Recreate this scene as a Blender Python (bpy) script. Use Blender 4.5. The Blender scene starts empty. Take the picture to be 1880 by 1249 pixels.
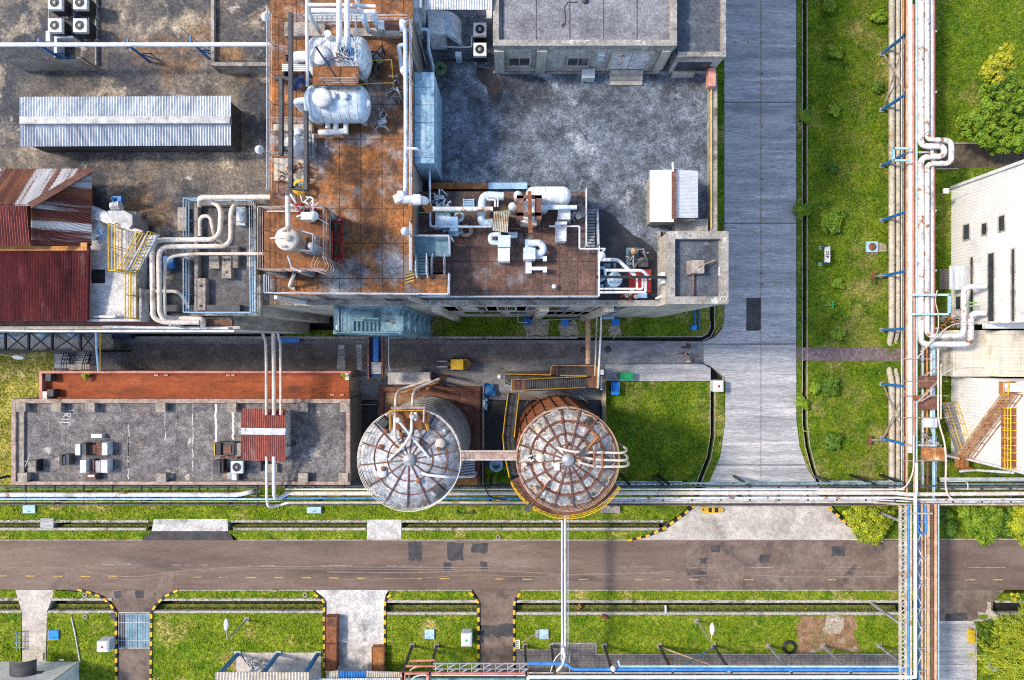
import bpy, math, random
import numpy as np
from mathutils import Vector, Matrix
rnd = random.Random(7)
sc = bpy.context.scene
COL = sc.collection
# ---------------------------------------------------------------- camera, sky, sun, exposure
CAMH, PXM, NX, NY = 62.7, 20.0, 940.0, 637.0      # drone height, pixels per metre on the ground, point straight below the drone
cam = bpy.data.objects.new('camera', bpy.data.cameras.new('camera')); COL.objects.link(cam)
cam.location = (0, 0, CAMH)
cam.data.sensor_width = 36; cam.data.lens = 36*CAMH*PXM/1880; cam.data.shift_y = 12.5/1880
cam.data.clip_start = 1; cam.data.clip_end = 2000
sc.camera = cam
SUN_EL, SUN_AZ = math.radians(48), math.radians(-77)   # azimuth from north, clockwise: sun in the west, a little to the north
sdir = Vector((math.sin(SUN_AZ)*math.cos(SUN_EL), math.cos(SUN_AZ)*math.cos(SUN_EL), math.sin(SUN_EL)))
wd = bpy.data.worlds.new('World'); sc.world = wd; wd.use_nodes = True
wn = wd.node_tree.nodes; bg = wn['Background']
sky = wn.new('ShaderNodeTexSky'); sky.sky_type = 'NISHITA'; sky.sun_disc = False
sky.sun_elevation = SUN_EL; sky.sun_rotation = SUN_AZ; sky.air_density = 1.0; sky.dust_density = 1.5
wd.node_tree.links.new(sky.outputs[0], bg.inputs[0]); bg.inputs[1].default_value = 0.15
sl = bpy.data.lights.new('sun', 'SUN'); sl.energy = 2.0; sl.angle = math.radians(7); sl.color = (1.0, 0.87, 0.7)
so = bpy.data.objects.new('sun', sl); COL.objects.link(so); so.location = (-60, 20, 80)
so.rotation_euler = sdir.to_track_quat('Z', 'Y').to_euler()
sc.view_settings.view_transform = 'Standard'; sc.view_settings.look = 'None'
sc.view_settings.exposure = 1.1; sc.view_settings.gamma = 1
sc.render.engine = 'CYCLES'
sc.cycles.use_denoising = False; sc.cycles.filter_width = 1.1; sc.cycles.max_bounces = 5; sc.cycles.diffuse_bounces = 3

# ---------------------------------------------------------------- helpers
def W(px, py, z=0.0):
    k = (1 - z/CAMH)/PXM
    return Vector(((px-NX)*k, (NY-py)*k, z))
def R(r, z=0.0): return r*(1 - z/CAMH)/PXM
LOC = {}
def rectw(x0, y0, x1, y1, z):
    a, b = W(x0, y1, z), W(x1, y0, z)
    return a.x, a.y, b.x, b.y
class MB:
    def __init__(s): s.v = []; s.f = []; s.m = []; s.s = []
    def add(s, vs, fs, mi=0, sm=False):
        o = len(s.v); s.v += [tuple(v) for v in vs]
        for f in fs: s.f.append([i+o for i in f]); s.m.append(mi); s.s.append(sm)
        return s
    def box(s, x0, y0, z0, x1, y1, z1, mi=0, top=True):
        if x0 > x1: x0, x1 = x1, x0
        if y0 > y1: y0, y1 = y1, y0
        v = [(x0,y0,z0),(x1,y0,z0),(x1,y1,z0),(x0,y1,z0),(x0,y0,z1),(x1,y0,z1),(x1,y1,z1),(x0,y1,z1)]
        f = [(3,2,1,0),(0,1,5,4),(1,2,6,5),(2,3,7,6),(3,0,4,7)] + ([(4,5,6,7)] if top else [])
        return s.add(v, f, mi)
    def pbox(s, x0, y0, x1, y1, z0, z1, mi=0, zr=None, top=True):   # the top face covers this rectangle of the photograph
        a, b, c, d = rectw(x0, y0, x1, y1, z1 if zr is None else zr)
        return s.box(a, b, z0, c, d, z1, mi, top)
    def prism(s, pts, z0, z1, mi=0, top=True, bottom=False):        # pts: world xy
        n = len(pts)
        ar = sum(pts[i][0]*pts[(i+1) % n][1]-pts[(i+1) % n][0]*pts[i][1] for i in range(n))
        if ar < 0: pts = pts[::-1]
        v = [(p[0], p[1], z0) for p in pts]+[(p[0], p[1], z1) for p in pts]
        f = [(i, (i+1) % n, n+(i+1) % n, n+i) for i in range(n)]
        if top: f.append(tuple(range(n, 2*n)))
        if bottom: f.append(tuple(range(n-1, -1, -1)))
        return s.add(v, f, mi)
    def pprism(s, pts, z0, z1, mi=0, zr=None, top=True):
        return s.prism([W(x, y, z1 if zr is None else zr)[:2] for x, y in pts], z0, z1, mi, top)
    def beam(s, a, b, w, h=None, mi=0, up=(0,0,1)):
        a, b = Vector(a), Vector(b); h = h or w; d = (b-a).normalized()
        u = d.cross(Vector(up))
        if u.length < 1e-4: u = d.cross(Vector((0,1,0)))
        u.normalize(); t = u.cross(d); u *= w/2; t *= h/2
        v = [a-u-t, a+u-t, a+u+t, a-u+t, b-u-t, b+u-t, b+u+t, b-u+t]
        return s.add(v, [(0,1,2,3),(7,6,5,4),(4,5,1,0),(5,6,2,1),(6,7,3,2),(7,4,0,3)], mi)
    def tube(s, path, r, n=8, mi=0, caps=True, rs=None):
        P = [Vector(p) for p in path]
        Q = [P[0]]; RR = [rs[0] if rs else r]
        for i, p in enumerate(P[1:]):
            if (p-Q[-1]).length > 1e-5: Q.append(p); RR.append(rs[i+1] if rs else r)
        P = Q
        if len(P) < 2: return s
        d0 = (P[1]-P[0]).normalized()
        u = d0.orthogonal().normalized(); rings = []
        for i, p in enumerate(P):
            if i == 0: d = d0; sc_ = 1
            elif i == len(P)-1: d = (P[i]-P[i-1]).normalized()
            else:
                d1 = (P[i]-P[i-1]).normalized(); d2 = (P[i+1]-P[i]).normalized(); d = d1+d2
                d = d.normalized() if d.length > 1e-5 else d1
            u = u - d*u.dot(d)
            u = u.normalized() if u.length > 1e-5 else d.orthogonal().normalized()
            w = d.cross(u)
            rings.append([p+(u*math.cos(2*math.pi*k/n)+w*math.sin(2*math.pi*k/n))*RR[i] for k in range(n)])
        o = [v for rg in rings for v in rg]; f = []
        for i in range(len(rings)-1):
            for k in range(n):
                f.append((i*n+k, i*n+(k+1) % n, (i+1)*n+(k+1) % n, (i+1)*n+k))
        s.add(o, f, mi, True)
        if caps:
            s.add(rings[0], [tuple(range(n-1, -1, -1))], mi); s.add(rings[-1], [tuple(range(n))], mi)
        return s
    def lathe(s, c, prof, n=24, mi=0, axis='z', sm=True):
        c = Vector(c); v = []; f = []
        for r, z in prof:
            for k in range(n):
                a = 2*math.pi*k/n
                q = (r*math.cos(a), r*math.sin(a), z)
                if axis == 'x': q = (z, q[0], q[1])
                if axis == 'y': q = (q[1], z, q[0])
                v.append(c+Vector(q))
        m = len(prof)
        for i in range(m-1):
            for k in range(n):
                f.append((i*n+k, i*n+(k+1) % n, (i+1)*n+(k+1) % n, (i+1)*n+k))
        s.add(v, f, mi, sm)
        if prof[0][0] > 1e-4: s.add(v[:n], [tuple(range(n-1, -1, -1))], mi)
        if prof[-1][0] > 1e-4: s.add(v[-n:], [tuple(range(n))], mi)
        return s
    def cyl(s, c, r, h, n=20, mi=0): return s.lathe(c, [(r, 0), (r, h)], n, mi)
    def rail(s, pts, h=1.0, r=0.025, step=1.6, mids=2, mi=0):        # guard rail along world points (at foot level)
        for a, b in zip(pts[:-1], pts[1:]):
            a, b = Vector(a), Vector(b); L = (b-a).length; n = max(1, int(round(L/step)))
            for m in range(mids+1):
                hz = Vector((0, 0, h*(1-m/(mids+1)))); s.tube([a+hz, b+hz], r if m == 0 else r*.75, 6, mi)
            for i in range(n+1):
                p = a.lerp(b, i/n); s.tube([p, p+Vector((0,0,h))], r, 6, mi)
        return s
    def corr(s, p00, p10, p11, p01, n, d, mi=0, seg=4, th=0.0):      # corrugated sheet, n waves from p00 to p10, running p00 to p01
        p00, p10, p11, p01 = map(Vector, (p00, p10, p11, p01))
        nr = (p10-p00).cross(p01-p00).normalized()
        if nr.z < -1e-6: nr = -nr
        m = n*seg; v = []; f = []
        for i in range(m+1):
            t = i/m; a = p00.lerp(p10, t); b = p01.lerp(p11, t)
            o = nr*(d*(0.5+0.5*math.cos(2*math.pi*i/seg)))
            v += [a+o, b+o]
        for i in range(m): f.append((2*i, 2*i+2, 2*i+3, 2*i+1))
        s.add(v, f, mi, seg > 4)
        if th:
            q = [p00-nr*th, p10-nr*th, p11-nr*th, p01-nr*th, p00, p10, p11, p01]
            s.add(q, [(3,2,1,0),(0,1,5,4),(1,2,6,5),(2,3,7,6),(3,0,4,7)], mi)
        return s
    def build(s, name, mat, parent=None, loc=None):
        V = np.array(s.v, dtype=float)
        if parent is not None: o = Vector(LOC[parent.name]); loc = Vector((0,0,0))
        else:
            if loc is None:
                lo, hi = V.min(0), V.max(0); loc = Vector(((lo[0]+hi[0])/2, (lo[1]+hi[1])/2, lo[2]))
            o = Vector(loc)
        me = bpy.data.meshes.new(name)
        me.from_pydata((V-np.array(o)).tolist(), [], s.f)
        ms = mat if isinstance(mat, (list, tuple)) else [mat]
        for m in ms: me.materials.append(m)
        if len(ms) > 1: me.polygons.foreach_set('material_index', s.m)
        me.polygons.foreach_set('use_smooth', s.s)
        me.update()
        ob = bpy.data.objects.new(name, me); COL.objects.link(ob)
        if parent is not None: ob.parent = parent
        ob.location = loc; LOC[ob.name] = tuple(o)
        return ob
def fillet(path, r, n=5):
    P = [Vector(p) for p in path]; out = [P[0]]
    for i in range(1, len(P)-1):
        a, b, c = P[i-1], P[i], P[i+1]
        d1, d2 = (a-b), (c-b); l = min(r, d1.length*.49, d2.length*.49)
        if l < 1e-4: out.append(b); continue
        p, q = b+d1.normalized()*l, b+d2.normalized()*l
        for k in range(n+1):
            t = k/n; out.append(p*(1-t)**2+b*(2*t*(1-t))+q*t*t)
    out.append(P[-1]); return out
def pp(pts, z=None):
    return [W(p[0], p[1], p[2] if len(p) > 2 else z) for p in pts]
def each(name, mat, parent, boxes):                                  # every box a part of its own: x0, y0, x1, y1 in the photograph, z0, z1
    for b in boxes: MB().pbox(*b).build(name, mat, parent)
def tag(o, label, cat, group=None):
    o['label'] = label; o['category'] = cat
    if group: o['group'] = group
    return o
def thing(name, label, cat, loc, group=None):
    o = bpy.data.objects.new(name, None); COL.objects.link(o); o.empty_display_size = .3
    o.location = loc; LOC[o.name] = tuple(loc)
    return tag(o, label, cat, group)
def struct(name, mb, mat, kind='structure'):
    o = mb.build(name, mat, loc=(0,0,0)); o['kind'] = kind; return o
def dup(root, loc, label, rotz=None, group=None):
    r = root.copy(); COL.objects.link(r); r.location = loc; LOC[r.name] = tuple(loc)
    if rotz is not None: r.rotation_euler = (0, 0, rotz)
    r['label'] = label
    if group: r['group'] = group
    for ch in list(root.children):
        c = ch.copy(); COL.objects.link(c); c.parent = r
        for g in list(ch.children):
            d = g.copy(); COL.objects.link(d); d.parent = c
    return r
def one(name, mb, mat, label, cat, group=None): return tag(mb.build(name, mat), label, cat, group)
def pipe(label, pts, rpx, mat, z=None, fil=0.5, group=None, name='pipe', cat='pipe', rings=0.0, rmat=None, n=10):
    P = pp(pts, z); r = R(rpx, P[0].z); F = fillet(P, fil) if fil else P
    m = MB().tube(F, r, n)
    if rings:                                                        # weld collars along the straight runs
        for a, b in zip(P[:-1], P[1:]):
            L = (b-a).length
            for i in range(int(L//rings)):
                t = (i+.5)*rings/L; p = a.lerp(b, t); d = (b-a).normalized()
                m.tube([p-d*.05, p+d*.05], r*1.12, n)
    return one(name, m, mat, label, cat, group)

# ---------------------------------------------------------------- materials
def grime(name, a, b, s=1.0, stains=(), rough=.85, metal=0.0, fine=.35, fs=9.0, bump=.35, stretch=(1,1,1), grid=None, lo=.36, hi=.64, spec=.35, mid=.2):
    m = bpy.data.materials.new(name); m.use_nodes = True
    nt = m.node_tree; N = nt.nodes; L = nt.links.new; bs = N['Principled BSDF']
    geo = N.new('ShaderNodeNewGeometry'); mp = N.new('ShaderNodeMapping'); mp.inputs['Scale'].default_value = stretch
    L(geo.outputs['Position'], mp.inputs[0])
    def noise(scale, det, ro, off=0.0, src=None):
        n = N.new('ShaderNodeTexNoise'); n.inputs['Scale'].default_value = scale; n.inputs['Detail'].default_value = det
        n.inputs['Roughness'].default_value = ro
        ad = N.new('ShaderNodeVectorMath'); ad.operation = 'ADD'; ad.inputs[1].default_value = (off, off*1.7, off*.6)
        L((src or mp).outputs[0], ad.inputs[0]); L(ad.outputs[0], n.inputs['Vector'])
        return n.outputs['Fac']
    def mr(x, lo, hi, a=0.0, b=1.0):
        r = N.new('ShaderNodeMapRange'); L(x, r.inputs[0])
        for i, q in enumerate((lo, hi, a, b)): r.inputs[i+1].default_value = q
        return r.outputs[0]
    def mix(f, x, y):
        k = N.new('ShaderNodeMix'); k.data_type = 'RGBA'
        L(f, k.inputs[0])
        for i, q in ((6, x), (7, y)):
            if isinstance(q, tuple): k.inputs[i].default_value = (*q, 1)
            else: L(q, k.inputs[i])
        return k.outputs[2]
    h = (sum(ord(c) for c in name) % 97)*1.3
    col = mix(mr(noise(s, 9, .64, h), lo, hi), a, b)
    for i, (c, ss, t0, t1) in enumerate(stains):
        col = mix(mr(noise(ss, 8, .62, h+11.3*(i+1)), t0, t1), col, c)
    if grid:
        wx, wy, t, dk, ox, oy = grid
        sp = N.new('ShaderNodeSeparateXYZ'); L(geo.outputs['Position'], sp.inputs[0])
        res = None
        for ax, w, o in ((0, wx, ox), (1, wy, oy)):
            if not w: continue
            ad = N.new('ShaderNodeMath'); ad.operation = 'ADD'; L(sp.outputs[ax], ad.inputs[0]); ad.inputs[1].default_value = 1000*w+o
            md = N.new('ShaderNodeMath'); md.operation = 'MODULO'; L(ad.outputs[0], md.inputs[0]); md.inputs[1].default_value = w
            lt = N.new('ShaderNodeMath'); lt.operation = 'LESS_THAN'; L(md.outputs[0], lt.inputs[0]); lt.inputs[1].default_value = t
            if res is None: res = lt.outputs[0]
            else:
                mx = N.new('ShaderNodeMath'); mx.operation = 'MAXIMUM'; L(res, mx.inputs[0]); L(lt.outputs[0], mx.inputs[1]); res = mx.outputs[0]
        sc_ = N.new('ShaderNodeMath'); sc_.operation = 'MULTIPLY'; L(res, sc_.inputs[0]); sc_.inputs[1].default_value = .85
        col = mix(sc_.outputs[0], col, dk)
    fn = noise(fs, 5, .75, h+5.0)
    if mid:
        v0 = N.new('ShaderNodeVectorMath'); v0.operation = 'SCALE'; L(col, v0.inputs[0]) if not isinstance(col, tuple) else None
        L(mr(noise(2.6, 6, .7, h+3.0), .34, .66, 1-mid, 1+mid), v0.inputs['Scale']); col = v0.outputs[0]
    vm = N.new('ShaderNodeVectorMath'); vm.operation = 'SCALE'
    L(col, vm.inputs[0]); L(mr(fn, .33, .67, 1-fine, 1+fine), vm.inputs['Scale'])
    L(vm.outputs[0], bs.inputs['Base Color'])
    bs.inputs['Roughness'].default_value = rough; bs.inputs['Metallic'].default_value = metal
    bs.inputs['Specular IOR Level'].default_value = spec
    if bump:
        bp = N.new('ShaderNodeBump'); bp.inputs['Strength'].default_value = bump; bp.inputs['Distance'].default_value = .05
        L(fn, bp.inputs['Height']); L(bp.outputs[0], bs.inputs['Normal'])
    return m
M = {}
M['soil'] = grime('soil', (.05,.04,.03), (.11,.085,.06), 2.0)
M['drain'] = grime('drain', (.012,.012,.014), (.03,.028,.026), 3.0, rough=.6)
M['kerb'] = grime('kerb', (.27,.25,.22), (.45,.42,.37), 2.5, [((.12,.10,.08), 1.1, .55, .68)])
M['lawn_deep'] = grime('lawn_deep', (.055,.115,.006), (.135,.185,.012), .6, [((.27,.235,.075), .2, .52, .66), ((.035,.09,.006), .6, .54, .66)], fine=.65, fs=5.0, bump=.9, rough=1, spec=.1, mid=.4)
M['lawn_bright'] = grime('lawn_bright', (.085,.155,.007), (.19,.235,.018), .7, [((.36,.29,.09), .35, .56, .69), ((.055,.13,.006), .6, .54, .66)], fine=.65, fs=5.0, bump=.9, rough=1, spec=.1, mid=.4)
M['lawn_dry'] = grime('lawn_dry', (.20,.21,.03), (.38,.33,.08), .8, [((.46,.38,.17), .5, .53, .66), ((.09,.14,.015), .45, .56, .68)], fine=.6, fs=5.0, bump=.9, rough=1, spec=.1, mid=.35)
M['concrete_road'] = grime('concrete_road', (.27,.275,.29), (.43,.43,.435), .55, [((.22,.22,.235), .2, .52, .7), ((.56,.55,.54), .35, .57, .72)], fine=.45, fs=8, stretch=(.3,3.2,1), grid=(0,11.1,.10,(.06,.06,.065),0,-.2))
M['concrete_apron'] = grime('concrete_apron', (.36,.33,.29), (.52,.48,.43), .6, [((.24,.21,.19), .35, .54, .7)], fine=.25, fs=6)
M['concrete_white'] = grime('concrete_white', (.36,.36,.36), (.62,.60,.57), .8, [((.22,.21,.21), .6, .55, .68)], fine=.35, fs=7)
M['asphalt'] = grime('asphalt', (.115,.077,.06), (.175,.125,.10), .4, [((.235,.175,.14), .16, .53, .72), ((.075,.056,.05), .42, .55, .7)], fine=.28, fs=10, stretch=(.22,1.3,1), mid=.1)
M['asphalt_dark'] = grime('asphalt_dark', (.04,.04,.043), (.07,.068,.07), 1.4, fine=.3, fs=10)
M['asphalt_old'] = grime('asphalt_old', (.115,.08,.064), (.20,.15,.12), .7, [((.065,.052,.05), .5, .55, .7)], fine=.35, fs=9, mid=.18)
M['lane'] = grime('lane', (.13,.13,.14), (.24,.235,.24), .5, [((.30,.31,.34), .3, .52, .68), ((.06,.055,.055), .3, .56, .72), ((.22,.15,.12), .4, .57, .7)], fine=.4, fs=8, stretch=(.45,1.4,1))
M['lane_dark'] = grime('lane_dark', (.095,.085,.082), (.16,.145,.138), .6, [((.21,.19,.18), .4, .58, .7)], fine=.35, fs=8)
M['brick_path'] = grime('brick_path', (.10,.08,.085), (.22,.165,.165), 3.5, [((.09,.10,.03), .8, .56, .68)], fine=.5, fs=9)
M['paver'] = grime('paver', (.15,.135,.125), (.24,.215,.2), 1.2, [((.17,.09,.05), .5, .6, .7)], fine=.3, fs=9, grid=(.42,.24,.03,(.07,.06,.055),0,0))
M['bare_soil'] = grime('bare_soil', (.16,.085,.045), (.30,.18,.10), 1.3, [((.34,.29,.2), .8, .56, .66), ((.10,.13,.03), .6, .6, .7)], fine=.45, fs=8)
M['gravel'] = grime('gravel', (.22,.18,.12), (.48,.42,.33), 5.5, fine=.5, fs=9, bump=1)
M['yard_roof'] = grime('yard_roof', (.055,.066,.084), (.165,.195,.24), .8, [((.032,.038,.05), .2, .53, .68), ((.36,.40,.45), .33, .58, .70), ((.11,.085,.065), .14, .56, .68)], fine=.75, fs=8, bump=.5, mid=.45)
M['west_roof'] = grime('west_roof', (.095,.085,.075), (.20,.17,.135), .8, [((.045,.048,.058), .15, .46, .58), ((.36,.30,.22), .38, .55, .67), ((.20,.12,.06), .2, .58, .7), ((.42,.39,.34), .6, .62, .7)], fine=.6, fs=6.5, bump=.5, mid=.35)
M['pit_floor'] = grime('pit_floor', (.06,.06,.065), (.125,.12,.125), 1.0, [((.17,.18,.2), .5, .56, .7)], fine=.5, fs=7)
M['rust_deck'] = grime('rust_deck', (.12,.055,.026), (.25,.105,.038), .7, [((.29,.28,.28), .26, .51, .62), ((.06,.045,.045), .4, .55, .68), ((.38,.14,.036), .36, .54, .65), ((.16,.19,.23), .5, .59, .7)], fine=.5, fs=7, grid=(1.26,2.05,.04,(.03,.022,.018),.1,.1), mid=.4)
M['rust_deck_dark'] = grime('rust_deck_dark', (.075,.045,.038), (.15,.085,.065), .8, [((.2,.205,.22), .4, .55, .67), ((.038,.036,.042), .33, .53, .66), ((.17,.07,.04), .3, .58, .7)], fine=.5, fs=7, grid=(1.13,1.85,.04,(.025,.02,.02),.4,.2), mid=.3)
M['platform_rust'] = grime('platform_rust', (.14,.055,.022), (.24,.10,.038), .8, [((.07,.04,.03), .6, .57, .7), ((.30,.14,.06), .9, .58, .7)], fine=.35, fs=7, mid=.3)
M['red_terrace'] = grime('red_terrace', (.22,.055,.02), (.34,.085,.03), .6, [((.12,.04,.022), .35, .56, .68), ((.40,.15,.08), .5, .6, .75)], fine=.25, fs=8, stretch=(.5,1.3,1), grid=(0,.5,.02,(.16,.04,.015),0,0))
M['low_roof'] = grime('low_roof', (.095,.092,.098), (.20,.19,.19), 1.0, [((.06,.06,.075), .22, .54, .66), ((.46,.43,.39), .5, .605, .68), ((.17,.125,.10), .2, .56, .68)], fine=.65, fs=7, bump=.5, grid=(4.75,0,.04,(.05,.05,.05),0,0), mid=.4)
M['annex_roof'] = grime('annex_roof', (.13,.13,.145), (.24,.24,.26), .9, [((.08,.08,.09), .3, .54, .68)], fine=.5, fs=8, grid=(2.05,0,.07,(.04,.04,.045),.6,0))
M['dark_roof'] = grime('dark_roof', (.05,.06,.08), (.10,.115,.14), 1.0, [((.2,.22,.24), 1.2, .62, .72)], fine=.5, fs=8)
M['wet'] = grime('wet', (.014,.016,.022), (.042,.04,.042), .9, [((.085,.05,.042), .5, .57, .68)], rough=.35, fine=.3, bump=.1)  # wet roof patches; also paints the pit darkness of the tank yard
M['facade'] = grime('facade', (.34,.31,.26), (.50,.46,.39), .5, [((.14,.13,.115), .4, .55, .7)], fine=.25, fs=5, stretch=(1.5,1.5,.25))
M['facade_dirty'] = grime('facade_dirty', (.20,.185,.165), (.40,.37,.32), .6, [((.06,.055,.05), .45, .52, .66)], fine=.35, fs=5, stretch=(1.5,1.5,.2))
M['parapet'] = grime('parapet', (.20,.185,.165), (.36,.335,.30), 1.0, [((.10,.095,.09), .7, .56, .68), ((.5,.48,.45), 1.1, .62, .7)], fine=.4, fs=7)
M['parapet_pink'] = grime('parapet_pink', (.27,.19,.16), (.42,.33,.29), 1.2, [((.13,.09,.07), .7, .57, .7)], fine=.35, fs=7)
M['block'] = grime('block', (.22,.195,.165), (.36,.32,.27), 1.8, [((.12,.11,.09), 1.0, .57, .7)], fine=.4, fs=8)
M['tile_wall'] = grime('tile_wall', (.32,.315,.29), (.46,.45,.41), .9, [((.19,.18,.15), .7, .55, .68)], fine=.25, fs=6, grid=(.42,0,.03,(.2,.19,.17),0,0))
M['white'] = grime('white', (.58,.60,.62), (.72,.72,.71), .8, [((.40,.42,.44), .9, .57, .72), ((.34,.24,.17), 1.2, .66, .74)], rough=.45, fine=.12, fs=5, bump=.05, mid=.12)
M['white_old'] = grime('white_old', (.44,.47,.51), (.66,.67,.68), 1.1, [((.25,.25,.26), 1.0, .55, .68), ((.26,.13,.06), 1.3, .63, .71)], rough=.55, fine=.22, fs=6, bump=.12)
M['white_rust'] = grime('white_rust', (.52,.52,.53), (.70,.68,.66), 1.0, [((.28,.11,.045), 1.5, .56, .63), ((.36,.34,.33), .7, .55, .66)], rough=.5, fine=.18, fs=6, bump=.1)
M['white_blue'] = grime('white_blue', (.40,.52,.63), (.60,.68,.74), 1.2, [((.22,.30,.38), 1.1, .55, .68), ((.70,.73,.75), .7, .58, .7)], rough=.5, fine=.2, fs=6, bump=.1)
M['cream_pipe'] = grime('cream_pipe', (.52,.45,.38), (.68,.60,.52), 1.0, [((.32,.25,.19), .8, .56, .69)], rough=.5, fine=.15, fs=5, bump=.08)
M['beige_pipe'] = grime('beige_pipe', (.36,.33,.27), (.52,.47,.39), .9, [((.30,.18,.085), .5, .55, .68)], rough=.6, fine=.22, fs=5, stretch=(1,1.4,1))
M['grey_pipe'] = grime('grey_pipe', (.36,.40,.46), (.52,.55,.60), 1.0, [((.22,.2,.2), 1.0, .58, .7)], rough=.5, fine=.15)
M['tan_pipe'] = grime('tan_pipe', (.36,.21,.125), (.52,.35,.23), 1.2, [((.22,.09,.045), .8, .55, .68)], rough=.6, fine=.2)
M['rust_pipe'] = grime('rust_pipe', (.26,.10,.05), (.40,.19,.11), 1.2, [((.45,.34,.28), .9, .58, .7)], rough=.75, fine=.3)
M['red_pipe'] = grime('red_pipe', (.42,.13,.10), (.58,.24,.19), 1.0, [((.25,.09,.06), .9, .58, .7)], rough=.55, fine=.15)
M['orange_pipe'] = grime('orange_pipe', (.40,.15,.04), (.55,.26,.08), 1.4, [((.20,.08,.04), 1.0, .57, .7)], rough=.7, fine=.25)
M['blue_pipe'] = grime('blue_pipe', (.03,.16,.45), (.07,.26,.6), 1.0, [((.25,.38,.55), 1.2, .6, .7)], rough=.5, fine=.15)
M['sky_pipe'] = grime('sky_pipe', (.26,.46,.66), (.42,.6,.76), 1.0, [((.3,.3,.32), 1.2, .6, .7)], rough=.5, fine=.15)
M['blue'] = grime('blue', (.01,.10,.32), (.025,.16,.42), 1.0, [((.1,.2,.35), 1.4, .6, .7)], rough=.5, fine=.12)
M['blue_bright'] = grime('blue_bright', (.01,.19,.62), (.02,.25,.7), 1.0, [((.02,.10,.35), 1.6, .6, .75)], rough=.5, fine=.12)
M['navy'] = grime('navy', (.01,.02,.07), (.02,.04,.13), 1.5, rough=.7, fine=.3)
M['teal'] = grime('teal', (.10,.20,.25), (.19,.32,.38), .9, [((.06,.09,.11), 1.0, .55, .68), ((.3,.36,.38), 1.2, .62, .72)], rough=.65, fine=.3)
M['blue_panel'] = grime('blue_panel', (.22,.38,.50), (.34,.50,.60), .9, [((.10,.17,.22), 1.4, .57, .68), ((.45,.55,.6), .7, .62, .74)], rough=.65, fine=.3, fs=6, grid=(0,1.05,.035,(.05,.09,.12),0,.3))
M['dark_steel'] = grime('dark_steel', (.03,.032,.038), (.07,.07,.078), 1.5, [((.15,.11,.09), 1.5, .62, .72)], rough=.6, fine=.25)
M['steel'] = grime('steel', (.22,.23,.25), (.36,.37,.39), 1.4, [((.2,.13,.09), 1.3, .6, .7)], rough=.5, metal=.2, fine=.2)
M['black'] = grime('black', (.012,.012,.014), (.025,.025,.028), 2.0, rough=.5, fine=.2)
M['rust'] = grime('rust', (.15,.055,.025), (.27,.10,.045), 1.5, [((.36,.16,.06), 1.2, .6, .7), ((.08,.04,.03), .8, .56, .68)], rough=.85, fine=.35)
M['rust_bright'] = grime('rust_bright', (.24,.09,.03), (.40,.17,.06), 1.4, [((.52,.36,.18), 1.3, .57, .68), ((.12,.05,.03), .9, .57, .7)], rough=.85, fine=.35)
M['rust_brown'] = grime('rust_brown', (.11,.05,.035), (.19,.09,.065), 1.3, [((.26,.17,.13), 1.0, .6, .7)], rough=.85, fine=.3)
M['red_sheet'] = grime('red_sheet', (.20,.05,.04), (.30,.085,.066), .9, [((.42,.26,.2), .7, .60, .72), ((.10,.03,.028), .5, .56, .7)], rough=.7, fine=.3, stretch=(1.8,.35,1))
M['stripe_sheet'] = grime('stripe_sheet', (.50,.50,.52), (.66,.64,.62), 1.2, [((.15,.05,.04), .75, .48, .54), ((.26,.11,.055), 1.1, .56, .62)], rough=.7, fine=.25, stretch=(.06,1.5,.06), mid=.1)
M['stripe_sheet_n'] = grime('stripe_sheet_n', (.55,.52,.49), (.70,.66,.62), 1.2, [((.20,.07,.04), .75, .48, .54), ((.34,.15,.07), 1.1, .54, .61)], rough=.7, fine=.25, stretch=(1.5,.06,.06), mid=.1)
M['zinc'] = grime('zinc', (.38,.42,.47), (.64,.67,.70), 1.2, [((.30,.33,.37), .6, .55, .68)], rough=.5, fine=.2, stretch=(1.8,.12,.6))
M['white_sheet'] = grime('white_sheet', (.66,.67,.68), (.76,.76,.75), .7, [((.46,.41,.35), .8, .62, .74)], rough=.5, fine=.06, fs=6, stretch=(.5,1.6,1.6), mid=.05, bump=0)
M['hall_wall'] = grime('hall_wall', (.66,.66,.66), (.75,.75,.74), .4, [((.46,.44,.41), .45, .58, .74)], rough=.5, fine=.02, mid=.02, bump=0)
M['cream_sheet'] = grime('cream_sheet', (.56,.53,.46), (.68,.65,.57), .5, [((.40,.36,.29), .6, .58, .72)], rough=.6, fine=.08, grid=(1.55,1.05,.025,(.34,.31,.26),0,0), mid=.06)
M['yellow'] = grime('yellow', (.55,.32,.018), (.68,.44,.03), 1.5, [((.25,.13,.04), 1.4, .6, .7)], rough=.55, fine=.2)
M['orange_rail'] = grime('orange_rail', (.40,.20,.02), (.55,.32,.05), 1.5, [((.2,.08,.03), 1.4, .57, .7)], rough=.6, fine=.25)
M['line_yellow'] = grime('line_yellow', (.38,.24,.05), (.55,.36,.07), 3.0, [((.14,.105,.085), 1.1, .5, .62)], rough=.7, fine=.25)
M['line_white'] = grime('line_white', (.19,.165,.15), (.33,.3,.28), 3.0, [((.13,.105,.09), 1.1, .46, .6)], rough=.7, fine=.3)
M['chalk'] = grime('chalk', (.40,.39,.37), (.62,.61,.59), 3.0, [((.16,.155,.15), 2.2, .5, .6)], rough=.9, fine=.3)
M['paint_white'] = grime('paint_white', (.62,.61,.58), (.78,.76,.73), 2.0, [((.3,.28,.26), 1.8, .6, .7)], rough=.6, fine=.2)
M['green'] = grime('green', (.01,.28,.09), (.02,.38,.14), 1.2, [((.1,.4,.2), 1.4, .6, .7)], rough=.4, fine=.15)
M['hose_green'] = grime('hose_green', (.12,.25,.09), (.2,.36,.15), 2.0, rough=.5, fine=.2)
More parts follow.
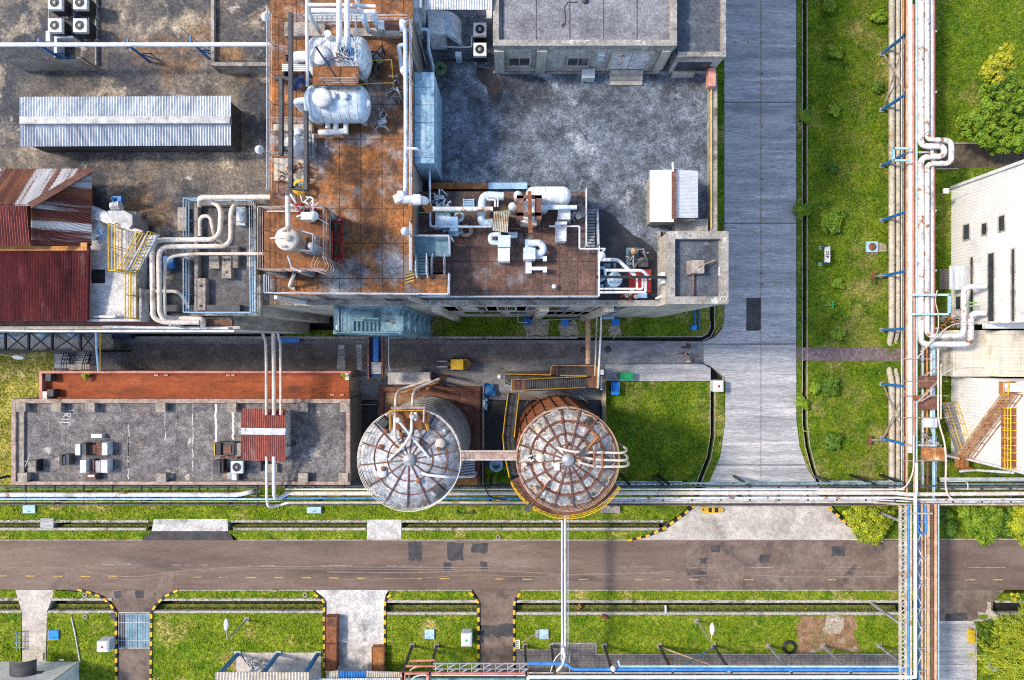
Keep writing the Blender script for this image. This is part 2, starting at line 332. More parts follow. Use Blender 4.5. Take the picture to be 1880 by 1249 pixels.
M['red'] = grime('red', (.26,.014,.014), (.38,.03,.026), 1.2, [((.15,.012,.01), 1.0, .56, .68)], rough=.5, fine=.2)
M['pink'] = grime('pink', (.50,.22,.17), (.60,.3,.24), 1.5, rough=.6, fine=.2)
M['glass'] = grime('glass', (.02,.026,.035), (.05,.06,.075), .6, rough=.12, fine=.1, bump=0, spec=.6)
M['tank1'] = grime('tank1', (.25,.265,.29), (.50,.52,.55), .75, [((.19,.155,.13), .5, .54, .66), ((.66,.67,.69), .7, .57, .67), ((.30,.18,.10), .9, .6, .69)], rough=.6, fine=.45, fs=6, mid=.35)
M['tank1_wall'] = grime('tank1_wall', (.30,.31,.31), (.44,.44,.42), .6, [((.22,.2,.17), .6, .56, .7)], rough=.65, fine=.2, stretch=(1,1,.4), grid=None)
M['tank2'] = grime('tank2', (.15,.15,.155), (.50,.50,.505), 1.15, [((.09,.06,.05), .8, .51, .62), ((.50,.36,.22), 1.1, .57, .65), ((.66,.65,.64), .8, .6, .68)], rough=.6, fine=.5, fs=6, mid=.35)
M['skin'] = grime('skin', (.30,.16,.10), (.36,.20,.13), 4, rough=.6, fine=.05, bump=0)
M['hair'] = grime('hair', (.010,.008,.007), (.02,.016,.014), 9, rough=.6, fine=.2)
M['bark'] = grime('bark', (.07,.05,.035), (.14,.10,.07), 3, fine=.4)
M['leaf_dark'] = grime('leaf_dark', (.04,.105,.006), (.10,.18,.012), 1.4, fine=.55, fs=5, bump=0, rough=.6)
M['leaf_green'] = grime('leaf_green', (.08,.18,.006), (.20,.29,.014), 1.4, fine=.55, fs=5, bump=0, rough=.6)
M['leaf_yellow'] = grime('leaf_yellow', (.22,.26,.010), (.46,.42,.018), 1.2, fine=.4, fs=5, bump=0, rough=.6)
M['leaf_lime'] = grime('leaf_lime', (.15,.23,.006), (.38,.40,.02), 1.3, fine=.55, fs=5, bump=0, rough=.6)
M['weed'] = grime('weed', (.04,.075,.008), (.16,.16,.03), 2.5, fine=.6, fs=6, bump=0, rough=.9)
M['blade_deep'] = grime('blade_deep', (.065,.135,.005), (.165,.225,.014), .6, fine=.6, fs=5, bump=0, rough=.9, spec=.15)
M['blade_bright'] = grime('blade_bright', (.10,.175,.006), (.23,.275,.02), .7, fine=.6, fs=5, bump=0, rough=.9, spec=.15)
M['blade_dry'] = grime('blade_dry', (.14,.17,.015), (.30,.28,.05), .7, fine=.6, fs=5, bump=0, rough=.9, spec=.15)
M['blade_straw'] = grime('blade_straw', (.15,.16,.035), (.27,.24,.09), .7, fine=.5, fs=5, bump=0, rough=.9, spec=.1)
M['tyre'] = grime('tyre', (.19,.14,.115), (.24,.185,.15), 1.0, fine=.2, fs=9)
# ---------------------------------------------------------------- ground, roads, lawns, drains
g = MB(); g.add([(-400,-400,-1.0),(400,-400,-1.0),(400,400,-1.0),(-400,400,-1.0)], [(0,1,2,3)]); struct('ground', g, M['drain'])
LAWNS = []                                    # (polygon in metres, kind) for the grass blades
def slab(name, polys, mat, z=0.0, kind='structure', lawn=None):
    m = MB()
    for p in polys:
        w = [W(x, y, 0)[:2] for x, y in p]; m.prism(w, -1.05, z)
        if lawn: LAWNS.append((w, lawn))
    return struct(name, m, mat, kind)
def sheet(name, polys, mat, z, kind='structure'):
    m = MB()
    for p in polys:
        w = [W(x, y, 0) for x, y in p]
        ar = sum(w[i].x*w[(i+1) % len(w)].y-w[(i+1) % len(w)].x*w[i].y for i in range(len(w)))
        if ar < 0: w = w[::-1]
        m.add([(q.x, q.y, z) for q in w], [tuple(range(len(w)))])
    return struct(name, m, mat, kind)
def wob(x0, y0, x1, y1, n=5, a=3, seed=1):     # rectangle with an uneven outline
    r = random.Random(seed); P = []
    for (ax, ay, bx, by) in ((x0,y0,x1,y0),(x1,y0,x1,y1),(x1,y1,x0,y1),(x0,y1,x0,y0)):
        for i in range(n):
            t = i/n; P.append((ax+(bx-ax)*t+r.uniform(-a,a), ay+(by-ay)*t+r.uniform(-a,a)))
    return P
B = 1400
slab('concrete_road', [[(1330,-B),(1462,-B),(1462,770),(1468,820),(1482,860),(1503,892),(1530,935),(1568,975),(1575,992),(1165,992),(1192,985),(1225,970),(1250,950),(1275,925),(1300,890),(1322,840),(1331,780),(1332,694),(1304,672),(1292,668),(1292,628),(1312,620),(1326,604),(1330,585)]], M['concrete_road'])
sheet('concrete_apron', [[(1284,912),(1517,912),(1530,935),(1568,975),(1574,990),(1175,990),(1194,985),(1226,970),(1252,950)]], M['concrete_apron'], .004)
slab('main_road', [[(-B,992),(2600+B,992),(2600+B,1083),(-B,1083)]], M['asphalt'])
sheet('asphalt_patch', [[(1260,994),(1650,994),(1650,1082),(1260,1082)]], M['asphalt_old'], .004)
slab('service_lane', [[(100,622),(640,622),(1292,627),(1292,668),(1110,668),(1110,735),(100,735)]], M['lane'])
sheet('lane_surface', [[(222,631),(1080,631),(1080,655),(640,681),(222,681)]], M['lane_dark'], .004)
sheet('concrete_patch', [[(622,631),(632,631),(634,681),(618,681)],[(654,631),(664,631),(664,681),(656,681)]], M['concrete_road'], .008)
slab('pavement', [[(1111,669),(1290,669),(1304,676),(1304,700),(1111,700)]], M['concrete_road'], .10)
slab('tank_yard', [[(641,736),(1111,736),(1111,893),(641,893)],[(600,680),(640,680),(640,735),(600,735)]], M['wet'])  # near-black colour paints in the darkness of the deep pits between tanks
# drives and paths south of the road
slab('junction', [[(122,1083.5),(340,1083.5),(320,1088),(300,1098),(288,1110),(279,1126),(217,1126),(208,1108),(190,1095),(160,1087)],[(217,1190),(276,1190),(276,1600),(217,1600)]], M['asphalt_old'])
slab('side_road', [[(868,1083.5),(955,1083.5),(948,1095),(943,1104),(943,1600),(881,1600),(881,1104),(876,1095)],[(1722,1083.5),(1845,1083.5),(1824,1102),(1822,1130),(1815,1140),(1722,1140)]], M['asphalt_old'])
slab('loading_pad', [[(578,1083.5),(715,1083.5),(708,1092),(706,1110),(706,1600),(598,1600),(598,1108),(595,1098),(585,1090)]], M['concrete_white'])
slab('footpath', [[(28,1083.5),(101,1083.5),(87,1122),(84,1196),(84,1215),(41,1215),(41,1196),(40,1122)]], M['concrete_apron'], .02)
slab('yard_path', [[(1722,1140.5),(1790,1140.5),(1790,1600),(1722,1600)]], M['concrete_road'])
sheet('path_joint', [[(1722,1219),(1790,1219),(1790,1220.5),(1722,1220.5)]], M['line_white'], .004)
sheet('road_patch', [wob(749,995,774,1030,4,2,3), wob(821,997,851,1029,4,1.5,4), wob(866,997,895,1016,4,1.5,5), wob(813,1033,829,1048,3,1.5,6), wob(881,1032,896,1049,3,1.5,7), wob(1306,1001,1322,1014,3,1.2,8), wob(1286,1025,1297,1036,3,1.5,9), wob(1285,1049,1297,1059,3,1.5,10), wob(1395,1019,1414,1033,3,2,11), wob(1527,1003,1552,1021,4,1,12), wob(1735,1126,1776,1139,4,2,13), wob(210,1085,223,1098,3,1,14), wob(248,1085,264,1098,3,1,15)], M['asphalt_dark'], .008)
sheet('road_stain', [wob(882,1148,945,1168,6,5,16), wob(1370,547,1397,607,3,.6,17)], M['asphalt_dark'], .006)
sheet('pale_patch', [[(88,1048),(125,1048),(127,1082),(86,1082)],[(284,1062),(320,1046),(321,1084),(284,1084)],[(1770,994),(1773,994),(1773,1092),(1771,1092)],[(1260,993),(1261.5,993),(1261.5,1082),(1260,1082)]], M['asphalt_old'], .008)
# lawns
slab('lawn', [[(1482,-B),(3300,-B),(3300,990),(1577,990),(1570,973),(1533,932),(1514,905),(1508,888),(1498,860),(1487,820),(1482,775)]], M['lawn_deep'], .03, lawn='deep')
slab('lawn', [[(1463,-B),(1472,-B),(1472,778),(1477,822),(1488,862),(1498,888),(1504,894),(1483,860),(1469,820),(1463,770)]], M['lawn_deep'], .05, lawn='deep')
slab('lawn', [[(700,572),(1303,572),(1303,603),(1299,612),(1288,618),(700,618)],[(520,606),(700,606),(700,618),(520,618)],[(1200,-B),(1303,-B),(1303,571.5),(1200,571.5)],[(1312,-B),(1329,-B),(1329,585),(1325,602),(1313,615)]], M['lawn_deep'], .04, lawn='deep')
slab('lawn', [[(1112,701),(1303,701),(1303,800),(1297,838),(1278,888),(1270,893),(1112,893)],[(1313,697),(1330,699),(1330,780),(1321,840),(1299,889),(1288,889),(1305,842),(1312,802)]], M['lawn_deep'], .04, lawn='deep')
slab('lawn', [[(-B,640),(100,640),(100,684),(90,736),(60,900),(-B,900)]], M['lawn_dry'], .03, lawn='dry')
slab('lawn', [[(-B,893.5),(1278,893.5),(1272,920),(1248,945),(1226,958),(-B,958)],[(-B,974),(279,974),(260,991),(-B,991)],[(418,974),(1226,974),(1192,983),(1170,991),(437,991)]], M['lawn_bright'], .04, lawn='bright')
slab('lawn', [[(-B,1084),(28,1084),(33,1100),(-B,1100)],[(100,1084),(160,1088),(196,1100),(95,1100)],[(322,1084),(575,1084),(594,1100),(300,1100)],[(716,1084),(866,1084),(877,1102),(709,1102)],[(956,1084),(1650,1084),(1722,1084),(1722,1102),(946,1102)],[(1846,1090),(3000,1090),(3000,1106),(1826,1106)]], M['lawn_bright'], .04, lawn='bright')
slab('lawn', [[(-B,1124),(39,1124),(39,1700),(-B,1700)],[(87,1124),(214,1124),(214,1700),(87,1700)],[(279,1126),(595,1126),(595,1700),(279,1700)],[(709,1128),(877,1128),(877,1700),(709,1700)],[(947,1128),(1650,1128),(1720,1128),(1720,1700),(947,1700)],[(1796,1128),(3000,1128),(3000,1700),(1796,1700)]], M['lawn_bright'], .04, lawn='bright')
sheet('bare_soil', [wob(1466,1130,1570,1196,5,7,21)], M['bare_soil'], .05)
sheet('bare_soil', [wob(962,588,1006,617,4,4,22), wob(1025,590,1062,617,4,4,23), wob(1118,590,1140,616,3,4,24), wob(1590,446,1628,462,3,3,25)], M['gravel'], .05)
sheet('gravel', [wob(1512,1129,1545,1160,5,4,26)], M['gravel'], .10)
sheet('brick_path', [[(1462,638),(1650,640),(1745,640),(1745,663),(1650,663),(1462,662)]], M['brick_path'], .055)
sheet('dark_ground', [[(1722,266),(1900,262),(1900,308),(1722,308)]], M['soil'], .04)
slab('paved_walk', [[(947,1193.5),(1012,1193.5),(1012,1181.5),(1094,1181.5),(1094,1202),(1650,1202.5),(1650,1600),(947,1600)]], M['paver'], .045)
slab('concrete_pad', [[(434,1198),(590,1198),(590,1600),(434,1600)]], M['concrete_apron'], .06)
# drains with concrete lips
def drain(lines, w, name='drain'):
    m = MB()
    for ln in lines:
        for (a, b) in zip(ln[:-1], ln[1:]):
            m.beam(W(*a), W(*b), w, .13)
    struct(name, m, M['kerb'])
drain([[(1472.8,-B),(1472.8,778),(1477.6,820),(1488.4,861),(1500,890)],[(1481.6,-B),(1481.6,776),(1486.4,818),(1496.8,859),(1508,889)],
       [(1303.4,590),(1303.4,603),(1299,612.5),(1288,618.6),(1060,619)],[(1312,560),(1312,603),(1305,618),(1290,626)],
       [(1303.5,701),(1303.5,800),(1297.4,838),(1277,889)],[(1312.4,697),(1312.4,802),(1305,842),(1286,890)]], .06)
def lips(segs, y0, y1):
    m = MB()
    for a, b in segs: m.pbox(a, y0, b, y1, -.35, .055)
    struct('drain_kerb', m, M['kerb'])
lips([(-B,272),(424,672),(738,1218)], 955, 959.5); lips([(-B,268),(428,672),(738,1212)], 969.5, 974)
lips([(-B,36),(92,205)], 1098.5, 1103); lips([(-B,39),(88,213),(279,595)], 1121.5, 1126); lips([(296,596)], 1099, 1103.5)
lips([(709,878),(947,1650)], 1102, 1107); lips([(709,878),(947,1650),(1796,3000)], 1124.5, 1129); lips([(1828,3000)], 1103, 1107)
slab('culvert', [[(283,953),(418,953),(419,975),(279,975)],[(674,954),(737,954),(737,991),(674,991)]], M['concrete_white'], .06)
slab('culvert', [[(277,974),(420,974),(428,991.5),(438,992),(258,992)]], M['asphalt_dark'], .03)
m = MB(); m.pbox(74,952,98,971,-1,.09); struct('culvert', m, M['concrete_road'])
m = MB(); m.pbox(185,618,1060,622,-1.0,.15); m.pbox(100,618,185,622,-1,.1); struct('lane_kerb', m, M['kerb'])
m = MB(); m.pbox(-B,991,262,992.6,-.3,.10); m.pbox(437,991,1165,992.6,-.3,.10); m.pbox(322,1083.2,576,1084.6,-.3,.10); m.pbox(716,1083.2,866,1084.6,-.3,.1); m.pbox(957,1083.2,1650,1084.6,-.3,.1); m.pbox(1576,989.5,3000,991.5,-.3,.1)
struct('road_kerb', m, M['kerb'])
m = MB(); m.pbox(947,1192.5,1012,1194,0,.12); m.pbox(1011,1181,1012.5,1194,0,.12); m.pbox(1012,1180.5,1095,1182,0,.12); m.pbox(1094,1181,1095.5,1203,0,.12); m.pbox(1095,1201.5,1650,1203,0,.12); struct('walk_kerb', m, M['kerb'])
sheet('weeds_bed', [[(-B,966),(1212,966),(1212,969.5),(-B,969.5)],[(-B,1113),(595,1113),(595,1122),(-B,1122)],[(709,1115),(1650,1115),(1650,1125),(709,1125)]], M['weed'], -.55)
# painted kerbs, alternate yellow and black blocks
def painted_kerb(label, pts):
    m = MB(); P = [W(*p) for p in pts]; i = 0; carry = 0
    for a, b in zip(P[:-1], P[1:]):
        L = (b-a).length; t = 0; d = (b-a).normalized()
        while t < L-1e-3:
            e = min(L, t+.42-carry)
            m.beam(a+d*t+Vector((0,0,.02)), a+d*e+Vector((0,0,.02)), .2, .26, i % 2)
            carry = carry+(e-t); t = e
            if carry > .4199: carry = 0; i += 1
    one('painted_kerb', m, [M['yellow'], M['black']], label, 'kerb', 'black and yellow painted kerbs')
painted_kerb('curved yellow and black kerb swinging into the grated drive, cabinet side', [(144,1082),(165,1087),(188,1096),(203,1108),(214,1124),(214.5,1260)])
painted_kerb('yellow and black kerb between grated drive and lamp lawn', [(327,1083),(303,1095),(287,1110),(279,1124),(277.5,1260)])
painted_kerb('yellow and black kerb behind the stacked rusty boxes', [(577,1090),(590,1098),(595.5,1106),(595.5,1231),(606,1232)])
painted_kerb('yellow and black kerb on lawn side of white loading pad', [(718,1091),(709,1099),(707,1108),(707,1233)])
painted_kerb('yellow and black kerb beside the white domed cabinet', [(863,1087),(873,1098),(878.5,1107),(878.5,1215)])
painted_kerb('yellow and black kerb beside blue pit cover with grey flap', [(955,1089),(947,1100),(944,1108),(944,1215)])
painted_kerb('curved kerb in worn yellow along the concrete junction', [(1152,992),(1190,983),(1222,968),(1250,948),(1276,927)])
painted_kerb('short worn yellow kerb below the round hedge bush', [(1520,932),(1540,948),(1558,966)])
m = MB(); m.pbox(1783,1158,1790,1182,0,.5); one('kerb_block', m, M['yellow'], 'short yellow striped concrete barrier beside bamboo bed', 'barrier')
# road paint
m = MB()
for k in range(-1, 37):
    x = -4+50.7*k+ (2 if k > 20 else 0); y = 1057.5+min(k,22)*.32
    if 27 < k < 33 and k != 30: continue
    if x > 1640 and x < 1750: continue
    a, b, c, d = rectw(x, y-.9, x+17.5, y+.9, 0); m.add([(a,b,.013),(c,b,.013),(c,d,.013),(a,d,.013)], [(0,1,2,3)])
struct('road_marking', m, M['line_yellow'])
m = MB()
for x, w, y in ((188,60,1036.5),(316,66,1037.5),(455,50,1038),(580,66,1038.5),(710,66,1039),(915,60,1040),(1135,60,1041),(1262,48,1042.5),(1380,40,1042),(1530,50,1041.5),(1776,70,1042)):
    a, b, c, d = rectw(x, y-.8, x+w, y+.8, 0); m.add([(a,b,.013),(c,b,.013),(c,d,.013),(a,d,.013)], [(0,1,2,3)])
struct('road_marking', m, M['line_white'])
m = MB()
for k in range(27):
    for x, q in ((1399,1),(1349,0),(1374,0),(1424,0)):
        if not q and k not in (3, 26): continue
        c = W(x, 20+19.3*k, .013); m.lathe(c, [(.11,0),(.10,.01)], 6, 0)
struct('road_stud', m, M['line_yellow'])
m = MB(); m.pbox(1396.5,-200,1397.6,880,-.2,.007)
struct('road_joint', m, M['asphalt_old'])
def strip(pts, w, z, n=6):                                         # worn wheel line, smooth through the points
    F = fillet(pp(pts, 0), 3.0, n); m = MB(); v = []
    for i, p in enumerate(F):
        d = (F[min(i+1,len(F)-1)]-F[max(i-1,0)]).normalized(); s = Vector((-d.y,d.x,0))*w/2; v += [(p.x-s.x,p.y-s.y,z),(p.x+s.x,p.y+s.y,z)]
    return m.add(v, [(2*i,2*i+2,2*i+3,2*i+1) for i in range(len(F)-1)])
mm = MB()
for k, (o, P_) in enumerate(((0,[(-200,1044),(150,1047),(200,1062),(255,1065),(330,1054),(430,1044),(900,1046)]),(5,[(-200,1041),(140,1043),(190,1056),(250,1060),(330,1049),(440,1040),(900,1042)]),(0,[(620,1064),(780,1062),(860,1054),(960,1060),(1100,1052),(1260,1054)]),(3,[(600,1050),(760,1052),(900,1046),(1060,1057),(1240,1049)]),(0,[(1260,1058),(1400,1050),(1520,1046),(1640,1052)]),(2,[(1390,1056),(1470,1060),(1640,1058)]))):
    q = strip(P_, .07+.03*(k % 2), .0165+.001*k); mm.add(q.v, q.f)
struct('wheel_track', mm, M['tyre'])
# ---------------------------------------------------------------- main building (roof 17.5 m, upper decks 19.7 / 22.5 / 25.5 m)
ZY, ZR, ZL, ZP, ZT = 17.5, 19.7, 22.5, 25.5, 20.4
def wx(px, z): return W(px, NY, z).x
def wy(py, z): return W(NX, py, z).y
bld = thing('factory_building', 'large concrete factory block with stained flat roofs and rusty plated decks', 'building', (0, 20, 0))
YS, YP, YA = 2.75, 2.16, 1.19                 # south faces: yard part, pit part, narrow annex
XE, XP, XA, XW, YN = 13.3, -16.76, -18.57, -75, 70
m = MB(); m.prism([(XW,YA),(XA,YA),(XA,YP),(XP,YP),(XP,YS),(XE,YS),(XE,YN),(XW,YN)], 0, ZY-.25, top=False)
m.build('wall', M['facade'], bld)
XD = -5.87                                    # east edge of the upper rusty deck
m = MB(); m.prism([(XD,YS),(XE,YS),(XE,YN),(XD,YN)], ZY-.25, ZY); m.build('yard_roof', M['yard_roof'], bld)
m = MB(); m.prism([(XW,YA),(XA,YA),(XA,YP),(XP,YP),(XP,YS),(XD,YS),(XD,YN),(XW,YN)], ZY-.25, ZY); m.build('west_roof', M['west_roof'], bld)
# ledges and parapets
m = MB(); m.pbox(540,551,1210,560,ZY,ZY+.35); m.pbox(1304,135,1317,424,ZY,ZY+.7); m.pbox(905,131,1300,135,ZY,ZY+.12)
m.pbox(470,505,478,580,ZY,ZY+.5); m.pbox(345,573,478,580,ZY,ZY+.4)
m.build('parapet', M['parapet'], bld)
m = MB(); m.pbox(-400,588,426,598,ZY,ZY+.3); m.build('walkway', M['rust_brown'], bld)
m = MB(); m.pbox(-400,599,440,604,ZY,ZY+.25); m.pbox(540,560,1215,561.5,ZY-.3,ZY+.3); m.build('cornice', M['facade'], bld)
# south facade: pilasters, sills and two bands of windows
m = MB()
for px in (800, 1000, 1120): m.box(wx(px,ZY)-.3, YS-.4, 0, wx(px,ZY)+.3, YS-.003, ZY-.3)
m.box(-16.7, YS-.012, 9.9, XE-.4, YS-.003, 10.9); m.box(-16.7, YS-.012, 4.0, XE-.4, YS-.003, 5.0); m.box(-16.7, YS-.012, 0.1, XE-.4, YS-.003, 2.0)
m.build('facade_trim', M['facade'], bld)
wm = None
def window(px, z0, z1, w=1.55):
    x = wx(px, (z0+z1)/2)
    f = MB(); f.box(x-w/2, YS-.03, z0, x-w/2+.1, YS-.002, z1); f.box(x+w/2-.1, YS-.03, z0, x+w/2, YS-.002, z1)
    f.box(x-w/2+.1, YS-.03, z0, x+w/2-.1, YS-.002, z0+.12); f.box(x-w/2+.1, YS-.02, z1-.12, x+w/2-.1, YS-.002, z1)
    o = f.build('window', M['facade'], bld)
    p = MB(); p.box(x-w/2+.1, YS-.012, z0+.12, x+w/2-.1, YS-.003, z1-.12); p.build('pane', M['glass'], o)
for px in (823,830,895,912,948,966,1025,1092,1110,1126): window(px, 11.2, 15.9)
for px in (868,905,952,1003,1019,1035,1051,1067,1083,1099,1112): window(px, 5.4, 9.4)
# tower
t = MB(); x0,y0,x1,y1 = rectw(1227,426,1336,557,ZT); t.box(x0,y0-.003,0.0,x1,y1,ZT-.55,top=False); t.box(XE-.003,YS+.1,.1,x1-.004,y1,ZY-.2)
t.build('tower_wall', M['facade'], bld)
x0,y0,x1,y1 = rectw(1227,426,1336,557,ZT)
m = MB(); w = .42; m.box(x0-.05,y0-.05,ZT-.55,x1+.05,y0+w,ZT); m.box(x0-.05,y1-w,ZT-.55,x1+.05,y1+.05,ZT); m.box(x0-.05,y0+w,ZT-.55,x0+w,y1-w,ZT); m.box(x1-w,y0+w,ZT-.55,x1+.05,y1-w,ZT)
m.build('tower_parapet', M['parapet'], bld)
m = MB(); m.box(x0+w,y0+w,ZT-.75,x1-w,y1-w,ZT-.5); m.build('tower_roof', M['dark_roof'], bld)
m = MB(); m.pbox(1270,478,1293,502,ZT-.5,ZT+.1); m.pbox(1262,479,1270,504,ZT-.5,ZT-.2); m.build('roof_hatch', M['block'], bld)
m = MB(); m.pbox(1240,402,1300,425,ZY,ZY+.9); m.pbox(1208,424,1213,552,ZY,ZY+.25); m.build('ledge_block', M['parapet'], bld)
# roof house to the north with its lower wing
ZH, ZW = 21.4, 20.4
x0,y0,x1,y1 = rectw(905,-900,1243,84,ZH)
m = MB(); m.box(x0+.06,y0+.06,ZY,x1-.06,YN-.2,ZH-.5,top=False); m.build('house_wall', M['tile_wall'], bld)
w = .36
m = MB(); m.box(x0,y0,ZH-.5,x1,y0+w,ZH); m.box(x0,y0+w,ZH-.5,x0+w,YN-.2,ZH); m.box(x1-w,y0+w,ZH-.5,x1,YN-.2,ZH); m.build('house_parapet', M['parapet'], bld)
m = MB(); m.box(x0+w,y0+w,ZH-.7,x1-w,YN-.2,ZH-.38); m.build('house_roof', M['annex_roof'], bld)
a0,b0,a1,b1 = rectw(1245,-900,1333,104,ZW)
m = MB(); m.box(a0,b0+.06,ZY,a1-.06,YN-.3,ZW-.4,top=False); m.build('wing_wall', M['tile_wall'], bld)
m = MB(); m.box(a0,b0,ZW-.4,a1,b0+.3,ZW); m.box(a1-.3,b0+.3,ZW-.4,a1,YN-.3,ZW); m.build('wing_parapet', M['parapet'], bld)
m = MB(); m.box(a0,b0+.3,ZW-.6,a1-.3,YN-.3,ZW-.3); m.build('wing_roof', M['dark_roof'], bld)  # dark blue colour holds the shade lying on the wing
yS = y0+.06
def onface(px, z): return wx(px, z)
m = MB()
for px0, px1 in ((907,925),(986,1004),(1216,1230)):
    m.box(wx(px0,ZH-.6), yS-.22, ZY, wx(px1,ZH-.6), yS-.002, ZH-.52)
m.box(wx(925,19), yS-.12, ZY+.25, wx(1216,19), yS-.002, ZY+.4)
m.build('house_pilaster', M['facade'], bld)
for px0, px1 in ((935,972),(1043,1080)):
    f = MB(); q0, q1, z0, z1 = wx(px0,19.2), wx(px1,19.2), 18.5, 19.7
    f.box(q0-.1,yS-.16,z0-.15,q1+.1,yS-.002,z0); f.box(q0-.1,yS-.12,z1,q1+.1,yS-.002,z1+.12); f.box(q0-.1,yS-.12,z0,q0,yS-.002,z1); f.box(q1,yS-.12,z0,q1+.1,yS-.002,z1)
    f.box((q0+q1)/2-.03,yS-.1,z0,(q0+q1)/2+.03,yS-.002,z1)
    o = f.build('house_window', M['facade'], bld); p = MB(); p.box(q0,yS-.05,z0,(q0+q1)/2-.031,yS-.004,z1); p.box((q0+q1)/2+.031,yS-.05,z0,q1,yS-.004,z1); p.build('pane', M['glass'], o)
f = MB(); q0, q1 = wx(1124,19.3), wx(1190,19.3); f.box(q0-.18,yS-.14,18.0,q0,yS-.002,20.6); f.box(q1,yS-.14,18.0,q1+.18,yS-.002,20.6); f.box(q0,yS-.14,20.4,q1,yS-.002,20.6)
o = f.build('double_door', M['facade'], bld)
p = MB(); p.box(q0,yS-.1,18.0,(q0+q1)/2-.02,yS-.004,20.4); p.box((q0+q1)/2+.02,yS-.1,18.0,q1,yS-.004,20.4); p.build('door_leaf', M['white_rust'], o)
m = MB(); q0, q1 = wx(1120,17.8), wx(1180,17.8)
for i in range(3): m.box(q0,yS-.15-.28*(3-i),ZY,q1,yS-.15-.28*(2-i) if i < 2 else yS-.15,ZY+.17*(i+1))
m.build('step', M['facade'], bld); each('step', M['facade'], bld, [(1236,126,1276,138,ZY,ZY+.5)])
m = MB(); m.box(wx(1096,20),yS-.25,19.6,wx(1109,20),yS-.003,20.4); m.build('wall_box', M['white_old'], bld); m = MB(); m.box(wx(1068,17.9),yS-.75,ZY,wx(1091,17.9),yS-.15,ZY+.7); m.build('wall_box', M['white_old'], bld)
m = MB(); m.box(wx(1240,18.6),b0-.02,18.2,wx(1300,18.6),b0+.058,19.4); m.build('wing_window', M['glass'], bld)
# upper rusty deck, platform, east deck
m = MB(); m.prism([(-14.2,3.1),(XD,3.1),(XD,40),(-14.2,40)], ZY, ZL-.12, top=False); m.build('deck_wall', M['facade_dirty'], bld)
m = MB(); m.prism([(-14.25,3.05),(XD+.02,3.05),(XD+.02,40),(-14.25,40)], ZL-.12, ZL); m.build('upper_deck', M['rust_deck'], bld)
m = MB(); m.pbox(757,504,826,543,ZL-.15,ZL-.003); m.build('stair_landing', M['rust_deck'], bld)
m = MB(); a,b,c,d = rectw(744,501,760,521,ZL)
for i in range(7):
    t0, t1 = i/7, (i+1)/7
    m.add([(a, b+(d-b)*t0, ZL+.012), (c, b+(d-b)*min(1,t0+.25), ZL+.012), (c, b+(d-b)*min(1,t1+.25), ZL+.012), (a, b+(d-b)*t1, ZL+.012)], [(0,1,2,3)], i % 2)
m.build('hazard_stripe', [M['line_yellow'], M['black']], bld)
m = MB(); e0 = rectw(757,352,1072,547,ZR); m.prism([(XD,W(0,352,ZR).y),(wx(1074,ZR),W(0,352,ZR).y),(wx(1074,ZR),W(0,455,ZR).y),(wx(1098,ZR),W(0,455,ZR).y),(wx(1098,ZR),e0[1]),(XD,e0[1])], ZY, ZR-.1, top=False)
m.build('east_deck_wall', M['dark_steel'], bld)
m = MB(); m.prism([(XD+.02,W(0,352,ZR).y),(wx(1074,ZR),W(0,352,ZR).y),(wx(1074,ZR),W(0,455,ZR).y),(wx(1098,ZR),W(0,455,ZR).y),(wx(1098,ZR),e0[1]),(XD+.02,e0[1])], ZR-.1, ZR); m.build('east_deck', M['rust_deck_dark'], bld)
# stairs: two flights beside the landing, one down to the yard
m = MB(); zm = 21.1; m.pbox(758,437,826,471,zm-.15,zm); m.build('half_landing', M['teal'], bld)
m = MB()
for i in range(7): m.pbox(766,471+5*i,782,474.6+5*i,zm+.2*(i+1)-.06,zm+.2*(i+1),zr=zm+.2*(i+1))
m.build('stair_flight', M['teal'], bld)
m = MB()
for i in range(7): m.pbox(795,471+5*i,814,474.6+5*i,zm-.2*(i+1)-.06,zm-.2*(i+1),zr=zm-.2*(i+1))
m.build('stair_flight', M['rust_brown'], bld)
m = MB()
for i in range(12): m.pbox(1077,389+5.5*i,1092,392.8+5.5*i,ZY+.183*(i+1)-.05,ZY+.183*(i+1))
m.build('stair_flight', M['steel'], bld)
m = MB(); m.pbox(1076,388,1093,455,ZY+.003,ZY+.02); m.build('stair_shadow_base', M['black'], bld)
m = MB(); m.pbox(1074,384,1094,389,ZY,ZY+.08); m.build('stair_pad', M['block'], bld)
m = MB()
m.rail([W(1074,455,ZR), W(1074,388,ZR), W(1074,352,ZR)], 1.0, .03); m.rail([W(1097,456,ZR), W(1097,546,ZR), W(760,546.5,ZR)], 1.0, .035, 2.0)
m.rail([W(1094,390,ZY),W(1096,452,ZR-.1)], 1.0, .05, 1.2)
m.build('east_railing', M['grey_pipe'], bld)
m = MB(); m.rail([W(757,52,ZL), W(757,437,ZL), W(757,500,ZL)], 1.05, .035, 1.7); m.rail([W(497,508,ZL),W(497,540,ZL),W(826,542,ZL),W(827,506,ZL)], 1.05, .035, 1.7)
m.rail([W(758,437,zm),W(827,437,zm),W(828,470,zm)], 1.0, .035, 1.2)
for x, s in ((764,1),(784,1),(793,-1),(816,-1)): m.beam(W(x,471,zm+.5), W(x,505,zm+.5+s*1.4), .06, .5)
m.rail([W(502,30,ZL), W(502,355,ZL)], 1.05, .03, 1.7); m.rail([W(568,44,ZL), W(752,44,ZL)], 1.05, .035, 1.7)
m.build('upper_railing', M['grey_pipe'], bld)
m = MB(); m.prism([W(485,385,ZP)[:2], W(604,385,ZP)[:2], W(604,499,ZP)[:2], W(485,499,ZP)[:2]], ZP-.15, ZP, bottom=True); m.build('upper_platform', M['platform_rust'], bld)
m = MB()
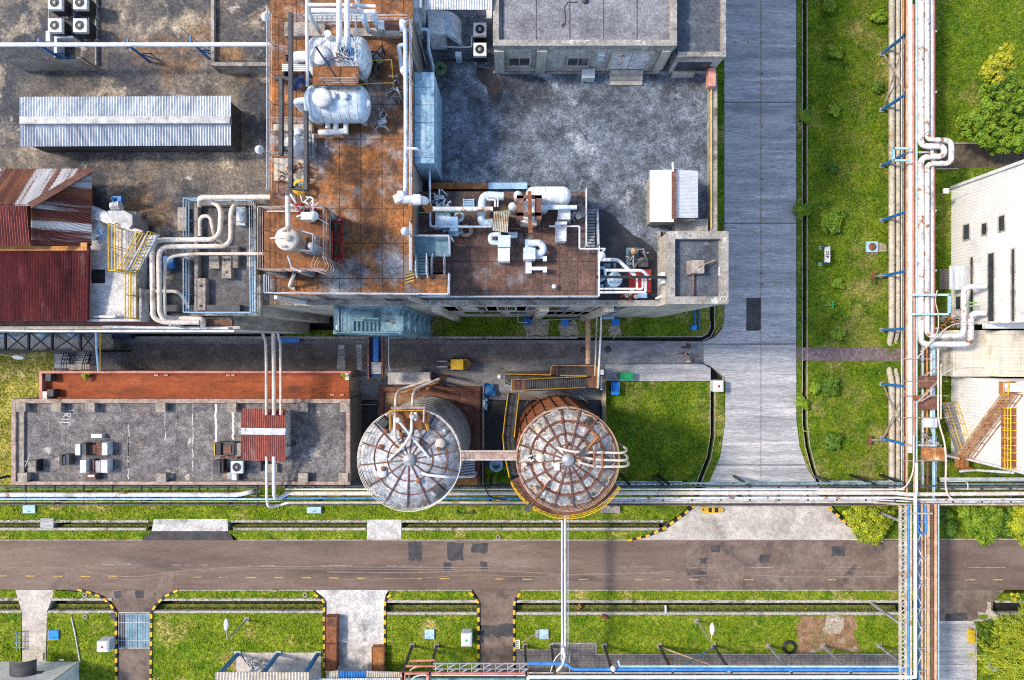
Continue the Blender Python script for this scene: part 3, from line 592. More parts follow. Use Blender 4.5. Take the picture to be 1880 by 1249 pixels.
for px in (490, 545, 600):
    for py in (390, 494): p = W(px,py,ZP); m.beam((p.x,p.y,ZL), (p.x,p.y,ZP-.15), .28)
for py in (390, 494): m.beam(W(486,py,ZP)-Vector((0,0,.3)), W(603,py,ZP)-Vector((0,0,.3)), .18, .3)
for px in (490, 600): m.beam(W(px,390,ZP)-Vector((0,0,.3)), W(px,494,ZP)-Vector((0,0,.3)), .18, .3)
m.build('platform_frame', M['steel'], bld)
m = MB(); m.rail([W(486,386,ZP),W(603,386,ZP),W(603,478,ZP)], 1.0, .03, 1.2); m.rail([W(486,386,ZP),W(486,498,ZP),W(603,498,ZP)], 1.0, .03, 1.2); m.build('platform_railing', M['parapet_pink'], bld)
m = MB(); m.pbox(492,392,598,492,ZL,ZL+1.9); m.build('interior_shade', M['black'], bld)  # black box paints in the shaded interior under the platform
# ladder with cage at the platform corner, stand pipes
def cage(m, p, z0, z1, r=.38, mi=0):
    for i in range(int((z1-z0)/.35)): z = z0+.35*i; m.tube([p+Vector((-.2,0,z-p.z)), p+Vector((.2,0,z-p.z))], .015, 5, mi)
    for s in (-.2, .2): m.tube([p+Vector((s,0,z0-p.z)), p+Vector((s,0,z1+1-p.z))], .025, 5, mi)
    for i in range(int((z1-z0-1.2)/.6)+3):
        z = z0+1.8+.55*i
        m.tube([p+Vector((-.2,0,z-p.z))]+[p+Vector((r*math.cos(a), -.1-r*.9-r*math.sin(a)+0, z-p.z)) for a in [math.pi-math.pi*k/7 for k in range(8)]]+[p+Vector((.2,0,z-p.z))], .018, 5, mi)
m = MB(); p = W(625,489,ZL); cage(m, p, ZL, ZP); m.build('caged_ladder', M['parapet_pink'], bld)
# pump pit and plinths
m = MB(); m.pbox(363,377,466,566,ZY-.02,ZY+.02); m.build('pit_floor', M['pit_floor'], bld)
m = MB(); m.pbox(357,372,363,572,ZY,ZY+.55); m.pbox(363,370,466,377,ZY,ZY+.55); m.pbox(466,372,470,572,ZY,ZY+.55)
m.build('pit_kerb', M['block'], bld)
each('plinth', M['block'], bld, [(363.2,511,377,570,ZY,ZY+.56),(407,470,424,511,ZY,ZY+.6),(384,470,402,493,ZY,ZY+.5),(424.2,452,436,492,ZY,ZY+.5),(326,381,342,424,ZY,ZY+.35),(453,450,465.7,490,ZY,ZY+.4)])
each('bolt_hole', M['black'], bld, [(x-2,y-2,x+2,y+2,ZY+.5,ZY+.625) for x, y in ((413,478),(420,477),(416,500),(368,525),(368,562))])
m = MB(); m.rail([W(352,372,ZY+.3),W(352,575,ZY+.3)], 1.15, .03, 1.3); m.rail([W(352,371,ZY+.3),W(470,371,ZY+.3)], 1.15, .03, 1.5); m.rail([W(470,371,ZY+.3),W(472,574,ZY+.3)], 1.15, .03, 1.3); m.rail([W(352,575,ZY+.3),W(472,575,ZY+.3)], 1.15, .03, 1.5)
m.build('pit_railing', M['sky_pipe'], bld)
# rough raised west platform with yellow rails
m = MB(); m.pbox(165,388,250,586,ZY,ZY+1.3); m.pbox(160,586,258,590,ZY,ZY+1.5); m.pbox(256,530,260,588,ZY,ZY+1.4); m.build('raised_floor', M['concrete_white'], bld)
m = MB(); m.pbox(168,495,193,520,ZY+1.2,ZY+1.306); m.build('floor_hole', M['wet'], bld)
m = MB(); zz = ZY+1.3; m.rail([W(216,415,zz),W(216,500,zz)], 1.0, .035, 1.5); m.rail([W(228,415,zz),W(228,498,zz)], 1.0, .03, 1.5); m.rail([W(216,500,zz),W(230,500,zz)], 1.0, .035); m.rail([W(246,502,zz),W(246,585,zz)], 1.0, .035, 1.5); m.rail([W(255,502,zz),W(255,585,zz)], 1.0, .03, 1.5)
p0, p1 = W(233,498,zz), W(268,430,zz+1.6); m.rail([p0, p1], 1.0, .035, 1.0)
p0, p1 = W(258,498,zz), W(288,430,zz+1.6); m.rail([p0, p1], 1.0, .035, 1.0)
m.build('yellow_railing', M['yellow'], bld)
m = MB()
a, b, c, d = W(236,496,zz), W(256,496,zz), W(270,432,zz+1.6), W(290,432,zz+1.6)
for i in range(10): t0 = (i+.5)/10; m.beam(a.lerp(c,t0), b.lerp(d,t0), .24, .05)
m.beam(a, c, .08, .22); m.beam(b, d, .08, .22); m.build('steel_stair', M['grey_pipe'], bld)
# stains that are part of the roofs, roof north-west box
m = MB(); st = [(1094,384),(1105,384),(1120,391),(1130,398),(1137,410),(1150,420),(1163,432),(1176,438),(1190,448),(1200,456),(1207,468),(1209,552),(1099,552)]
w = [W(x,y,ZY) for x,y in st][::-1]; m.add([(q.x,q.y,ZY+.005) for q in w], [tuple(range(len(w)))]); m.build('wet_patch', M['wet'], bld); m = MB()
w = [W(x,y,ZY) for x,y in [(876,124),(905,128),(916,145),(922,160),(923,175),(917,188),(907,190),(898,180),(893,160),(880,148),(872,136)]][::-1]; m.add([(q.x,q.y,ZY+.005) for q in w], [tuple(range(len(w)))])
m.build('wet_patch', M['wet'], bld)
m = MB(); m.pbox(387,-400,393,120,ZY,ZY+1.3); m.pbox(393,114,500,121,ZY,ZY+1.3); m.build('roof_box_wall', M['parapet'], bld)
m = MB(); m.pbox(393,-400,500,114,ZY,ZY+1.0); m.build('roof_box', M['west_roof'], bld)
m = MB(); m.pbox(174,-400,176.5,119,ZY,ZY+.25); m.build('roof_kerb', M['parapet'], bld)
m = MB(); m.pbox(262,560,440,572,ZY,ZY+.5); m.build('trough', M['dark_steel'], bld)
# blue panelled stair enclosure and its open rusty end
zb = 22
m = MB(); m.pbox(761,133,797,300,ZY,zb); m.build('blue_enclosure', M['blue_panel'], bld)
m = MB(); p = [W(761,300,zb),W(797,300,zb)]
m.pbox(761,300.3,797,318,ZY,ZY+2.2); m.build('enclosure_end', M['rust_bright'], bld)
# south stair tower in blue steel
sx0, sy0, sx1, sy1 = rectw(621,562,739,611,ZY)
m = MB()
for x in (sx0, sx1):
    for y in (sy0, sy1-.1): m.beam((x,y,0),(x,y,ZY+.9), .22)
for k in range(1, 7):
    z = ZY*k/6
    m.beam((sx0,sy0,z),(sx1,sy0,z),.14,.2); m.beam((sx0,sy1-.1,z),(sx1,sy1-.1,z),.14,.2); m.beam((sx1,sy0,z),(sx1,sy1-.1,z),.16,.22); m.beam((sx0,sy0,z),(sx0,sy1-.1,z),.16,.22)
    za, zb2 = ZY*(k-1)/6, z; ym = (sy0+sy1)/2
    m.beam((sx1+.03,sy0,za),(sx1+.03,ym,zb2),.09,.09); m.beam((sx1+.03,sy1-.1,za),(sx1+.03,ym,zb2),.09,.09)
m.build('stair_tower_frame', M['teal'], bld)
for k in range(1, 7):
    z = ZY*k/6
    m = MB(); m.box(sx0+.1,sy0+.1,z-.08,sx0+1.0,sy1-.2,z); m.build('stair_tower_landing', M['teal'], bld); m = MB(); m.box(sx1-1.4,sy0+.1,z-.08,sx1-.1,sy1-.2,z); m.build('stair_tower_landing', M['teal'], bld); m = MB()
    ym = (sy0+sy1)/2
    for i in range(8):
        xx = sx0+1.0+i*.235; m.box(xx,sy0+.1,z-.18*(i+1)-.05,xx+.235,ym-.1,z-.18*(i+1)); m.box(xx,ym+.1,z-2.9+.18*(i+1)-.05,xx+.235,sy1-.2,z-2.9+.18*(i+1))
    m.build('stair_tower_flight', M['teal'], bld)
m = MB(); m.rail([(sx0,sy0,ZY),(sx1,sy0,ZY)],1.0,.03,1.2); m.rail([(sx0+1,ym,ZY),(sx1-1.4,ym,ZY)],1.0,.03,1.2); m.rail([(sx0,sy0,ZY),(sx0,sy1,ZY)],1.0,.03,1.2); m.build('stair_tower_railing', M['teal'], bld)
# rusty roofed shed at the west edge of the roof
zr = ZY+2.2; zq = ZY+4.2
shed = thing('roof_shed', 'rusty corrugated hipped shed, one half brick red and one half striped white and rust', 'shed', W(80,450,ZY))
m = MB(); m.pbox(-200,330,138,578,ZY,zr-.3); m.build('wall', M['red_sheet'], shed)
m = MB(); m.corr(W(-260,458,zr+.25),W(166,454,zr+.25),W(164,589,zr-.35),W(-260,589,zr-.35),84,.15,th=.05); m.build('roof_sheet', M['red_sheet'], shed)
m = MB(); m.corr(W(168,311,zr),W(168,452,zr),W(57,452,zq-.2),W(57,377,zq),44,.08,th=.04); m.build('roof_sheet', M['stripe_sheet'], shed)
m = MB(); m.corr(W(-260,311,zr),W(168,311,zr),W(57,377,zq),W(-260,374,zq),64,.08,th=.04); m.build('roof_sheet', M['stripe_sheet_n'], shed)
m = MB(); m.corr(W(-260,376,zq),W(50,378,zq),W(56,451,zr+1.1),W(-260,451,zr+1.1),64,.08,th=.04); m.build('roof_sheet', M['red_sheet'], shed)
m = MB(); m.beam(W(169,310,zr+.1),W(55,378,zq+.12),.4,.08); m.build('ridge_cap', M['rust_brown'], shed)
m = MB(); m.beam(W(-260,453,zr+.35),W(160,453,zr+.35),.5,.06); m.build('flashing', M['orange_pipe'], shed)
# long white shed on the roof
ls = thing('long_shed', 'long narrow shed with white ribbed metal roof and raised ridge vent', 'shed', W(230,222,ZY))
ze, zk = ZY+2.0, ZY+2.9
m = MB(); m.pbox(46,184,420,264,ZY,ze-.05); m.build('wall', M['dark_steel'], ls)
m = MB(); m.corr(W(37,179,ze),W(424,177,ze),W(424,220,zk),W(37,221,zk),78,.07,th=.03); m.build('roof_slope', M['zinc'], ls)
m = MB(); m.corr(W(37,221,zk),W(424,220,zk),W(424,267,ze),W(37,269,ze),78,.07,th=.03); m.build('roof_slope', M['zinc'], ls)
m = MB(); m.prism([W(35,214,zk+.25)[:2],W(421,213,zk+.25)[:2],W(421,226,zk+.25)[:2],W(35,227,zk+.25)[:2]], zk-.1, zk+.22, bottom=True); m.build('ridge_vent', M['steel'], ls)
# small white shed in the yard
ws = thing('yard_shed', 'small square shed with white corrugated roof and rusty ridge strip on grey yard', 'shed', W(1237,360,ZY))
ze, zk = ZY+2.0, ZY+2.6
m = MB(); m.pbox(1198,318,1276,405,ZY,ze-.05); m.build('wall', M['block'], ws)
m = MB(); m.corr(W(1193,313,ze),W(1193,408,ze),W(1237,408,zk),W(1237,312,zk),34,.05,th=.03); m.build('roof_slope', M['white_sheet'], ws)
m = MB(); m.corr(W(1237,312,zk),W(1237,400,zk),W(1281,400,ze),W(1281,314,ze),34,.05,th=.03); m.build('roof_slope', M['white_sheet'], ws)
m = MB(); m.beam(W(1237.5,311,zk+.13),W(1237.5,402,zk+.13),.30,.06); m.build('ridge_strip', M['rust_brown'], ws)
m = MB(); m.tube([W(1236,315,zk+.2),W(1235,298,zk+.4)],.07,8); m.build('spout', M['white'], ws)
# leaning sheet fence
fn = thing('sheet_fence', 'pale corrugated sheet fence on posts beside the air conditioner frame', 'fence', W(115,130,ZY))
m = MB(); A, Bq = W(48,130.5,ZY), W(183,130.5,ZY); m.corr(A, Bq, Bq+Vector((-.12,0,1.9)), A+Vector((-.2,0,1.9)), 34, .05); m.build('sheet', M['beige_pipe'], fn)
for t in (0, .33, .66, 1):
    q = A.lerp(Bq, t)+Vector((0,.08,0)); mm = MB(); mm.beam(q, q+Vector((0,0,1.9)), .06); mm.build('post', M['rust_brown'], fn)
# light stage awning to the north edge of the picture
m = MB(); m.pbox(680,-60,774,14,ZY,ZY+4.6); m.build('north_block', M['zinc'], bld)
m = MB(); m.corr(W(780,-40,ZY+4.4),W(903,-40,ZY+4.4),W(903,18,ZY+4.0),W(780,18,ZY+4.0),26,.06,th=.05); m.build('north_canopy', M['white_old'], bld)
m = MB(); m.pbox(753,14,768,40,ZY+2,ZY+4.3); m.build('duct_drop', M['zinc'], bld)
# ---------------------------------------------------------------- machines and pipes on the roofs
def hvessel(root, name, xa, xb, yc, r, zc, mat, dome=.35):
    n = 9; prof = []
    for i in range(n+1):
        a = math.pi/2*i/n; prof.append((max(.001, r*math.sin(a)), xa+dome*r*1.0*(1-math.cos(a))))
    for i in range(n, -1, -1):
        a = math.pi/2*i/n; prof.append((max(.001, r*math.sin(a)), xb-dome*r*(1-math.cos(a))))
    m = MB().lathe((0, yc, zc), prof, 36, 0, 'x'); o = m.build(name, mat, root)
    for k in range(6):
        x = xa+dome*r+(xb-xa-2*dome*r)*k/5; mm = MB(); mm.lathe((x, yc, zc), [(r*1.001,-.03),(r*1.015,-.02),(r*1.015,.02),(r*1.001,.03)], 36, 0, 'x'); mm.build('cladding_band', M['grey_pipe'], root)
    return o
def valve(root, p, s=.18, mat=None, name='hand_wheel'):
    m = MB(); m.tube([Vector(p)+Vector((s*math.cos(a), s*math.sin(a), .3)) for a in [2*math.pi*k/12 for k in range(13)]], .025, 5)
    for k in range(3):
        a = math.pi*k/3; m.tube([Vector(p)+Vector((s*math.cos(a), s*math.sin(a), .3)), Vector(p)-Vector((s*math.cos(a), s*math.sin(a), -.3))], .016, 4)
    m.tube([Vector(p), Vector(p)+Vector((0,0,.32))], .03, 6); return m.build(name, mat or M['black'], root)
# front vessel
zc = ZL+1.35; c = W(620,192,zc)
v1 = thing('pressure_vessel', 'bare white horizontal tank with domed ends and round manway, ladder platform behind it', 'tank', (c.x,c.y,ZL), 'white horizontal tanks on the rusty deck')
hvessel(v1, 'shell', W(560,192,zc).x, W(680,192,zc).x, c.y, R(33,zc), zc, M['white_blue'], .55)
m = MB(); q = W(592,181,zc+1.15); m.lathe((q.x,q.y,zc+.35), [(R(16,24.5),0),(R(16,24.5),.85),(R(17.5,24.5),.87),(R(17.5,24.5),.95),(R(12,24.5),1.06),(.01,1.1)], 28); m.build('manway', M['white_old'], v1)
for x in (578, 662):
    m = MB(); q = W(x,192,zc); m.box(q.x-.12,c.y-.8,ZL,q.x+.12,c.y+.8,zc-.35); m.build('saddle', M['grey_pipe'], v1)
for x, y in ((613,178),(634,178)):
    m = MB(); q = W(x,y,zc+1); m.lathe((q.x,q.y,zc+.8), [(.13,0),(.13,.35),(.2,.35),(.2,.42),(.01,.44)], 14); m.build('nozzle', M['white'], v1)
m = MB(); q = W(676,193,zc+.3); m.lathe((q.x,q.y,zc+.2), [(.14,0),(.14,.3),(.2,.3),(.2,.4),(.01,.42)], 14); m.build('gauge', M['white'], v1)
m = MB()
for a, b in (((602,222),(602,236)),((617,222),(617,240)),((635,222),(635,246))): m.tube(fillet(pp([(a[0],a[1],ZL+.9),(b[0],b[1],ZL+.9)]),.1), .15, 10)
m.tube(pp([(585,244),(633,241)],ZL+.9), .17, 10); m.build('outlet_manifold', M['white'], v1)
m = MB(); m.tube(fillet(pp([(562,184,zc),(541,186,zc),(558,204,ZL+.3)]),.3), .17, 10); m.build('inlet_pipe', M['white_blue'], v1)
m = MB(); q0 = W(582,164,zc+1); m.box(q0.x-.1,q0.y-.25,zc+.3,q0.x+.5,q0.y+.1,zc+1.0); m.build('instrument_box', M['white_blue'], v1)
# rear vessel
c = W(624,108,zc)
v2 = thing('pressure_vessel', 'white horizontal tank half under the rusty service platform, two tall white pipes rising from it', 'tank', (c.x,c.y,ZL), 'white horizontal tanks on the rusty deck')
hvessel(v2, 'shell', W(565,108,zc).x, W(682,108,zc).x, c.y, R(37,zc), zc, M['white_old'], .5)
m = MB(); q = W(590,103,zc+1.1); m.lathe((q.x,q.y,zc+.3), [(R(17,24.6),0),(R(17,24.6),.85),(R(18,24.6),.9),(R(18,24.6),.98),(.01,1.05)], 28); m.build('manway', M['white_old'], v2)
for x in (585, 662):
    m = MB(); q = W(x,108,zc); m.box(q.x-.12,c.y-.9,ZL,q.x+.12,c.y+.9,zc-.4); m.build('saddle', M['grey_pipe'], v2)
m = MB(); m.tube(fillet(pp([(566,104,zc),(540,104,zc),(548,120,ZL+.3)]),.35), .3, 12); m.build('inlet_pipe', M['white'], v2)
m = MB(); q = W(610,78,zc+.5); m.tube([q, q+Vector((0,.05,1.0))], .2, 12); m.build('nozzle', M['white'], v2)
m = MB(); r = random.Random(3)
for k in range(16):
    q = W(613+r.uniform(0,34), 98+r.uniform(0,14), zc+1.0); m.tube([q+Vector((0,0,-.2)), q+Vector((r.uniform(-.15,.15), r.uniform(-.15,.15), .3)), q+Vector((r.uniform(-.3,.3), r.uniform(-.3,.3), .25))], .03, 5)
m.build('valve_cluster', M['rust_brown'], v2)
# service platform over the vessels
zs = ZL+2.7
sp = thing('service_platform', 'rusty plate platform with railing between the two white horizontal tanks', 'platform', W(615,142,ZL))
m = MB(); m.pbox(574,122,658,157,zs-.12,zs); m.build('deck', M['platform_rust'], sp)
for x in (576,656):
    for y in (124,155): mm = MB(); q = W(x,y,zs); mm.beam((q.x,q.y,ZL),(q.x,q.y,zs-.12),.12); mm.build('leg', M['steel'], sp)
m = MB(); m.rail([W(596,156,zs),W(658,156,zs),W(658,148,zs)], .95, .03, 1.0); m.build('railing', M['parapet_pink'], sp)
m = MB(); m.rail([W(606,120,zs-.2),W(652,120,zs-.2),W(652,78,zs-.2)], 1.0, .03, 1.2, 1); m.build('pipe_railing', M['blue'], sp)
m = MB(); q = W(672,136,ZL); cage(m, W(672,126,ZL), ZL, zs, .5); m.build('caged_ladder', M['sky_pipe'], sp)
m = MB(); m.tube(pp([(580,86,zs+1.2),(620,146,zs+.1)]), .05, 6); one('steel_pole', m, M['dark_steel'], 'thin dark pole lying aslant from round tank lid to platform', 'pole')
for a, lb in ((622,'white vertical-looking thick pipe above the rear tank, the one nearer its lid'), (637,'white thick pipe above the rear tank, beside the blue rail')):
    pipe(lb, [(a+1.5,-60,27.2),(a,78,26.2),(a,94,zc+.6)], 5.2, M['white'], fil=.5, n=12)
pipe('long slim white pipe running past the curled blue tarp', [(563,8,26),(564.5,160,25)], 3.0, M['white'], fil=0)
pipe('short white riser beside blue railing on rear tank', [(653,40,26),(653,120,25.4)], 1.7, M['white'], fil=0)
pipe('upper white pipe crossing above the deck walkway', [(566,9,26),(625,9,26),(690,12,26)], 3.2, M['white'])
pipe('lower white pipe crossing above the deck walkway', [(572,19.5,26),(690,22,26)], 4.6, M['white'])
pipe('fat white duct slanting down to the skid with brown collar', [(563,-10,25.6),(568,30,25),(588,60,23.2)], 4.4, M['white_old'])
pipe('second slanting white duct near twin white pipes', [(648,-20,26),(664,26,25)], 4.5, M['zinc'])
for x, lb in ((667,'white elbow duct bending into the deck plinth beside slanting duct'), (688,'white elbow duct bending into the plinth next to maroon drum')):
    pipe(lb, [(x,24,25.3),(x+2,40,25),(x+9,56,ZL+.4)], 5.2, M['white_blue'], fil=.8, n=12)
m = MB(); q = W(707,47,24.6); e = W(735,47,24.6); m.tube([q,e], .26, 14)
mr = thing('pipe_coupling', 'maroon insulated drum section between white pipe ends', 'pipe fitting', (q.x,q.y,24.3)); m.build('drum', M['rust_brown'], mr)
m = MB(); m.tube([W(695,47,24.6),W(707,47,24.6)],.22,12); m.tube([W(735,47,24.6),W(742,47,24.6)],.34,12); m.build('pipe_end', M['white'], mr)
m = MB()
for k in range(4): m.tube(pp([(712+8*k,55,24.2),(716+8*k,64,23.2)]), .11, 8)
m.build('bellows', M['white_rust'], mr)
m = MB(); m.pbox(522,41,596,66,ZL,ZL+.35); m.pbox(642,52,742,66,ZL,ZL+.35); one('machine_plinth', m, M['block'], 'long low concrete plinth under white elbow ducts at deck edge', 'plinth')
m = MB(); m.pbox(570,26,690,40,ZL,ZL+.06); q = W(604,34,ZL)
for k in range(14): m.beam(W(572+9*k,27,ZL+.08), W(572+9*k,40,ZL+.08), .05)
one('walkway_grating', m, M['steel'], 'grey steel grating walkway behind the machine plinth', 'grating')
pipe('tall white riser pipe along the deck railing, blue shed side', [(741,40,25),(744,60,24.5),(745,200,24.5),(745,268,24.5),(744,372,24.3)], 3.9, M['white_blue'], fil=.5, rings=3.0)
pipe('crooked white pipe with elbows beside tall deck riser', [(743,83,24),(732,83,24),(734,100,23.6),(736,112,23.4),(737,130,23.2),(742,138,23.2)], 3.8, M['white_blue'], fil=.35)
pipe('white side branch reaching over the blue enclosure', [(746,273,24.5),(768,273,24.5),(775,285,23.6)], 2.6, M['white'], fil=.4)
q = W(744,366,24.5)
tv = thing('three_way_valve', 'fat white valve assembly where deck riser turns toward east machines', 'valve', (q.x,q.y,ZL))
m = MB(); m.tube(fillet(pp([(737,352,24.8),(737,366,24.8),(760,367,24.6),(779,367,24.4),(786,380,23.4)]),.4), .24, 12); m.build('body', M['white'], tv)
m = MB(); m.tube(pp([(758,367,24.6),(772,367,24.55)]), .31, 12); m.tube(pp([(730,358,24.8),(735,371,24.8)]), .3, 12); m.build('flange', M['white'], tv)
m = MB(); m.tube(pp([(780,371,24.2),(787,384,23.3)]), .255, 12); m.build('rusty_elbow', M['rust_bright'], tv)
m = MB(); m.pbox(749,376,756,405,ZL,ZL+1.2); m.build('stand', M['rust_bright'], tv)
# lamps on outrigger arms
def floodlamp(px, py, z, ax, ay, az, label):
    a, b = W(px,py,z), W(ax,ay,az)
    t = thing('flood_lamp', label, 'lamp', (b.x,b.y,b.z), 'white bell shaped flood lamps')
    m = MB(); m.tube([b, a], .03, 6); m.build('arm', M['white_old'], t)
    m = MB(); m.lathe(a-Vector((0,0,.12)), [(.25,0),(.24,.08),(.14,.26),(.08,.34),(.01,.36)], 16); m.build('shade', M['white'], t)
    return t
floodlamp(487,30,24.6,500,40,23.6,'white bell lamp reaching off the deck rail near the roof box')
floodlamp(475,274,24.4,499,285,23.4,'white bell lamp on deck rail beside the pump cage')
floodlamp(742,128,24.4,757,155,23.2,'white bell lamp above crooked white pipe elbows')
floodlamp(743,424,24.4,756,432,23.6,'white bell lamp with pinkish bracket beside the deck stair')
floodlamp(575,396,27,603,412,26.5,'round white lamp at the upper platform corner beside pressure gauges')
floodlamp(1105,469,20.9,1098,485,20.6,'white bell lamp at east deck corner over the coils')
floodlamp(621,601,14.5,618,590,14,'small white lamp fixed to wall beside the blue stair tower')
# overhead beams and hoist frame
for k, (x, y0, y1, lb) in enumerate(((516.5,145,285,'short dark steel beam nearest the west deck rail'), (534,24,345,'long dark steel beam passing over ribbed round tank'), (562,205,350,'dark steel beam beside the ribbed pump tank, fence side'))):
    m = MB(); z = ZL+3.3; m.beam(W(x,y0,z), W(x,y1,z), .19, .3); one('overhead_beam', m, M['dark_steel'], lb, 'beam')
m = MB()
for x, y in ((509,144),(509,272)): m.beam(W(x-4,y,ZL+3.2), W(x+24,y+2,ZL+3.2), .2, .2); m.beam(W(x,y,ZL), W(x,y,ZL+3.2), .16)
m.beam(W(534,345,ZL+3.2), W(565,348,ZL+3.2), .2)
one('hoist_frame', m, M['dark_steel'], 'dark steel cross frame carrying overhead beams above the pump cage', 'frame')
# bench, tarp
bn = thing('slatted_bench', 'white slatted bench with green ends on the rusty deck', 'bench', W(539,124,ZL))
m = MB()
for k in range(4): m.pbox(518,118+3.4*k,561,120.4+3.4*k,ZL+1.0,ZL+1.06)
m.build('seat', M['white'], bn)
m = MB()
for x in (518,559): m.pbox(x,116.5,x+2.5,132,ZL,ZL+1.0)
m.build('end_frame', M['hose_green'], bn)
m = MB(); r = random.Random(5)
def rag(cx, cy, z, w, h, seed, n=9):
    r = random.Random(seed); v = []; f = []
    for j in range(n):
        for i in range(n):
            u, t = i/(n-1)-.5, j/(n-1)-.5; q = W(cx+w*u*(1-.5*abs(t))+r.uniform(-2,2), cy+h*t+r.uniform(-1.5,1.5), z)
            v.append(q+Vector((0,0,.25*math.sin(5*u+seed)*math.cos(6*t)+r.uniform(0,.15)+.35)))
    for j in range(n-1):
        for i in range(n-1): f.append((j*n+i, j*n+i+1, (j+1)*n+i+1, (j+1)*n+i))
    return v, f
v, f = rag(549,156,ZL+.3,30,26,2); m.add(v,f,0,True); v, f = rag(535,112,ZL+.3,9,16,3); m.add(v,f,0,True); v, f = rag(532,140,ZL+.2,9,26,4); m.add(v,f,0,True)
tag(m.build('crumpled_tarp', M['navy']), 'crumpled dark blue tarpaulin draped around the slatted bench', 'tarpaulin')
# gas lines
pipe('thin yellow gas line from rear tank bending toward tall riser', [(655,112,ZL+1),(719,110,ZL+1),(721,143,ZL+.8),(724,149,ZL+.3)], .75, M['yellow'], fil=.05)
pipe('thin yellow gas line from front tank bending toward tall riser', [(634,164,zc+1.2),(634,158,zc+1),(660,155,ZL+1.3),(720,152,ZL+1),(727,168,ZL+.4)], .75, M['yellow'], fil=.05)
def clutter(label, x, y, z, w, h, seed, mats, name='valve_station', cat='valves', n=14):
    r = random.Random(seed); t = thing(name, label, cat, W(x,y,z))
    m = MB()
    for k in range(n):
        a = W(x+r.uniform(-w,w)/2, y+r.uniform(-h,h)/2, z); b = a+Vector((r.uniform(-.5,.5), r.uniform(-.5,.5), 0)); hh = r.uniform(.2,.8)
        m.tube([a, a+Vector((0,0,hh)), b+Vector((0,0,hh)), b], r.uniform(.03,.06), 6)
    m.build('pipework', mats[0], t)
    m = MB()
    for k in range(max(3, n//4)):
        a = W(x+r.uniform(-w,w)/2, y+r.uniform(-h,h)/2, z+.3); m.lathe(a, [(.11,0),(.14,.12),(.1,.3),(.04,.4),(.01,.41)], 10)
    m.build('valve_body', mats[1], t)
    for k in range(max(2, n//6)):
        a = W(x+r.uniform(-w,w)/2, y+r.uniform(-h,h)/2, z+.5); valve(t, a, r.uniform(.11,.17), mats[1])
    return t
clutter('silvery valve cluster where yellow gas lines end by the tall riser', 729,168,ZL,10,38,1,(M['steel'],M['dark_steel']))
clutter('small drain valve stand on bare deck below front tank', 702,225,ZL,12,14,2,(M['steel'],M['grey_pipe']), n=9)
clutter('dark coupling and valve run beside the caged tank ladder', 690,122,ZL,22,40,3,(M['dark_steel'],M['steel']))
clutter('valve tree with red and white handwheels on upper platform', 562,386,ZP,34,22,4,(M['white'],M['red']), n=16)
clutter('brown pipe cluster inside railed bay of the deck corner', 540,322,ZL,50,40,6,(M['rust_pipe'],M['steel']), n=18)
# pump cage and ribbed tank
pc = thing('ribbed_tank', 'round white tank with radial ribbed lid under dark beams', 'tank', W(539,264,ZL))
m = MB(); q = W(539,264,ZL+1.5); rr = R(17,ZL+1.5); m.lathe((q.x,q.y,ZL), [(rr,0),(rr,1.4),(rr*.96,1.5),(.15,1.72),(.01,1.72)], 28); m.build('shell', M['white_old'], pc)
for k in range(24):
    a = 2*math.pi*k/24; mm = MB(); mm.beam((q.x+.2*math.cos(a),q.y+.2*math.sin(a),ZL+1.73),(q.x+rr*.97*math.cos(a),q.y+rr*.97*math.sin(a),ZL+1.53),.04,.05); mm.build('rib', M['grey_pipe'], pc)
m = MB(); m.tube(pp([(548,238,ZL+.9),(548,249,ZL+.9)]), .24, 10); m.build('nozzle', M['grey_pipe'], pc)
cg = thing('pump_cage', 'railed steel bay with pale gratings around the ribbed tank', 'railing bay', W(540,265,ZL))
m = MB(); m.rail([W(500,226,ZL),W(575,228,ZL),W(575,292,ZL),W(500,288,ZL)],1.0,.03,1.2); m.build('railing', M['steel'], cg)
m = MB(); each('base', M['beige_pipe'], cg, [(502,228,574,240,ZL,ZL+.3),(502,290,560,332,ZL,ZL+.25)])
for k in range(2): mm = MB(); mm.pbox(567+5*k,246,571+5*k,290,ZL+.3,ZL+.6); mm.build('grate', M['steel'], cg)
m = MB(); q = W(550,344,ZL+.6)
for k in range(4): m.tube([q+Vector(((.42-.06*k)*math.cos(a), (.42-.06*k)*math.sin(a), .05*k)) for a in [2*math.pi*i/20 for i in range(21)]], .035, 6)
one('cable_coil', m, M['yellow'], 'coil of yellow cable hung at corner of the ribbed tank bay', 'cable')
# platform tank (upright cream vessel, seen from above and leaning outward)
q = W(552,462,ZP)
ut = thing('upright_vessel', 'cream upright round vessel with flat lid on highest rusty platform', 'tank', (wx(548,ZP+.01),wy(448,ZP),ZP))
q = W(525,438,ZP+2.2); bx, by = q.x, q.y; rr = R(21,ZP+2.2)
m = MB(); m.lathe((bx,by,ZP), [(rr*.6,0),(rr*.6,.3),(rr*.98,.6),(rr*.98,2.0),(rr*1.03,2.0),(rr*1.03,2.1),(rr*.9,2.2),(.01,2.26)], 32); m.build('shell', M['cream_pipe'], ut)
m = MB(); m.lathe((bx+.15,by,ZP+2.2), [(.16,0),(.16,.18),(.01,.2)], 14); m.build('cover_knob', M['beige_pipe'], ut)
for dy in (-.42,.42): mm = MB(); mm.box(bx-.2,by+dy-.06,ZP+2.15,bx+.02,by+dy+.06,ZP+2.35); mm.build('lifting_lug', M['steel'], ut)
m = MB(); m.tube(fillet([(bx,by,ZP+2.32),(bx-.75,by,ZP+2.32),(bx-.85,by,ZP+1.9)],.1), .035, 6); m.build('vent_line', M['cream_pipe'], ut)
m = MB(); r = random.Random(9)
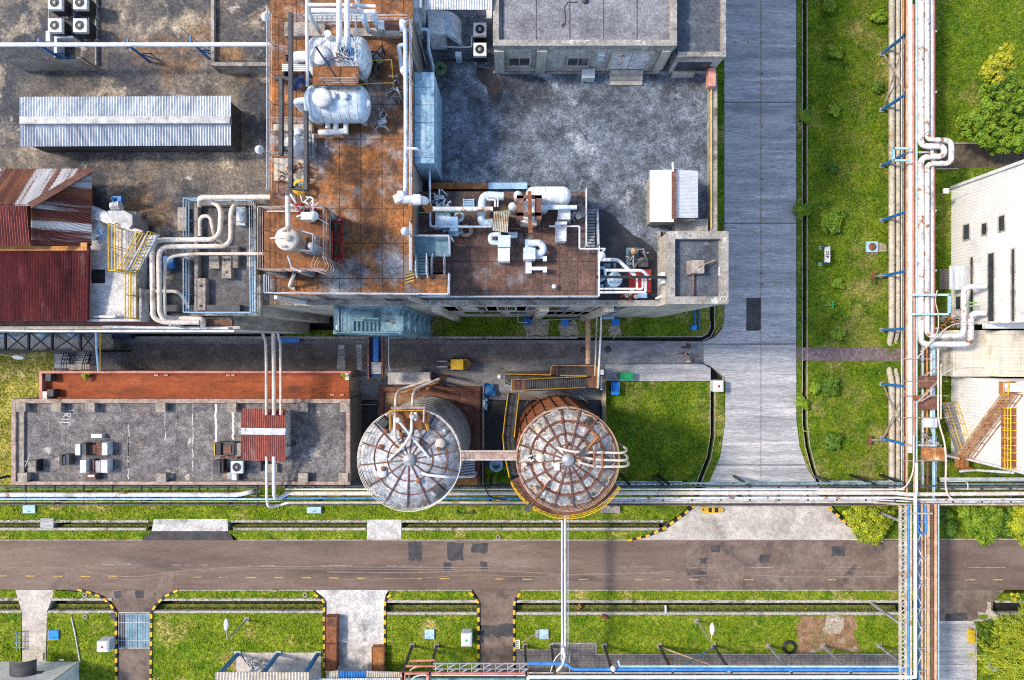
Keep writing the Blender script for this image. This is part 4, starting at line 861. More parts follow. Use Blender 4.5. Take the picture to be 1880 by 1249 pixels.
for k in range(4):
    z = ZP+.5+.4*k; m.tube([(bx+.5,by-.5,z),(bx+1.2,by-.6,z),(bx+1.25,by+.3,z),(bx+.5,by+.5,z)], .06, 6)
m.lathe((bx+1.15,by-.3,ZP), [(.2,0),(.2,1.7),(.01,1.75)], 12); m.build('pump_piping', M['steel'], ut)
m = MB(); m.tube([(bx-.1,by-.8,ZP+1.6),(bx,by-1.4,ZP+1.3),(bx+.5,by-1.6,ZP+1.3)], .05, 6); m.build('drain_line', M['white_old'], ut)
pipe('big cream pipe dropping from header into upright vessel on platform', [(528,360,ZP+2.3),(529,422,ZP+2.2),(528,428,ZP+2.0)], 4.4, M['cream_pipe'], fil=0, rings=2.0, n=12)
pipe('white header with gauge branches along upper platform edge', [(490,388,ZP+1.2),(548,388,ZP+1.2)], .9, M['white'], fil=0)
pipe('pinkish square bend of thin pipe near the round white lamp', [(562,362,ZP+1.2),(575,364,ZP+1.2),(575,388,ZP+1.2)], 1.3, M['white'], fil=.1)
m = MB(); q = W(562,397,ZP+.9); m.box(q.x-.25,q.y-.2,ZP+.2,q.x+.25,q.y+.2,ZP+1.0); one('control_box', m, M['white'], 'small white control box among platform valves', 'box')
pipe('bright red standpipe on the deck side wall of the platform', [(609,424,ZL+2),(609,498,ZL+1.8)], 2.0, M['red'], fil=0)
m = MB()
for y in (408,431,441,472): m.beam(W(610,y,ZL+1.5), W(628,y,ZL+1.5), .12)
m.beam(W(622,400,ZL), W(622,400,ZL+2.2), .15); m.beam(W(622,480,ZL), W(622,480,ZL+2.2), .15); m.beam(W(628,400,ZL+1.5), W(628,480,ZL+1.5), .12)
one('pipe_bracket', m, M['red'], 'red bracket frame beside platform wall with standpipe', 'bracket')
pipe('short cream outlet pipe under the platform onto the deck', [(540,503,ZL+1.6),(531,526,ZL+.3),(541,530,ZL+.2)], 3.4, M['cream_pipe'], fil=.2)
# cream pipe runs around the pump pit
za = 19.6
pipe('cream header pipe from pit corner to the valve elbow beside platform', [(367,377,18.8),(367,363,20),(500,362,20.4),(526,362,20.8)], 4.6, M['cream_pipe'], fil=.3, rings=2.0, n=12)
q = W(513,361,20.6); m = MB(); m.lathe(q-Vector((.35,0,0)), [(.2,0),(.42,.12),(.42,.42),(.2,.6)], 16, 0, 'x'); one('valve_flange', m, M['cream_pipe'], 'stout cream valve flange in the header beside platform', 'valve')
pipe('outer cream pipe with two right angle bends over pit rail', [(374,366,19.2),(407,377,za),(403,440,za),(279,441,za),(281,584,za-.4),(300,592,19),(366,592,18.8)], 4.6, M['cream_pipe'], fil=.75, rings=1.9, n=12)
pipe('middle cream pipe bent beside the pump motor and down', [(437,372,19.2),(424,384,za),(424,452,za),(291.5,453,za),(293,580,za-.4),(315,596,18.8)], 4.3, M['cream_pipe'], fil=.7, rings=1.9, n=12)
pipe('thin cream pipe curving wide from platform to the roof edge', [(484,466,19.2),(352,466,19.2),(302,472,19.2),(302,545,19.2),(303,585,19),(322,598,18.6),(330,599,18)], 3.0, M['cream_pipe'], fil=1.9, rings=2.2)
pipe('cream hairpin loop standing inside the pump pit', [(367.5,433,18.2),(367,398,18.6),(386,396,18.6),(394,436,18.4),(408,444,18)], 3.6, M['cream_pipe'], fil=.62, n=12)
pipe('cream pipe crossing from raised floor into pit corner', [(262,535,18),(330,535,18),(347,566,18)], 3.4, M['cream_pipe'], fil=.5)
pipe('thick cream pipe stub along the south roof edge', [(300,584,18.3),(373,586,18.3),(373,599,17.9)], 5.0, M['cream_pipe'], fil=.25)
pipe('long lilac white pipe on the outer ledge of annex', [(-60,606,17.7),(80,608,17.7),(430,608,17.7)], 2.2, M['white'], fil=0, rings=2.5)
pipe('pale pipe on annex ledge beside brown walkway', [(190,600,17.9),(300,602,17.9),(420,603,17.9)], 2.6, M['white_old'], fil=0, rings=2.0)
pipe('white pipe dropping down annex wall toward the street', [(432,605,17.2),(470,608,14),(540,611,8)], 1.6, M['white_old'], fil=0)
m = MB(); m.pbox(434,380,450,414,ZY+.05,ZY+.5)
pm = thing('pump_motor', 'white pump motor skid inside the railed pit', 'pump', W(442,396,ZY)); m.build('skid', M['white_old'], pm)
m = MB(); m.tube(pp([(444,382,18.3),(444,402,18.3)]), .25, 12); m.build('motor', M['white_blue'], pm); m = MB(); m.pbox(435,398,447,406,18,18.5); m.build('terminal_box', M['white'], pm)
m = MB(); m.pbox(299,471,318,493,ZY,ZY+.4); one('floor_box', m, M['blue'], 'blue metal floor box behind cream pipes', 'box')
pipe('white spout stub on raised floor edge with lamp shape', [(172,581,19),(206,582,19),(214,580,19.2)], 2.6, M['white_old'], fil=0)
# blower with duct by the shed
bl = thing('blower', 'silver blower with fat duct, square housing and blue motor', 'blower', W(205,405,ZY))
m = MB(); m.tube(pp([(166,388,19),(222,410,19)]), .40, 16); m.build('duct', M['white_old'], bl)
m = MB(); m.prism([W(x,y,19.6)[:2] for x,y in ((198,387),(228,387),(243,395),(243,412),(236,420),(206,408))], ZY+.2, 19.6); m.build('housing', M['steel'], bl)
m = MB(); m.tube(pp([(206,381,19.3),(222,378,19.3)]), .32, 12); m.build('motor', M['grey_pipe'], bl)
m = MB(); m.pbox(206,360,222,372,18.6,19.0); m.tube(pp([(205,362,19.2),(210,372,19)]),.08,6); m.build('blue_drive', M['blue'], bl)
m = MB(); m.tube(pp([(168,398,19.2),(262,427,19.3)]), .14, 8); m.build('support_rail', M['cream_pipe'], bl)
m = MB(); m.pbox(241,389,250,430,ZY,ZY+.5); m.build('red_base', M['red'], bl)
vt = thing('floor_valve', 'pale valve fitting with dark blue handwheel on the raised floor', 'valve', W(190,428,18.8))
m = MB(); m.tube(fillet(pp([(170,440,19),(175,425,19.2),(185,408,19.2)]),.3), .14, 10); m.tube(pp([(178,428,19.2),(190,428,19.3)]),.1,8); m.build('body', M['white_blue'], vt); valve(vt, W(192,428,19.2), .3, M['blue'])
m = MB(); pts = pp([(170,440),(178,436),(184,441),(180,446),(172,443)], 18.85); m.tube(pts, .06, 6); one('loose_hose', m, M['sky_pipe'], 'short loop of pale hose near the blue handwheel', 'hose')
m = MB(); r = random.Random(4)
v = []; f = []; n = 18
for j in range(5):
    for i in range(n):
        a = 2*math.pi*i/n; q = W(278,402,ZY); rad = 1.15*(1-j/4.2)*(1+.15*r.uniform(-1,1)); v.append((q.x+rad*math.cos(a), q.y+rad*.6*math.sin(a)+.1, ZY+.16*j))
for j in range(4):
    for i in range(n): f.append((j*n+i, j*n+(i+1) % n, (j+1)*n+(i+1) % n, (j+1)*n+i))
m.add(v, f, 0, True); o = one('dirt_pile', m, M['bare_soil'], 'low heap of brown soil on roof beside the yellow stair', 'soil heap')
# white pipe crossing the west roof on blue stands
pipe('long straight white pipe crossing the west roof over blue stands', [(-80,82.5,20.3),(498,82,20.3)], 3.9, M['white'], fil=0, rings=3.0, n=12)
def stand(x, y, label):
    t = thing('pipe_stand', label, 'stand', W(x+32,y+32,ZY), 'blue pipe stands'); a = W(x+32,y+32,ZY); b = Vector((wx(x,20.2), wy(y,20.2), 20.15)); b = Vector((a.x, a.y, 20.1))
    m = MB(); m.beam(a, b, .12); m.build('post', M['blue'], t)
    m = MB(); m.beam(a+Vector((0,0,1.3)), a+Vector((.1,.55,.0)), .07); m.beam(a+Vector((0,0,1.3)), a+Vector((.55,.15,0)), .07); m.build('brace', M['blue'], t)
    m = MB(); m.beam(b+Vector((0,-.25,.02)), b+Vector((0,.35,.02)), .12, .08); m.build('saddle', M['blue'], t)
stand(89.5,82,'blue braced stand under white pipe near air conditioners'); stand(243,82,'blue braced stand under white pipe at middle of open roof'); stand(352,76,'blue braced stand under white pipe beside the roof box')
m = MB(); m.tube(pp([(333,52,18.4),(384,96,18)]), .03, 5); one('cable_rod', m, M['black'], 'thin black rod leaning on the roof box wall', 'rod')
m = MB(); m.tube(pp([(340,343,18.2),(375,357,18.8)]), .025, 5); one('aerial_rod', m, M['black'], 'thin black rod sticking out from cream header end', 'rod')
m = MB(); m.tube(pp([(459,32,18.9),(492,16,18.9)]), .03, 5); one('loose_rod', m, M['rust'], 'rusty thin rod lying on the roof box top', 'rod')
# condensers with fan
def condenser(x, y, z, label, grp, h=1.0, s=24, tm='white'):
    q = W(x,y,z); t = thing('condenser_unit', label, 'air conditioner', (q.x,q.y,z-h-.3), grp); w = R(s/2,z)
    m = MB(); m.box(q.x-w,q.y-w,z-h,q.x+w,q.y+w,z-.002); m.build('casing', M['black'], t)
    m = MB(); ring = [(w*.74*math.cos(2*math.pi*k/24), w*.74*math.sin(2*math.pi*k/24)) for k in range(24)]
    v = [(q.x+a,q.y+b,z+.03) for a,b in ring]; sq = []
    for a, b in ring:
        k = 1.0/max(abs(a),abs(b))*w*1.03; sq.append((q.x+a*k, q.y+b*k, z+.03))
    lo = [(p[0],p[1],z-.25) for p in sq]; li = [(p[0],p[1],z-.2) for p in v]
    m.add(v+sq+lo+li, [(i,24+i,24+(i+1)%24,(i+1)%24) for i in range(24)]+[(24+i,48+i,48+(i+1)%24,24+(i+1)%24) for i in range(24)]+[((i+1)%24,72+(i+1)%24,72+i,i) for i in range(24)]); m.build('top_panel', M[tm], t)
    m = MB(); m.lathe((q.x,q.y,z), [(.12,-.05),(.12,.05),(.01,.06)], 10)
    for k in range(3):
        a = 2*math.pi*k/3+x; u = Vector((math.cos(a),math.sin(a),0)); p = Vector((-u.y,u.x,0)); m.add([Vector((q.x,q.y,z-.06))+u*.1-p*.05, Vector((q.x,q.y,z-.06))+u*w*.68-p*.16, Vector((q.x,q.y,z-.01))+u*w*.68+p*.16, Vector((q.x,q.y,z-.01))+u*.1+p*.05], [(0,1,2,3)])
    m.build('fan', M['steel'], t)
    m = MB()
    for sx in (-1,1):
        for sy in (-1,1): m.beam((q.x+sx*w*.9,q.y+sy*w*.9,z-h-.35),(q.x+sx*w*.9,q.y+sy*w*.9,z-h),.07)
    m.build('stand', M['white_old'], t)
G1 = 'roof condensers in a group of four'; zz = ZY+1.4
condenser(101,5,zz,'condenser cut by picture edge, farther from dark roof kerb, unlike its neighbour',G1); condenser(147,5,zz,'condenser cut by picture edge, nearer the dark roof kerb',G1)
condenser(101,47,zz,'white condenser beside the leaning white duct box',G1); condenser(147,47,zz,'white condenser at the inner corner near roof kerb and sheet fence',G1)
m = MB(); m.pbox(84,57,91,76,ZY,ZY+1.0); m.pbox(99,62,104,104,ZY,ZY+.8); m.pbox(104,66,134,70,ZY,ZY+.8); one('trunking_box', m, M['white'], 'white cable trunking beside the four condensers', 'trunking')
m = MB()
for x in (90,118,136,163): m.tube(pp([(x,-30,ZY+.4),(x,60,ZY+.4)]), .035, 5)
m.tube(pp([(88,60,ZY+.4),(165,62,ZY+.4)]), .035, 5); one('support_rack', m, M['steel'], 'thin steel frame under the group of four condensers', 'frame')
G2 = 'pair of condensers by the roof house'
condenser(881,54,zz,'upper one of two white condensers beside the roof house wall',G2,1.0,23); condenser(881,91,zz,'lower one of two white condensers beside the roof house wall',G2,1.0,23)
m = MB(); m.pbox(836,95,847,104,ZY,ZY+1.0); one('switch_box', m, M['white_blue'], 'small white switch box near the pair of condensers', 'box')
pipe('thin white refrigerant pipe run to the pair of condensers', [(808,66,18.4),(812,86,18.4),(857,87,18.4),(866,86,18.4),(866,67,18.4),(872,67,18.4)], 1.2, M['white'], fil=.05)
m = MB(); m.pbox(812,106,895,109,ZY,ZY+.3); one('kerb_beam', m, M['dark_steel'], 'dark low beam in front of the two condensers', 'beam')
# air duct with curved hood
dh = thing('duct_hood', 'white box duct with curved bluish hood behind blue enclosure', 'duct', W(815,45,ZY))
m = MB(); m.pbox(786,19,815,63,ZY+.4,ZY+2.6); m.build('box', M['white_old'], dh)
m = MB(); v = []; f = []; n = 9; ra = R(29,20)
for i in range(n):
    a = math.pi/2*i/(n-1); x = wx(815,20.1)+ra*math.sin(a); z = ZY+.9+1.7*math.cos(a)
    v += [(x, W(0,20,20.1).y, z), (x, W(0,63,20.1).y, z)]
for i in range(n-1): f.append((2*i,2*i+1,2*i+3,2*i+2))
f.append(tuple(range(1,2*n,2))); f.append(tuple(range(2*n-2,-1,-2))); m.add(v,f,0,False); m.build('hood', M['white_blue'], dh)
pipe('white duct elbow running down to green hose coil', [(752,54,20.4),(786,54,20.2),(787,92,19.8),(795,122,18.6),(795,136,18.2)], 3.2, M['white_blue'], fil=.2)
m = MB(); m.beam(W(760,60,ZY+2.4),W(776,125,ZY+.1),.5,.12); one('steel_ramp', m, M['dark_steel'], 'dark sloping chute plate between deck rail and duct', 'chute')
m = MB(); m.beam(W(766,58,ZY+2.5),W(782,118,ZY+.2),.12,.12); one('timber_prop', m, M['beige_pipe'], 'pale sloping prop beside the dark chute', 'prop')
m = MB(); q = W(808,126,ZY+.1)
for k in range(6):
    r_ = .40-.035*k; m.tube([q+Vector((r_*math.cos(a)+.04*math.sin(k*2), r_*math.sin(a)+.05*math.cos(k*3), .03*k)) for a in [2*math.pi*i/22 for i in range(23)]], .028, 6)
one('hose_coil', m, M['hose_green'], 'coil of green hose lying beside the wet patch', 'hose')
m = MB(); m.pbox(893,14,903,34,ZY,ZY+.9); one('roof_tank', m, M['white'], 'small white box against the roof house corner', 'box')
m = MB(); q = W(1307,134,ZY); m.pbox(1301,125,1314,158,ZY+.7,ZY+1.3); one('orange_box', m, M['pink'], 'orange pink hose cabinet at roof corner beside wing', 'cabinet')
# rusty duct at the yard edge, machines on east deck
m = MB(); m.pbox(789,335.5,822,347,ZY,ZY+.6); m.pbox(822.6,335.5,896,347,ZY,ZY+.62); one('flat_duct', m, M['rust_bright'], 'rusty half of flat duct at the edge of yard', 'duct')
m = MB(); m.pbox(896.6,335.5,968,347,ZY,ZY+.62); one('flat_duct', m, M['sky_pipe'], 'pale blue half of flat duct at the edge of yard', 'duct')
zt = ZR+1.3; c = W(1004,360,zt)
v3 = thing('pressure_vessel', 'clean white horizontal tank behind the rusty gantry frame', 'tank', (c.x,c.y,ZR))
hvessel(v3, 'shell', W(965,360,zt).x, W(1048,360,zt).x, c.y, R(17,zt), zt, M['white'], .8)
for x in (1009,1017): mm = MB(); mm.tube(pp([(x,352,zt+.4),(x,380,zt)]), .13, 10); mm.build('nozzle_pipe', M['white'], v3)
m = MB(); q = W(1033,366,zt); m.lathe((q.x,q.y,ZR), [(.45,0),(.45,1.2),(.3,1.4),(.01,1.4)], 18); m.build('neck', M['steel'], v3)
m = MB(); m.pbox(1000,364,1046,376,ZR,ZR+.25); m.build('red_base', M['red'], v3)
pipe('long white pipe with rust patch crossing the east deck', [(782,384,21.6),(905,384,21.6)], 4.4, M['white_rust'], fil=0, rings=2.4, n=12)
pipe('white pipe end stub beside the gantry on stair side', [(992,381,21.4),(1059,381,21.4)], 4.2, M['white_blue'], fil=0, rings=2.0, n=12)
pipe('thick white C shaped bend under the long crossing pipe', [(925,361,20.6),(912,360,20.6),(887,358,20.6),(884,384,20.6),(884,411,20.6),(905,409,20.6)], 7.6, M['white_blue'], fil=1.0, n=16)
pipe('stepped thin white pipe on top of the C shaped bend', [(895,362,21.4),(895,367,21.4),(909,367,21.4),(909,380,21.4)], 1.9, M['white'], fil=.1)
pipe('thin white pipe parallel to stepped one near roofed box', [(900,361,21.5),(914,361,21.5),(914,380,21.5)], 1.6, M['white'], fil=.1)
pipe('tall pale riser from yard duct to lower white line', [(788,300,20.6),(789,330,21),(790,416,21),(902,416.5,21)], 2.0, M['white_blue'], fil=.15)
pipe('thin mossy green line under the rusty patched pipe', [(760,391,21),(900,389,21),(936,387,21)], 1.0, M['hose_green'], fil=0)
m = MB(); m.corr(W(906,389,21.6),W(934,388,21.6),W(932,427,21),W(903,423,21),9,.06,th=.05)
rb = thing('ribbed_cover', 'cream ribbed cover beside the rusty gantry', 'cover', W(918,405,ZR)); m.build('sheet', M['beige_pipe'], rb)
m = MB(); m.pbox(906,390,932,420,ZR,20.9); m.build('housing', M['steel'], rb)
gt = thing('gantry_frame', 'rusty steel gantry frame around a white funnel', 'frame', W(970,390,ZR)); zg = ZR+2.6
m = MB()
for x in (952,991):
    for y in (362,400): m.beam(W(x,y,zg)*1.0-Vector((0,0,zg-ZR)), W(x,y,zg), .2)
for x in (952,958,985,991): m.beam(W(x,360,zg),W(x,404,zg),.2)
for y in (362,394): m.beam(W(949,y,zg),W(995,y,zg),.2)
m.build('frame', M['rust_brown'], gt)
m = MB(); m.beam(W(972,352,zg+.3),W(974,428,zg+.3),.24,.24); m.build('hoist_beam', M['rust'], gt)
m = MB(); q = W(971,383,zg-.6); m.lathe((q.x,q.y,ZR+.2), [(.35,0),(.5,.5),(.62,1.2),(.55,1.5),(.5,1.52),(.45,1.2),(.01,.9)], 20); m.build('funnel', M['white'], gt)
m = MB(); q = W(971,400,zg-1); m.box(q.x-.5,q.y-.3,ZR,q.x+.5,q.y+.3,ZR+.9); m.build('bed', M['cream_pipe'], gt)
m = MB(); m.pbox(933,404,1008,424,ZR,ZR+.05); m.rail([W(932,424,ZR),W(955,424,ZR)],.8,.03,.7,1); m.rail([W(990,424,ZR),W(1007,424,ZR)],.8,.03,.7,1); m.build('floor_plate', M['rust_deck_dark'], gt)
for x, y, lb in ((941,378,'white round pot beside the ribbed cream cover'),(1000,379,'white round pot between gantry and stub pipe'),(951,357,'small white round pot behind the gantry corner')):
    m = MB(); q = W(x,y,ZR+1.4); rr = R(8,ZR+1.4); m.lathe((q.x,q.y,ZR), [(rr,0),(rr,1.2),(rr*.7,1.4),(.01,1.45)], 18); one('round_pot', m, M['white_old'], lb.replace('left of the gantry frame, ',''), 'pot')
def boxunit(label, polys, name='fan_box', cat='fan housing', mat='white_blue', extra=None):
    t = thing(name, label, cat, W(polys[0], polys[1], ZR))
    for nm, b, z0, z1, mt in polys[2]: m = MB(); m.pbox(*b, z0, z1); m.build(nm, M[mt], t)
    for nm, pts, r, mt in (extra or []): m = MB(); m.tube(fillet(pp(pts),.22), r, 12); m.build(nm, M[mt], t)
boxunit('twin pale blue fan boxes with small loop pipe on the brown deck', (925,455,[('casing',(914,432,937,454),ZR,ZR+1.1,'white_blue'),('casing',(914,456,936,480),ZR,ZR+1.0,'white'),('bracket',(933,426,950,436),ZR,ZR+.4,'white_blue')]), extra=[('loop_pipe',[(920,430,ZR+.6),(900,431,ZR+.6),(900,446,ZR+.6),(914,446,ZR+.6)],.15,'white_blue')])
boxunit('white fan box with hooked pipe and two side arms on brown deck', (970,465,[('casing',(961,455,983,476),ZR,ZR+1.2,'white_blue'),('arm',(983,470,1004,475),ZR+.4,ZR+.7,'white'),('arm',(974,490,1004,496),ZR+.4,ZR+.7,'white'),('foot',(964,440,978,456),ZR,ZR+.3,'sky_pipe'),('foot',(965,476,976,502),ZR,ZR+.3,'white_old'),('arm_end',(997,471,1004,479),ZR+.2,ZR+.75,'white'),('arm_end',(997,491,1004,500),ZR+.2,ZR+.75,'white')]), extra=[('hook_pipe',[(970,447,ZR+.7),(992,446,ZR+.8),(998,455,ZR+.8),(996,464,ZR+.8),(984,465,ZR+.8)],.22,'white_blue')])
boxunit('tall white louvre cabinet beside the deck stair', (1030,410,[('casing',(1025,386,1047,403),ZR,ZR+1.2,'white'),('head',(1020,407,1041,412),ZR,ZR+1.3,'white'),('casing',(1021,413,1040,443),ZR,ZR+1.0,'white_old')]), 'cabinet', 'cabinet')
boxunit('pale pump skid with square hood at deck corner near stair', (812,405,[('hood',(799,391,826,414),ZR,ZR+1.2,'white_blue'),('panel',(826,398,840,424),ZR,ZR+1.3,'sky_pipe'),('base',(796,414,828,420),ZR,ZR+.4,'grey_pipe')]), 'pump_skid', 'pump')
clutter('blue valve group beside the pump skid', 833,428,ZR,14,10,11,(M['sky_pipe'],M['sky_pipe']), n=8)
clutter('upright filter and valves behind the patched white pipe', 816,370,ZR,26,22,12,(M['white_blue'],M['white_blue']), n=14)
clutter('loose levers and drain valves beside the louvre cabinet', 1053,400,ZR,18,12,13,(M['steel'],M['steel']), n=9)
m = MB()
for k in range(4): m.beam(W(852,367+4*k,ZR+.1),W(869,367+4*k,ZR+.1),.09,.03)
m.beam(W(851,365,ZR+.1),W(851,381,ZR+.1),.06); m.beam(W(870,365,ZR+.1),W(870,381,ZR+.1),.06); one('step_ladder', m, M['sky_pipe'], 'short pale ladder lying between filter and C bend', 'ladder')
m = MB(); q = W(855,424,ZR+.05)
for k in range(4): m.tube([q+Vector(((.45-.06*k)*math.cos(a), (.36-.05*k)*math.sin(a), .05)) for a in [2*math.pi*i/20 for i in range(21)]], .03, 6)
one('hose_coil', m, M['tan_pipe'], 'coil of tan hose on deck below the pump skid', 'hose')
m = MB(); q = W(843,398,ZR+.6)
for k in range(3): m.tube([q+Vector(((.3-.05*k)*math.cos(a), (.3-.05*k)*math.sin(a), .05*k)) for a in [2*math.pi*i/18 for i in range(19)]], .025, 6)
one('hose_coil', m, M['white_blue'], 'small coil of pale hose behind the pump skid panel', 'hose')
pipe('white pipe stepping around the east deck to stair foot', [(1008,415.5,20.6),(1064,415.5,20.6),(1064,457,20.6),(1112,457,20.6),(1102,466,20.2)], 1.7, M['white'], fil=.1)
m = MB(); q = W(1017.5,526,ZR+.4); m.lathe((q.x,q.y,ZR), [(.08,0),(.08,.3),(.16,.35),(.12,.45),(.01,.48)], 12); one('vent_cap', m, M['white'], 'tiny white mushroom vent alone on brown deck', 'vent')
# coil machines at the deck corner
zk2 = ZY+.9
cf = thing('ribbed_tank', 'pale blue round tank with spoked lid among white pipes and red base', 'tank', W(1129,513,ZY)); q = W(1129,513,ZY+1.5); rr = R(14,ZY+1.5)
m = MB(); m.lathe((q.x,q.y,ZY), [(rr,0),(rr,1.4),(rr*.95,1.5),(.12,1.62),(.01,1.62)], 28); m.build('shell', M['sky_pipe'], cf)
for k in range(18):
    a = 2*math.pi*k/18; mm = MB(); mm.beam((q.x+.12*math.cos(a),q.y+.12*math.sin(a),ZY+1.63),(q.x+rr*.95*math.cos(a),q.y+rr*.95*math.sin(a),ZY+1.52),.035,.05); mm.build('spoke', M['white'], cf)
pipe('white pipe angling across the dark corner to red base', [(1100,477,19.6),(1134,477,19.6),(1166,506,19.4)], 3.4, M['white'], fil=.25)
pipe('white pipe above the spoked tank ending slanted', [(1112,496.5,19.8),(1180,497,19.8),(1194,512,19.4)], 3.0, M['white'], fil=.2)
pipe('outer white loop pipe along deck corner', [(1098,537,19.5),(1185.5,536.5,19.5),(1185.5,510,19.5)], 2.4, M['white'], fil=.1)
pipe('inner white loop pipe along deck corner', [(1098,530.5,19.5),(1180,530.5,19.5),(1180,512,19.5)], 2.0, M['white'], fil=.1)
pipe('short white upright branch between loops', [(1169.5,508,19.4),(1169.5,533,19.4)], 2.0, M['white'], fil=0)
pipe('pale blue U pipe hugging the deck edge', [(1098,492,19),(1110,492,19),(1112,510,19),(1100,516,19)], 3.2, M['sky_pipe'], fil=.3)
pipe('short pale blue stub below the U pipe', [(1098,525,18.8),(1108,524,18.8)], 2.6, M['sky_pipe'], fil=0)
m = MB(); m.pbox(1108,484,1122,491,ZY,ZY+.7); m.pbox(1126,484,1131,492,ZY,ZY+.8); one('instrument_case', m, M['teal'], 'teal instrument cases behind the spoked tank', 'case')
m = MB(); m.pbox(1154,495,1196,537,ZY,ZY+.3); one('red_plinth', m, M['red'], 'red painted machine base beside tower wall', 'machine base')
m = MB(); m.pbox(1150,455,1172,490,ZY,ZY+.2); en = thing('engine', 'greenish oily engine block with hoses in the wet corner', 'engine', W(1162,470,ZY)); m.build('bed', M['teal'], en)
m = MB(); m.pbox(1158,458,1168,470,ZY+.2,ZY+1.0); m.pbox(1158,472,1190,490,ZY+.2,ZY+.7); m.build('block', M['dark_steel'], en)
m = MB(); q = W(1163,462,ZY+1); m.lathe(q, [(.2,0),(.22,.2),(.12,.4),(.01,.42)], 14); m.build('filter', M['tan_pipe'], en)
m = MB(); r = random.Random(8)
for k in range(9):
    a = W(1154+r.uniform(0,34),458+r.uniform(0,30),ZY+.9); m.tube([a,a+Vector((r.uniform(-.4,.4),r.uniform(-.4,.4),.2)),a+Vector((r.uniform(-.7,.7),r.uniform(-.6,.6),-.2))],.04,5)
m.tube(pp([(1163,470,18.6),(1163,497,18.4)]),.06,6); m.build('hoses', M['steel'], en)
m = MB(); m.pbox(1172,538,1188,547,ZY,ZY+.5); one('floor_box', m, M['sky_pipe'], 'pale blue floor box at the red base corner', 'box')
clutter('rusty red pump parts beside outer loop pipe', 1158,540,ZY,22,12,14,(M['red'],M['cream_pipe']), n=10)
m = MB(); m.beam(W(1094,508.5,20.2),W(1222,509.5,20.2),.16,.16); one('cross_beam', m, M['black'], 'black beam spanning from deck edge to tower wall', 'beam')
m = MB(); a = W(1214,512,19.2); m.box(a.x-.12,a.y-.35,18.8,a.x+.12,a.y+.35,19.8); one('wall_lamp', m, M['white'], 'white box lamp on tower wall under the black beam', 'lamp')
m = MB(); m.beam(W(1204,548,18.2),W(1216,543,18.6),.14,.1); one('wall_bracket', m, M['white'], 'small white bracket low on the tower wall', 'bracket')
# tower roof bits
m = MB(); m.tube(pp([(1273,500,20.1),(1273,546,20.1)]), .06, 6); m.tube(pp([(1280,547,20.1),(1322,546,20.1)]), .04, 6); one('thin_conduit', m, M['rust'], 'rusty conduit on the tower roof', 'conduit')
m = MB(); m.tube(pp([(1282,490,20.6),(1312,478,20.2)]), .05, 6); one('thin_conduit', m, M['tan_pipe'], 'pale bent pole from hatch on tower roof', 'pole')
m = MB(); q = W(1329,549,20.45); m.tube([q+Vector((.2*math.cos(a),.16*math.sin(a),0)) for a in [2*math.pi*i/14 for i in range(15)]], .02, 5); one('wire_loop', m, M['white'], 'small white wire loop on tower parapet corner', 'wire')
m = MB()
m.pbox(1321,490,1324,506,19.9,20.2); one('roof_brick', m, M['white_old'], 'pale long brick lying inside the tower parapet', 'brick')
# house roof cable
m = MB(); m.tube(pp([(1060,4),(1042,4),(1036,14),(1038,30),(1037,45),(1033,50),(1031,46),(1036,43)], 21.05), .025, 5); m.lathe(W(1074,2,21.05), [(.2,0),(.15,.15),(.01,.2)], 10); one('loose_cable', m, M['dark_steel'], 'dark cable curling over the roof house top', 'cable')
m = MB(); m.tube(pp([(1306,160,18.3),(1306,420,18.3)]), .06, 6); one('conduit_pipe', m, M['yellow'], 'thin yellowish conduit along the yard parapet', 'conduit')
for x, w, mt, lb in ((646,22,'sky_pipe','pale blue trunking below the upper deck edge'),(670,8,'blue','short blue canister under upper deck edge'),(687,9,'pink','salmon pink canister under upper deck edge')):
    m = MB(); m.tube(pp([(x-w,545.5,ZY+1.2),(x+w,546,ZY+1.2)]), R(3.0,19), 10); one('edge_canister', m, M[mt], lb, 'canister')
m = MB(); m.pbox(706,542,733,551,ZY+.4,ZY+1.4); one('edge_box', m, M['dark_steel'], 'dark box between canisters and slanted strut under deck', 'box')
m = MB(); m.beam(W(752,547,ZL-.5),W(780,556,ZY+.5),.2); one('deck_strut', m, M['facade'], 'pale slanted strut from upper deck corner to ledge', 'strut')
m = MB(); m.beam(W(506,546,ZL-.5),W(560,556,ZY+.5),.2); one('deck_strut', m, M['white'], 'white slanted strut near the pit wall under deck', 'strut')
